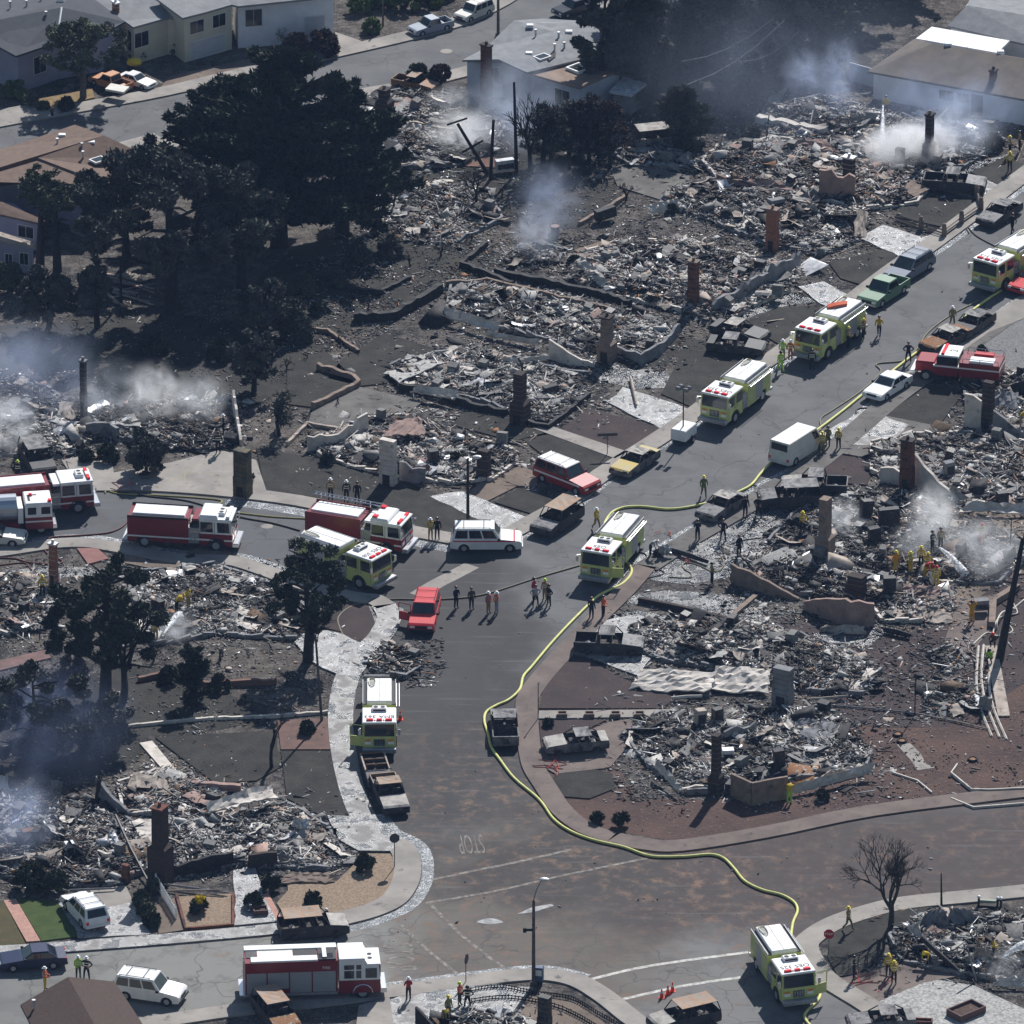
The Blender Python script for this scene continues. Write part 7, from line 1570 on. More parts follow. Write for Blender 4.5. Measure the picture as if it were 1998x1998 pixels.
    house('white house at the top edge behind the silvery tree', [[(448,8,4.2),(466,12,4.2),(655,-8,4.2),(640,-40,4.8),(450,-30,4.8)]], RLIGHT, [[(460,8,4.2),(655,-8,4.2),(640,-40,4.2),(450,-30,4.2)]], WWHITE,
        [(0,0,.08,.25,.5,.88,'win'),(0,0,.7,.9,.1,.6,'garage')], inset=.2)
    t, rf = house('brown-roofed house with crossing gables below the upper street, left', [
        [(-70,348,5.0),(203,264,5.0),(146,243,4.4),(26,284,3.9),(-70,306,3.7)], [(203,264,5.0),(292,306,3.4),(240,331,3.4),(74,308,4.9)],
        [(74,308,4.9),(240,331,3.4),(200,356,4.5)], [(74,308,4.9),(200,356,4.5),(168,381,3.3),(60,350,3.3),(-70,372,3.6),(-70,350,5.0)]], RBROWN,
        [[(-60,350,3.3),(40,285,3.3),(146,250,3.3),(285,306,3.3),(240,330,3.3),(206,372,3.3),(165,379,3.3),(60,350,3.3)]], WLAV, [(0,4,.35,.7,.4,.8,'win')], inset=.3)
    vents(rf, [(160,292,4.5,'pipe'),(178,280,4.7,'box'),(112,283,4.5,'pipe'),(162,308,4.3,'pipe'),(192,313,4.2,'sky'),(160,360,4.0,'pipe'),(121,266,4.4,'box')])
    house('grey-walled house at the left edge under the pink-brown eave', [[(-70,372,3.8),(0,392,3.5),(88,430,2.9),(80,436,2.8),(-70,402,3.2)]], RBROWN, [[(-70,380,2.9),(30,392,2.9),(82,432,2.7),(-70,404,2.9)]], WLAV, [(0,2,.1,.3,.4,.8,'win')], inset=.15)
    house('lower grey-walled house at the left edge with paired windows', [[(-70,440,3.6),(0,452,3.2),(72,474,2.9),(66,480,2.8),(-70,456,3.0)]], STUC, [[(-70,445,2.9),(20,455,2.9),(68,476,2.7),(-70,458,2.9)]], WLAV, [(0,2,.08,.2,.3,.7,'win'),(0,2,.32,.42,.2,.6,'win')], inset=.15)
    t, rf = house('dark brown shingled roof of the house at the bottom left corner', [[(133,1906,4.3),(262,2140,4.3),(150,2170,3.1),(40,1960,3.1)],[(133,1906,4.3),(224,1915,3.1),(345,2100,3.1),(262,2140,4.3)]], RDARKB, [[(48,1958,3.0),(222,1917,3.0),(340,2100,3.0),(150,2165,3.0)]], WBEIGE, inset=.4)
    vents(rf, [(198,1985,3.6,'box'),(66,1966,3.4,'pipe')])
    house('small white-roofed garden shed beside the flat brown extension', [[(1188,178,2.2),(1217,149,2.2),(1262,163,2.2),(1232,186,2.2)]], mat('white_shed_roof', (.6,.62,.65), (.3,.3,.32), sc=2, rough=.6), [[(1190,178,2.1),(1217,150,2.1),(1260,163,2.1),(1231,185,2.1)]], GREYW, name='garden_shed')
    # fences
    def fence(name, label, px, h, m, gap=.16, w_=.07, rails=True, post=1.8):
        P = smooth_line([V(x, y) for x, y in px], 6) if len(px) > 2 else [V(x, y) for x, y in px]; t = thing(name, label, 'fence', (0,0,0)); b = MB(); rl = MB(); pts = []
        for i in range(len(P)-1):
            n = max(1, int((P[i+1]-P[i]).length/gap))
            for k in range(n): pts.append(P[i].lerp(P[i+1], k/n))
        for i, p in enumerate(pts): hh = h*random.uniform(.85, 1.05); b.box(p.x-w_/2, p.x+w_/2, p.y-.015, p.y+.015, .05, hh)
        for zz in (h*.3, h*.75): rl.tube([(p.x, p.y+.04, zz) for p in pts[::3]]+[(pts[-1].x, pts[-1].y+.04, zz)], .04, 4)
        b.build('pickets', m, t); rl.build('rails', m, t); return t
    fence('picket_fence', 'white picket fence leaning between the hedge and the gravel bed', [(300,1722),(345,1798)], 1.05, FWHITE)
    fence('scalloped_fence', 'charred scalloped fence at the bottom, outer curve by the sidewalk', [(912,1938),(976,1930),(1045,1943),(1114,1953),(1166,1982),(1218,2012),(1250,2040)], .45, CHAR, gap=.2)
    fence('scalloped_fence', 'charred scalloped fence at the bottom, inner curve by the rubble', [(920,1958),(986,1951),(1063,1962),(1114,1980),(1166,2010),(1200,2040)], .45, CHAR, gap=.2)
    t = thing('pier_fence', 'low wall with square piers around the black lawn at upper right', 'fence', (0,0,0))
    Q = [(1748,432),(1797,448),(1842,462),(1876,437),(1914,411),(1906,386)]
    for i, q in enumerate(Q[1:]): p = V(*q); MB().bbox(-.2,.2,-.2,.2,0,.95,.03,M=Matrix.Translation(p)).blob((p.x,p.y,1.05),.19,.02).build('pier', TANB, t)
    for i in range(len(Q)-1):
        a = V(*Q[i]); c = V(*Q[i+1]); MB().tube([a+Vector((0,0,.6)), c+Vector((0,0,.6))], .07, 4).tube([a+Vector((0,0,.3)), c+Vector((0,0,.3))], .07, 4).tube([a+Vector((0,0,.05)), c+Vector((0,0,.05))], .12, 4).build('rail', TANB, t)
    for k, (px, lab, m, h) in enumerate([([(1566,133),(1620,140)],'dark garden fence with pale top left of the big house',GREYW,1.2),([(1657,157),(1712,172)],'dark fence joined to the white wall of the big house',WBLUE,1.7),([(138,452),(205,478)],'white-topped garden fence in the cypress shade',GREYW,.9),
        ([(1856,1560),(1900,1578),(1998,1570)],'low white edging along the brown garden, right part',PALE,.18),([(1741,1509),(1790,1525),(1818,1548)],'thin white edging curving through the brown garden',PALE,.15),([(1868,1495),(1856,1512),(1895,1544),(1930,1545),(2040,1540)],'white kerb edging of the far right garden',PALE,.25)]):
        ragged_wall('garden_fence', lab, px, h, m, .1, rag=.05, cat='fence')
# ---------------------------------------------------------------- people
def person_mesh(pose):
    J = {'pel': (0,0,.95,.135), 'sp': (0,0,1.18,.14), 'ch': (0,0,1.38,.165), 'nk': (0,0,1.53,.06), 'hd': (0,.01,1.66,.095), 'ht': (0,.01,1.74,.085)}
    for s, n in ((1, 'L'), (-1, 'R')):
        J['hip'+n] = (s*.1,0,.92,.11); J['kn'+n] = (s*.12,-.01,.5,.075); J['an'+n] = (s*.13,.02,.1,.055); J['to'+n] = (s*.14,-.15,.05,.05)
        J['sh'+n] = (s*.2,0,1.44,.075); J['el'+n] = (s*.28,.02,1.16,.055); J['wr'+n] = (s*.27,-.08,.92,.042); J['ha'+n] = (s*.26,-.12,.84,.042)
    def st(**k):
        for a, p in k.items(): J[a] = (*p, J[a][3])
    if pose == 'walk': st(knL=(.11,-.2,.52), anL=(.12,-.28,.12), toL=(.12,-.43,.07), knR=(-.11,.06,.5), anR=(-.12,.36,.18), toR=(-.12,.3,.05), elL=(.28,.14,1.18), wrL=(.3,.05,.98), haL=(.3,0,.92), elR=(-.28,-.1,1.18), wrR=(-.28,-.28,1.05), haR=(-.27,-.34,1.02))
    if pose == 'hold': st(elL=(.27,-.06,1.16), wrL=(.12,-.3,1.12), haL=(.07,-.36,1.12), elR=(-.27,-.06,1.16), wrR=(-.12,-.34,1.05), haR=(-.06,-.4,1.03))
    if pose == 'hips': st(elL=(.42,.08,1.2), wrL=(.22,-.03,1.02), haL=(.17,-.06,1.0), elR=(-.42,.08,1.2), wrR=(-.22,-.03,1.02), haR=(-.17,-.06,1.0), knL=(.17,0,.5), anL=(.2,.02,.1), toL=(.22,-.14,.05), knR=(-.17,0,.5), anR=(-.2,.02,.1), toR=(-.22,-.14,.05))
    if pose == 'raise': st(elL=(.36,-.05,1.5), wrL=(.16,-.18,1.68), haL=(.1,-.2,1.72), elR=(-.36,-.05,1.5), wrR=(-.16,-.18,1.68), haR=(-.1,-.2,1.72))
    if pose == 'bend': st(sp=(0,-.12,1.15), ch=(0,-.32,1.28), nk=(0,-.43,1.34), hd=(0,-.54,1.34), ht=(0,-.62,1.32), shL=(.2,-.34,1.3), shR=(-.2,-.34,1.3), elL=(.26,-.4,1.02), wrL=(.2,-.5,.82), haL=(.18,-.54,.76), elR=(-.26,-.4,1.02), wrR=(-.2,-.5,.82), haR=(-.18,-.54,.76))
    if pose == 'crouch': st(pel=(0,.1,.45), sp=(0,.02,.66), ch=(0,-.08,.85), nk=(0,-.14,.98), hd=(0,-.18,1.1), ht=(0,-.2,1.18), hipL=(.1,.08,.43), hipR=(-.1,.08,.43), knL=(.17,-.28,.5), knR=(-.17,-.28,.5), anL=(.15,-.08,.1), anR=(-.15,-.08,.1), toL=(.16,-.24,.05), toR=(-.16,-.24,.05), shL=(.2,-.1,.9), shR=(-.2,-.1,.9), elL=(.26,-.24,.72), elR=(-.26,-.24,.72), wrL=(.16,-.42,.66), wrR=(-.16,-.42,.66), haL=(.12,-.48,.65), haR=(-.12,-.48,.65))
    K = list(J); E = [('pel','sp'),('sp','ch'),('ch','nk'),('nk','hd'),('hd','ht')]
    for n in 'LR': E += [('pel','hip'+n),('hip'+n,'kn'+n),('kn'+n,'an'+n),('an'+n,'to'+n),('ch','sh'+n),('sh'+n,'el'+n),('el'+n,'wr'+n),('wr'+n,'ha'+n)]
    me = bpy.data.meshes.new('sk'); me.from_pydata([J[k][:3] for k in K], [(K.index(a), K.index(b)) for a, b in E], [])
    o = bpy.data.objects.new('sk', me); COL.objects.link(o); m = o.modifiers.new('s', 'SKIN'); m.use_smooth_shade = True
    for i, k in enumerate(K): me.skin_vertices[0].data[i].radius = (J[k][3], J[k][3]*(.8 if k in ('sp','ch','pel') else 1)); me.skin_vertices[0].data[i].use_root = (k == 'pel')
    m2 = o.modifiers.new('b', 'SUBSURF'); m2.levels = 1; m2.render_levels = 1
    dg = bpy.context.evaluated_depsgraph_get(); dg.update(); out = bpy.data.meshes.new_from_object(o.evaluated_get(dg)); bpy.data.objects.remove(o); out.name = 'body_'+pose
    segs = [(Vector(J[a][:3]), Vector(J[b][:3]), 3 if a in ('nk','hd') or b == 'ht' else 4 if b[:2] == 'to' else 3 if b[:2] == 'ha' else 2 if a[:2] in ('hi','kn') or (a == 'pel' and b[:3] == 'hip') else 1) for a, b in E]
    out.materials.clear()
    for _ in range(4): out.materials.append(None)
    for p in out.polygons:
        c = p.center; best = (9, 1)
        for a, b, k in segs:
            t = max(0, min(1, (c-a).dot(b-a)/(b-a).length_squared)); d = (c-a.lerp(b, t)).length
            if d < best[0]: best = (d, k)
        p.material_index = {1: 0, 2: 1, 3: 2, 4: 3}[best[1]]; p.use_smooth = True
    return out, Vector(J['hd'][:3]), (Vector(J['ht'][:3])-Vector(J['nk'][:3])).normalized(), Vector(J['ch'][:3])
SKIN = mat('skin', (.36,.22,.16), rough=.6); BOOT = mat('boots', (.02,.02,.02), rough=.7)
CL = {k: mat('cloth_'+k, c, tuple(x*.75 for x in c), sc=6, rough=.85) for k, c in dict(yellow=(.55,.38,.03), khaki=(.28,.25,.12), tan=(.33,.22,.11), navy=(.012,.015,.035), black=(.018,.018,.022), orange=(.62,.13,.05), amber=(.62,.3,.02), hivis=(.35,.62,.06), green=(.13,.15,.06), grey=(.35,.36,.4), white=(.65,.65,.68), red=(.45,.05,.05), pink=(.45,.2,.18), olive=(.07,.075,.05), brown=(.1,.06,.05)).items()}
HEL = {k: mat('helmet_'+k, c, rough=.35) for k, c in dict(yellow=(.75,.6,.04), white=(.8,.8,.8), black=(.02,.02,.02), red=(.5,.04,.03), none=(.05,.03,.02), green=(.45,.6,.05)).items()}
REFL = mat('reflective_band', (.75,.76,.6), rough=.4)
POSES = {}
def person(label, px, py, top, legs, helmet, pose='stand', face=0, z=.004, sc=1.0):
    if pose not in POSES: POSES[pose] = person_mesh(pose)
    me, hd, up, ch = POSES[pose]; p = V(px, py, z); t = thing('person', label, 'person', p, R(face), 'people on foot')
    t.scale = (1.04*sc,)*3
    o = bpy.data.objects.new('body', me); COL.objects.link(o); o.parent = t
    for i, m in enumerate((CL[top], CL[legs], SKIN, BOOT)): o.material_slots[i].link = 'OBJECT'; o.material_slots[i].material = m
    b = MB(); q = up.to_track_quat('Z', 'Y').to_matrix().to_4x4(); Mx = Matrix.Translation(hd+up*.03)@q; vs = []; n = 10; fs = []
    prof = [(.165 if helmet not in ('none',) else .105, -.005), (.12,.02), (.115,.07), (.075,.12), (.01,.14)]
    for r_, h in prof:
        for i in range(n): a = 2*math.pi*i/n; vs.append((r_*math.cos(a), r_*1.12*math.sin(a), h))
    for k in range(len(prof)-1):
        for i in range(n): fs.append((k*n+i, k*n+(i+1) % n, (k+1)*n+(i+1) % n, (k+1)*n+i))
    fs.append(tuple(range(n-1, -1, -1))); b.add(vs, fs, M=Mx); b.build('helmet' if helmet != 'none' else 'hair', HEL[helmet], t)
    if top in ('yellow', 'orange', 'hivis', 'tan', 'black') and helmet != 'none' and pose not in ('bend', 'crouch'):
        b = MB()
        for zz in (-.02, -.2): 
            c = ch+Vector((0,0,zz)); vs = []
            for h in (-.03, .03):
                for i in range(12): a = 2*math.pi*i/12; vs.append((c.x+.215*math.cos(a), c.y+.175*math.sin(a), c.z+h))
            b.add(vs, [(i, (i+1) % 12, 12+(i+1) % 12, 12+i) for i in range(12)])
        b.build('reflective_bands', REFL, t)
    return t
def people():
    P = person
    P('firefighter in green-yellow gear walking down the middle of the road', 1373,970,'green','green','yellow','walk',10)
    P('person in dark uniform left of two standing by the wet drive', 1361,1056,'navy','navy','none','hold',200)
    P('person in dark uniform right of two standing by the wet drive', 1411,1055,'navy','navy','none','hips',150)
    P('person in black beside the parked burnt SUV, left one', 1454,1010,'black','navy','none','stand',20)
    P('person in black beside the parked burnt SUV, right one', 1480,1010,'black','black','none','hips',340)
    P('person in dark clothes alone in front of the ash-covered yard', 1442,1086,'navy','black','none','stand',40)
    P('firefighter with a yellow back panel handling a hose by the leaning grey wall', 1389,1140,'khaki','black','black','hold',110)
    P('firefighter in yellow coat left of the tall tan chimney', 1566,1040,'yellow','black','yellow','hold',30,.3)
    P('firefighter in black gear aiming the steaming water jet', 1819,1078,'black','black','black','hold',50,.4)
    P('firefighter in tan coat right behind the one aiming the jet', 1835,1072,'tan','black','black','stand',30,.4)
    P('firefighter with red helmet right of the drifting steam', 1916,1064,'yellow','orange','red','hold',-20,.4)
    P('firefighter in orange-yellow, leftmost of the group below the jet', 1748,1117,'amber','yellow','yellow','stand',30,.3)
    P('firefighter in yellow, second from left of the group below the jet', 1776,1119,'yellow','yellow','yellow','hold',-50,.3)
    P('firefighter in yellow standing back in the group below the jet', 1797,1108,'yellow','black','yellow','stand',10,.3)
    P('firefighter in bright yellow beside the crouching red-helmeted one', 1810,1120,'yellow','yellow','yellow','hips',-30,.3)
    P('firefighter with red helmet and red pack in the group below the jet', 1805,1128,'red','yellow','red','bend',60,.3)
    P('firefighter with red helmet, rightmost of the group below the jet', 1827,1146,'yellow','yellow','red','stand',180,.2)
    P('firefighter in orange gear with raised arms on the brown path', 1896,1215,'amber','amber','black','raise',180,.02)
    P('firefighter with red helmet sitting by the leaning charred trunk', 1938,1262,'brown','black','red','crouch',-20,.3)
    P('firefighter in green-yellow crouching on the edging planks', 1932,1294,'hivis','olive','black','crouch',-30,.1)
    P('worker in lime vest, upper of two beside the engine with the hose bundle', 1527,703,'hivis','khaki','white','stand',180,.1)
    P('worker in lime vest, lower of two beside the engine with the hose bundle', 1523,726,'hivis','hivis','black','walk',200)
    P('worker in orange vest in front of the engine with the hose bundle', 1542,704,'orange','pink','white','stand',160,.1)
    P('firefighter in yellow coat against the front of the engine with the hose bundle', 1578,697,'yellow','black','orange' if False else 'red','hold',190)
    P('firefighter in black turnout gear in front of the engine with the hose bundle', 1584,722,'black','black','black','stand',180)
    P('firefighter in tan coat at the side of the engine with the hose bundle', 1655,678,'tan','navy','yellow','hold',70)
    P('firefighter with dark helmet, left of the pair behind the same engine', 1673,657,'green','navy','black','stand',90)
    P('firefighter in tan coat, lower of the pair behind the same engine', 1684,662,'tan','black','yellow','hips',-80)
    P('firefighter in orange-brown coat partly hidden behind the pair', 1687,650,'amber','black','white','stand',90)
    P('firefighter in orange-yellow coat walking away alone on the road', 1715,657,'yellow','navy','none','walk',170)
    P('firefighter in khaki overalls walking along the hose at upper right', 1858,638,'khaki','khaki','white','walk',10)
    P('person in navy uniform stepping over the thick lime hose', 1772,708,'navy','navy','none','hips',180)
    P('firefighter in yellow, nearest to the white van', 1604,884,'yellow','khaki','yellow','stand',10)
    P('firefighter in olive gear behind the two at the white van', 1615,873,'green','olive','black','hold',-20)
    P('firefighter in orange coat with a stick, right of the white van', 1636,877,'yellow','black','yellow','hold',-20)
    P('firefighter in yellow cut by the right edge near the sloping wall', 1991,834,'yellow','tan','yellow','bend',90,.4)
    P('firefighter aiming the tall white jet in front of the big house', 1728,226,'yellow','black','none','hold',-10)
    P('firefighter in tan coat, left of the pair at the upper right corner', 1970,304,'tan','black','yellow','hold',100,.1)
    P('firefighter in tan coat, right of the pair at the upper right corner', 1989,295,'tan','black','none','stand',100,.1)
    P('firefighter standing on the black lawn at upper right with a thin hose', 1970,335,'yellow','black','yellow','stand',0,.1)
    P('person in dark clothes walking beside the foamy burnt sedan', 1975,456,'black','black','none','walk',-40)
    P('firefighter in yellow coat on the sidewalk of the side street', 840,1053,'yellow','khaki','white','hold',20,.13)
    P('person in black right beside the yellow-coated firefighter on the sidewalk', 853,1052,'black','black','none','stand',10,.13)
    P('person in black leaning at the kerbside burnt SUV', 1123,1010,'black','black','white','stand',250)
    P('firefighter in yellow gear between the lime engine and the burnt SUV', 1164,1033,'yellow','tan','white','walk',40)
    P('person in grey shirt bending over the silver wreckage by the gutter', 1269,1086,'grey','black','white','bend',70)
    P('person in dark jacket, first left of the loose row on the road', 890,1187,'navy','navy','none','hold',40)
    P('person in dark green jacket, second in the loose row on the road', 920,1189,'olive','black','none','stand',30)
    P('person in faded orange vest and white hard hat with a twin beside', 953,1197,'pink','tan','white','stand',50)
    P('person in bright orange vest and white hard hat, right of the vest pair', 969,1197,'orange','grey','white','hold',-60)
    P('person in navy shirt, lower left of the small group on the road', 1045,1184,'grey','navy','none','hips',20)
    P('person with red vest behind the navy-shirted one of the small group', 1042,1170,'red','black','black','stand',60)
    P('firefighter with yellow-green helmet in the small group on the road', 1063,1172,'tan','tan','green','stand',-40)
    P('person in dark shirt, right one of the small group on the road', 1071,1183,'navy','navy','none','hips',-60)
    P('person in black beside the thick hose below the central engine', 1154,1208,'black','black','none','stand',150)
    P('person in orange vest beside the thick hose below the central engine', 1177,1205,'orange','black','none','hold',60)
    P('firefighter in yellow standing in the grey rubble between the pines', 368,1187,'yellow','tan','black','stand',60,.3)
    P('firefighter in yellow bending left of the one between the pines', 345,1197,'yellow','black','yellow','bend',120,.3)
    P('firefighter in yellow near the water spray behind the left pine', 304,1252,'yellow','khaki','yellow','stand',160,.1)
    P('firefighter in yellow hidden behind the left pine', 83,1165,'yellow','black','yellow','stand',0,.2)
    P('firefighter in black gear with reflective bands in front of the bent wall', 426,884,'black','black','black','hold',180,.1)
    P('firefighter in black gear in the smoke beside the bent wall', 436,850,'black','black','white','hold',90,.2)
    P('firefighter in black with striped sleeves in the upper garden', 545,835,'black','olive','black','stand',140)
    P('firefighter with yellow helmet behind the red engines at the left', 35,940,'black','black','green','stand',0)
    P('firefighter with white helmet behind the ladder engine, left one', 645,975,'tan','black','white','stand',0,.1)
    P('person in black behind the ladder engine, right one', 697,982,'black','black','none','stand',0,.1)
    P('firefighter with dark helmet behind the ladder engine, middle one', 676,979,'black','black','white','stand',0,.1)
    P('worker in lime vest on the lower street above the brown roof', 153,1910,'hivis','olive','white','hold',10)
    P('person in black shirt and white hard hat beside the lime-vested worker', 169,1912,'black','navy','white','hips',-20)
    P('worker in orange-yellow holding a red sheet behind the brown roof', 88,1932,'orange','yellow','white','hold',80)
    P('person in dark red jacket alone on the wet driveway at the bottom', 797,1952,'red','black','white','hold',-160,.1)
    P('firefighter with yellow helmet in the group at the bottom', 897,1962,'orange','olive','green','hold',60,.1)
    P('firefighter in black gear right of the group at the bottom', 912,1969,'black','black','black','hips',180,.1)
    P('firefighter in tan coat, lowest of the group at the bottom', 866,2000,'tan','khaki','yellow','bend',20,.1)
    P('firefighter in khaki gear in the middle of the group at the bottom', 875,1988,'khaki','olive','yellow','stand',40,.1)
    P('firefighter with yellow helmet on the curved sidewalk at lower right', 1655,1814,'tan','green','yellow','walk',60,.13)
    P('firefighter in dark gear beside the coiled hose at lower right', 1666,1910,'black','navy','black','hold',80,.1)
    P('firefighter in yellow coat, left of the pair on the drive at lower right', 1733,1906,'yellow','black','yellow','stand',20,.1)
    P('firefighter in yellow coat, right of the pair on the drive at lower right', 1744,1920,'yellow','black','yellow','hold',170,.1)
    P('firefighter in yellow coat bending in front of the bent door sheet', 1812,1888,'yellow','black','yellow','bend',-40,.1)
    P('firefighter in yellow coat spraying water to the right at lower right', 1938,1874,'yellow','black','none','hold',90,.4)
    P('firefighter in yellow-green at the corner of the stucco bay', 1540,1568,'yellow','hivis','none','bend',170)
# ---------------------------------------------------------------- hoses and small things
def hose(label, px, r, m, z=None, name='fire_hose'):
    z = r+.006 if z is None else z
    P = smooth_line([V(q[0], q[1], (q[2] if len(q) > 2 else z)) for q in px], 7); o = MB().tube(P, r, 8).build(name, m, smooth=True); tag(o, label, 'hose', 'hoses lying about'); return o
HLIME = mat('lime_hose_jacket', (.66,.64,.24), (.5,.5,.17), sc=2, rough=.6); HYEL = mat('yellow_hose_jacket', (.34,.31,.1), rough=.7); HTAN = mat('tan_hose_jacket', (.2,.18,.13), rough=.7); HDK = mat('dark_hose_jacket', (.05,.045,.045), rough=.6); HRED = mat('red_brown_hose_jacket', (.13,.04,.035), rough=.6); HWH = mat('white_hose_jacket', (.5,.48,.42), rough=.7)
def small_things():
    h = hose
    h('thick lime-yellow supply hose from the upper right down to the central engine', [(2010,530),(1960,562),(1921,588),(1884,617),(1852,652),(1815,669),(1777,696),(1732,731),(1690,764),(1642,803),(1589,843),(1556,866),(1508,900),(1484,924),(1463,948),(1422,967),(1377,982),(1332,991),(1299,993),(1263,989),(1236,988),(1213,991),(1194,1000),(1182,1016),(1178,1028,1.0)], .105, HLIME)
    h('thick lime-yellow supply hose winding from the central engine to the one numbered 325', [(1213,1086,.9),(1220,1094),(1232,1109),(1229,1124),(1213,1140),(1190,1151),(1167,1163),(1149,1179),(1107,1221),(1073,1258),(1038,1300),(1021,1320),(1014,1345),(993,1365),(969,1376),(949,1389),(945,1407),(952,1431),(959,1458),(976,1483),(1004,1519),(1052,1560),(1080,1598),(1114,1622),(1159,1639),(1218,1653),(1269,1670),(1332,1671),(1384,1667),(1411,1674),(1432,1694),(1453,1719),(1487,1736),(1525,1746),(1549,1760),(1556,1777),(1547,1801),(1543,1829),(1542,1845,.7)], .105, HLIME)
    h('short end of the thick lime hose curling off the bottom edge', [(1596,1918,.8),(1601,1929),(1597,1950),(1577,1970),(1570,1983),(1580,2000),(1605,2020)], .105, HLIME)
    h('thin tan hose along the road beside the thick hose, upper right', [(1911,586),(1856,614),(1811,648),(1790,679),(1763,703),(1711,710),(1718,727),(1677,765),(1625,800),(1601,817),(1601,838),(1575,850)], .06, HTAN)
    h('dark hose looping on the wet drive right of the white van', [(1590,862),(1625,855),(1680,848),(1746,850),(1757,845),(1735,825),(1711,817),(1712,803),(1700,796),(1673,798),(1674,812),(1690,828),(1711,842),(1745,853)], .055, HDK)
    h('tan hose running left from the central engine across the road', [(1131,1103),(1100,1112),(1045,1128),(942,1160),(859,1169),(769,1169),(718,1174),(680,1186),(660,1205),(663,1225),(672,1245)], .06, HTAN)
    h('dark hose from the gutter to the leaning grey wall, lower loop', [(1170,1165),(1200,1150),(1221,1145),(1260,1129),(1292,1121),(1294,1115),(1275,1107),(1260,1101),(1258,1092),(1266,1086)], .05, HDK)
    h('dark hose coiled toward the firefighter at the leaning grey wall', [(1225,1150),(1245,1120),(1262,1085),(1240,1078),(1237,1095)], .05, HDK)
    h('grey hose loop in front of the firefighter at the leaning grey wall', [(1305,1126),(1345,1127),(1348,1119),(1338,1112),(1331,1104),(1340,1098),(1360,1102),(1382,1112),(1390,1116),(1405,1112),(1412,1100),(1408,1085)], .05, HTAN)
    h('yellow hose loop on the driveway behind the long red engine', [(190,952),(240,950),(310,946),(350,930),(372,922),(410,926),(432,940),(428,953),(405,958),(375,950),(360,935),(366,918),(395,905),(425,885)], .055, HYEL)
    h('yellow hose lying beside the kerb behind the long red engine', [(205,962),(211,946),(235,940),(215,942),(209,950),(225,962),(300,966),(370,970),(430,976),(425,985)], .055, HYEL)
    h('long dark hose beside the yellow one toward the ladder engine', [(220,956),(290,968),(370,978),(462,1007),(530,1020),(585,1035)], .06, HDK)
    h('yellow hose running to the rear of the ladder engine', [(460,1000),(520,1007),(560,1010),(600,1012)], .055, HYEL)
    h('red-brown hose curving off the long red engine to the orange chimney', [(250,1016),(235,1030),(207,1040),(150,1045),(103,1048),(88,1056),(85,1068),(92,1080)], .06, HRED)
    h('red-brown hose across the small garden at the left', [(-10,1088),(30,1090),(55,1097),(103,1101),(122,1096),(110,1088)], .055, HRED)
    h('dark hose across the driveway at the left', [(-10,1104),(45,1098),(60,1110),(78,1124),(60,1136),(30,1134)], .05, HRED)
    h('white hose hanging around the charred trunk at the right edge', [(1998,1170),(1975,1188),(1955,1195,.5),(1945,1215,1.0),(1948,1240),(1925,1235),(1898,1258)], .06, HWH)
    h('white hose loop at the foot of the charred trunk', [(1970,1165),(1985,1195),(1965,1200),(1945,1210),(1940,1240),(1975,1232),(1965,1215)], .05, HWH)
    h('thin dark hose across the gutter at the top of the road', [(1890,455),(1886,440),(1905,460),(1945,482)], .05, HDK)
    h('thin white hose from the black lawn to the foamy sedan', [(1968,338),(1958,352),(1945,385),(1920,405),(1890,432),(1886,445)], .04, HWH)
    h('thin tan hose from the pair of firefighters to the lawn', [(1998,280),(1985,312),(1975,330)], .04, HTAN)
    h('dark hose trailing from the red car over the sidewalk', [(1921,592),(1925,604),(1950,612),(1998,608)], .05, HDK)
    h('dark hose behind the tall tan chimney firefighter', [(1412,1080),(1418,1066),(1450,1054),(1510,1045),(1560,1022)], .05, HDK)
    h('tan coiled hose on the drive at lower right', [(1628,1905),(1660,1912),(1690,1905),(1698,1896),(1685,1890),(1677,1898),(1690,1907),(1715,1900),(1745,1902)], .05, HTAN)
    def cone(label, x, y, z=.004):
        p = V(x, y, z); t = thing('traffic_cone', label, 'cone', p, 0, 'traffic cones'); o = mat('cone_orange', (.75,.08,.03), rough=.6)
        MB().cyl((0,0,.04), (0,0,.72), .16, .035, n=10).build('cone_body', o, t); MB().box(-.2,.2,-.2,.2,0,.038).build('base', o, t); MB().cyl((0,0,.38), (0,0,.52), .105, .078, n=10).build('white_band', TXTW, t)
    cone('single orange cone right beside the engine numbered 363', 781,1404); cone('left one of three orange cones between the road lines', 1291,1947); cone('middle one of three orange cones between the road lines', 1303,1940); cone('right one of three orange cones between the road lines', 1312,1934)
    c = V(1052,1917,.13); t = thing('newspaper_box', 'blue newspaper box beside the tall street lamp', 'newspaper box', c, R(-10)); MB().bbox(-.3,.3,-.25,.25,.2,1.25,.05).build('cabinet', mat('box_blue', (.07,.1,.16), rough=.5), t); MB().box(-.22,.22,-.27,-.251,.65,1.1).build('display_window', TXTW, t); MB().box(-.25,.25,-.2,.2,0,.199).build('foot', DARKP, t)
    def planter(name, label, x, y, w_, d, h_, m, yaw=0, z=.1, soil=DIRT):
        p = V(x, y, z); t = thing(name, label, 'planter', p, R(yaw)); b = MB(); e = .09
        b.box(-w_/2,w_/2,-d/2,-d/2+e,0,h_).box(-w_/2,w_/2,d/2-e,d/2,0,h_).box(-w_/2,-w_/2+e,-d/2+e,d/2-e,0,h_).box(w_/2-e,w_/2,-d/2+e,d/2-e,0,h_).build('rim', m, t); MB().box(-w_/2+e,w_/2-e,-d/2+e,d/2-e,0,h_*.6).build('soil', soil, t)
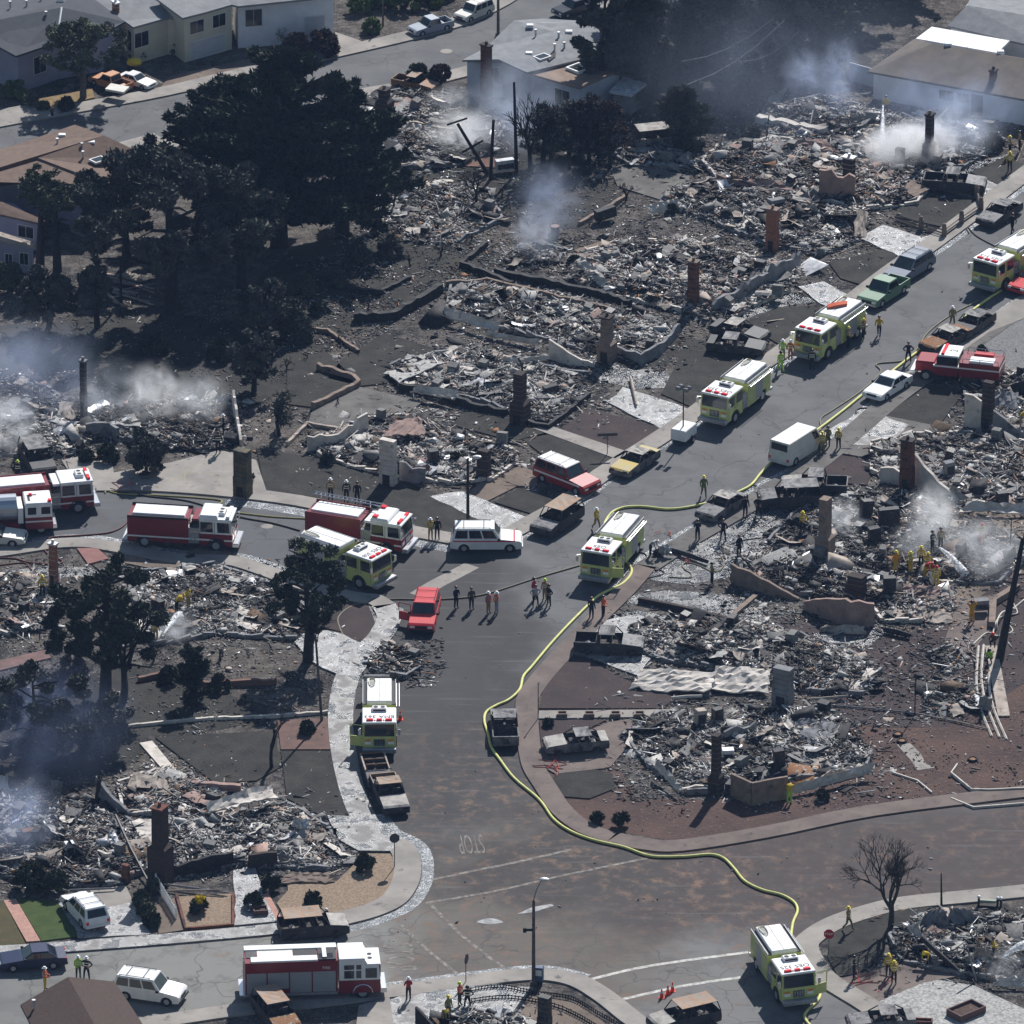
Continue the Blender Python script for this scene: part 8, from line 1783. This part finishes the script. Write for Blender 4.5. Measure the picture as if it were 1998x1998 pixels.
    for i, x in enumerate((1097,1150,1201,1248)): planter('planter_box', ['first','second','third','fourth'][i]+' stone planter from the road along the straight walkway', x,1397,.75,.6,.3,TANB)
    planter('planter_box', 'square brick planter on the white-speckled wet path at lower left', 508,1781,1.05,.9,.4,mat('planter_brown', (.13,.08,.07), rough=.8), 8)
    planter('raised_bed', 'long brick raised bed on the pale gravel at the bottom right', 1885,1978,1.5,2.4,.5,mat('bed_brick', (.12,.07,.065), rough=.8), -50)
    planter('raised_bed', 'wooden trough edge at the bottom beside the cut burnt car', 1800,1998,1.4,.6,.35,BRICK, -5)
    c = V(1083,462); t = thing('steel_can', 'rusty round steel can with a flat top next to the smoke', 'barrel', (c.x,c.y,0)); MB().cyl((0,0,0),(0,0,.95),.36,n=14).build('drum', BLACKM, t); MB().cyl((0,0,.951),(0,0,.99),.37,n=14).build('lid', PINK, t)
    for i, (x, y, lab) in enumerate([(1435,1438,'first small black pot behind the corner house'),(1458,1440,'second small black pot behind the corner house'),(1478,1440,'third small black pot behind the corner house')]):
        c = V(x, y); t = thing('plant_pot', lab, 'pot', (c.x,c.y,0)); MB().cyl((0,0,0),(0,0,.4),.22,.3,n=12).build('pot', CHAR, t); MB().cyl((0,0,.36),(0,0,.41),.33,.33,n=12).build('pot_rim', CHAR, t)
    for i, (x, y, lab) in enumerate([(1898,1481,'black tyre lying on the brown garden'),(1760,1445,'round steel drain ring on the brown yard, left'),(1752,1432,'round steel drain ring by the concrete patch')]):
        c = V(x, y, .1); t = thing('tyre_ring', lab, 'tyre', c); b = MB(); b.tube([(.32*math.cos(a),.32*math.sin(a),0) for a in [k*math.pi/8 for k in range(17)]], .09, 6); b.build('ring', TYRE, t); MB().cyl((0,0,-.05),(0,0,.03),.22,n=10).build('hub', RUST, t)
    S('concrete_patch', [(1755,1455),(1780,1450),(1805,1490),(1825,1500),(1790,1505),(1772,1480)], .02, CONC, jag=.2)
    c = V(1930,1768); t = thing('bench_frame', 'charred bench frame with white caps beyond the lower right road', 'bench', (c.x,c.y,0), R(-8))
    for x in (-.75,.6,.85): MB().box(x-.07,x+.07,-.15,.15,0,.62).build('leg', CHAR, t); MB().blob((x,0,.68),.13,.02).build('cap', FWHITE, t)
    MB().box(-.66,.5,-.12,.12,.3,.5).build('seat_panel', mat('bench_grey', (.3,.32,.26), rough=.8), t); MB().box(-.7,.9,-.2,.2,.0,.08).build('base', CHAR, t)
    def hydrant(label, x, y, m, cap):
        c = V(x, y, .1); t = thing('fire_hydrant', label, 'hydrant', c); MB().cyl((0,0,0),(0,0,.6),.13,.12,n=10).cyl((-.2,0,.42),(.2,0,.42),.06,n=8).build('barrel', m, t); MB().blob((0,0,.64),(.14,.14,.12),.02).build('bonnet', cap, t)
    hydrant('dark hydrant beside the shadow of the street tree', 102,226, BLACKM, RUST); hydrant('black and white hydrant on the tan gravel above the burnt minivan', 637,1790, BLACKM, TXTW)
    # silver crumpled wreckage beside the fallen pole
    panel('crumpled silver sheet metal by the fallen black pole', [(1288,1083,.2),(1312,1085,.3),(1305,1062,1.1),(1286,1068,1.0)], WHMET, amp=.5, cat='scrap', name='scrap_metal')
    panel('black folded roof rack wreck behind the silver sheet metal', [(1275,1085,.1),(1292,1087,.2),(1290,1070,.7),(1276,1072,.6)], BLACKM, amp=.3, cat='scrap', name='scrap_metal')
    c = V(735,1322,1.6); t = thing('rolled_cover', 'grey rolled cover behind the engine numbered 363', 'roll', (c.x,c.y,0)); MB().cyl((-.95,0,1.5),(.95,0,1.5),.32,n=12).build('roll', GREYW, t, smooth=False); MB().box(-.8,.8,-.1,.1,0,1.2).build('stand', BLACKM, t)
    c = V(262,128,.3); tag(MB().blob((0,0,.35),(.7,.45,.35),.1).build('kayak_cover', mat('yellow_plastic', (.6,.45,.04), rough=.5), loc=c), 'small yellow tarpaulin heap behind the white and blue sedan', 'tarpaulin')
    # lumber pile under the cypresses
    rs = random.Random(5)
    for i in range(16):
        x = rs.uniform(205,272); y = rs.uniform(535,592); L = rs.uniform(1,2.6); p = V(x, y, .08+.06*(i % 4)); a = rs.choice([-.6,-.5,.3,-.55])+rs.uniform(-.15,.15)
        o = MB().box(-L,L,-.1,.1,-.03,.03).build('timber_board', STUC if i % 3 else PINK, loc=p); o.rotation_euler = (0, rs.uniform(-.03,.03), a); tag(o, 'tan board in the scattered lumber pile under the cypresses', 'board', 'boards scattered under the cypresses')
    rs = random.Random(6)
    c = V(1790,700) 
    # wires hanging over the dark wood
    for i, (a, b_) in enumerate([((1340,165),(1530,40)),((1330,120),(1510,35)),((1440,120),(1560,60))]):
        A = V(*a, 6); B = V(*b_, 7); m_ = A.lerp(B, .5)-Vector((0,0,.8)); tag(MB().tube([A, A.lerp(m_,.55)-Vector((0,0,.2)), m_, B.lerp(m_,.55)-Vector((0,0,.2)), B], .035, 4).build('power_line', GREYW), ['lowest of the sagging power lines in front of the dark wood','upper sagging power line in front of the dark wood','right-hand sagging power line in front of the dark wood'][i], 'power line')
# ---------------------------------------------------------------- smoke, steam, water jets, air
def smoke(label, px, py, z, rx, ry, rz, dens, col=(.85,.88,.95), seed=0, sc=1.6, thr=.42, yaw=0, name='smoke', aniso=.35):
    m = bpy.data.materials.new('smoke_volume'); m.use_nodes = True; t = m.node_tree; t.nodes.clear()
    out = t.nodes.new('ShaderNodeOutputMaterial'); pv = t.nodes.new('ShaderNodeVolumePrincipled'); t.links.new(pv.outputs[0], out.inputs['Volume'])
    pv.inputs['Color'].default_value = (*col, 1); pv.inputs['Anisotropy'].default_value = aniso
    tc = t.nodes.new('ShaderNodeTexCoord'); ln = t.nodes.new('ShaderNodeVectorMath'); ln.operation = 'LENGTH'; t.links.new(tc.outputs['Object'], ln.inputs[0])
    mp = t.nodes.new('ShaderNodeMapping'); mp.inputs['Location'].default_value = (seed*3.1, seed*1.7, seed*.9); mp.inputs['Scale'].default_value = (1, max(.4, ry/rx), max(.4, rz/rx)); t.links.new(tc.outputs['Object'], mp.inputs[0])
    n = t.nodes.new('ShaderNodeTexNoise'); n.inputs['Scale'].default_value = sc; n.inputs['Detail'].default_value = 6; n.inputs['Roughness'].default_value = .65; n.inputs['Distortion'].default_value = 1.1; t.links.new(mp.outputs[0], n.inputs['Vector'])
    fa = t.nodes.new('ShaderNodeMapRange'); fa.interpolation_type = 'SMOOTHSTEP'; fa.inputs[1].default_value = 1.0; fa.inputs[2].default_value = .1; t.links.new(ln.outputs['Value'], fa.inputs[0])
    nr = t.nodes.new('ShaderNodeMapRange'); nr.inputs[1].default_value = thr; nr.inputs[2].default_value = thr+.25; t.links.new(n.outputs[0], nr.inputs[0])
    a = t.nodes.new('ShaderNodeMath'); a.operation = 'MULTIPLY'; t.links.new(fa.outputs[0], a.inputs[0]); t.links.new(nr.outputs[0], a.inputs[1])
    b = t.nodes.new('ShaderNodeMath'); b.operation = 'MULTIPLY'; t.links.new(a.outputs[0], b.inputs[0]); b.inputs[1].default_value = dens*1.7; t.links.new(b.outputs[0], pv.inputs['Density'])
    me = MB(); me.blob((0,0,0), 1.0, 0.0, seg=20, rings=12); o = me.build(name, m); o.location = V(px, py, z*1.2); o.scale = (rx*1.25, ry*1.25, rz*1.3); o.rotation_euler = (0, 0, R(yaw))
    tag(o, label, 'smoke', kind='stuff'); return o
def jet(label, a, b, r0, r1, arc=.5):
    A = V(*a[:2], a[2]); B = V(*b[:2], b[2]); pts = [A.lerp(B, k/8)+Vector((0,0,arc*4*(k/8)*(1-k/8))) for k in range(9)]
    m = MATS.get('jet')
    if not m:
        m = bpy.data.materials.new('spray_water'); m.use_nodes = True; t = m.node_tree; bs = t.nodes['Principled BSDF']; bs.inputs['Base Color'].default_value = (.85,.87,.9,1); bs.inputs['Roughness'].default_value = .6
        tc = t.nodes.new('ShaderNodeTexCoord'); n = t.nodes.new('ShaderNodeTexNoise'); n.inputs['Scale'].default_value = 5; n.inputs['Detail'].default_value = 4; t.links.new(tc.outputs['Object'], n.inputs['Vector'])
        r_ = t.nodes.new('ShaderNodeMapRange'); r_.inputs[1].default_value = .4; r_.inputs[2].default_value = .62; r_.inputs[3].default_value = .1; r_.inputs[4].default_value = .85; t.links.new(n.outputs[0], r_.inputs[0]); t.links.new(r_.outputs[0], bs.inputs['Alpha']); MATS['jet'] = m
    o = MB().tube(pts, [r0+(r1-r0)*(k/8) for k in range(9)], 8).build('water_jet', m, smooth=True); tag(o, label, 'water jet')
def air():
    s = smoke; BL = (.62,.72,.95)
    s('dense white smoke at the foot of the blackened chimney, upper right', 1800,275,1.2, 2.9,3.2,1.5, 1.7, (.99,.99,1.0), 1, 1.9, .42)
    s('white smoke drifting left of the smoking chimney', 1752,284,.9, 3.2,4.0,1.2, 1.1, (.95,.96,.98), 2, 1.6, .42)
    s('thin smoke right of the smoking chimney', 1870,245,1.5, 3.6,5,2.0, .30, (.8,.86,.97), 3, 1.8, .44)
    s('blue smoke wisp before the dark fence at upper right', 1640,150,3.0, 1.8,3.2,3.6, .22, BL, 4, 1.6, .42)
    s('blue smoke wisp at the left end of the dark fence', 1570,150,2.0, 2.2,3.5,2.0, .3, BL, 5, 1.6, .44)
    s('broad blue haze of smoke in front of the conifer wood', 1520,110,4.5, 16,16,6, .013, BL, 6, 1.2, .38)
    s('blue smoke veil over the white wall of the big house', 1880,190,2.0, 8,7,2.4, .10, BL, 7, 1.3, .4)
    s('blue smoke over the burnt trees and the grey-roofed house', 1010,210,2.5, 4.2,7,3.6, .13, (.72,.8,.97), 8, 1.3, .40)
    s('white steam on the rubble behind the leaning burnt pole', 900,255,.8, 3.0,4.5,1.1, .55, (.95,.96,.98), 9, 1.4, .38)
    s('white smoke trail beside the rusty pickup', 905,192,.8, 3.2,3.0,.9, .35, (.9,.93,.98), 10, 1.6, .42)
    s('blue-white smoke rising beside the round steel can', 1045,455,1.3, 2.0,3.2,1.8, .34, (.8,.87,1.0), 11, 1.6, .44)
    s('thin blue smoke trail above the garden fire', 1070,385,2.5, 3.2,6,2.2, .12, BL, 12, 1.5, .42)
    s('white smoke cloud over the black rubble on the left', 300,770,1.6, 2.5,3.6,2.2, .5, (.95,.96,.98), 13, 1.7, .44)
    s('white smoke streak right of the cloud on the left', 385,775,1.4, 2.6,4.0,1.6, .26, (.9,.93,.98), 14, 1.7, .42)
    s('thin smoke between pipe chimney and cloud', 215,770,1.6, 3.4,5,2.2, .15, (.85,.9,.98), 15, 1.5, .42)
    s('white smoke at the left edge over the grey rubble', 10,830,1.0, 2.4,4.5,1.6, .6, (.93,.95,.98), 16, 1.6, .42)
    s('blue smoke in front of the trees at the left edge', 60,720,2.0, 6,9,2.4, .10, BL, 17, 1.3, .4)
    s('steam rising above the firefighters with the jet, right', 1822,1010,1.6, 2.0,3.4,2.3, .55, (.95,.96,.98), 18, 1.7, .42)
    s('steam drifting right of the water jet', 1925,1070,1.2, 3.2,4.5,1.6, .32, (.92,.94,.98), 19, 1.7, .42)
    s('steam left of the firefighter with the jet', 1795,1055,.8, 2.4,3,.9, .35, (.92,.94,.98), 20, 1.7, .42)
    s('small white steam plume behind the tall tan chimney', 1645,1010,1.0, 1.4,2.6,1.3, .5, (.92,.94,.98), 21, 1.7, .42)
    s('blue smoke lying over the dark trees at the left edge', 90,1400,2.6, 6.5,9,3.0, .065, (.4,.5,.8), 22, 1.1, .36)
    s('blue smoke tail over the black rubble at lower left', 40,1590,1.8, 3.0,6,1.6, .16, (.6,.7,.95), 23, 1.3, .4)
    s('steam in front of the firefighter spraying at lower right', 1960,1880,.7, 1.8,2.6,.8, .4, (.92,.94,.98), 24, 1.7, .42)
    s('steam on the ashes between the two charred pines', 340,1225,.6, 1.8,2.6,.7, .5, (.92,.94,.98), 25, 1.7, .42)
    jet('tall thin white water jet in front of the big house', (1723,205,1.2), (1721,292,.3), .06, .3, .3)
    jet('white water jet sprayed to the right onto the black rubble', (1828,1066,1.3), (1884,1124,.4), .05, .4, .3)
    jet('water jet leaving the right edge at the bottom', (1956,1868,1.5), (2030,1848,1.2), .05, .6, .5)
    jet('white spray between the charred pines', (318,1240,.9), (350,1200,.5), .05, .35, .2)
    # the air between the camera and the town
    m = bpy.data.materials.new('haze_air'); m.use_nodes = True; t = m.node_tree; t.nodes.clear(); out = t.nodes.new('ShaderNodeOutputMaterial'); pv = t.nodes.new('ShaderNodeVolumePrincipled')
    pv.inputs['Color'].default_value = (.36,.56,1.0,1); pv.inputs['Density'].default_value = HAZE; pv.inputs['Anisotropy'].default_value = 0.1; t.links.new(pv.outputs[0], out.inputs['Volume'])
    o = MB().box(-3100,3100,-2600,4600,-1,CAM.z+40).build('haze', m); tag(o, kind='stuff')
HAZE = 4e-5
import time as _t
def run(*fs):
    for f in fs: f()
run(houses, vehicles, ruins, plants, people, small_things, air)
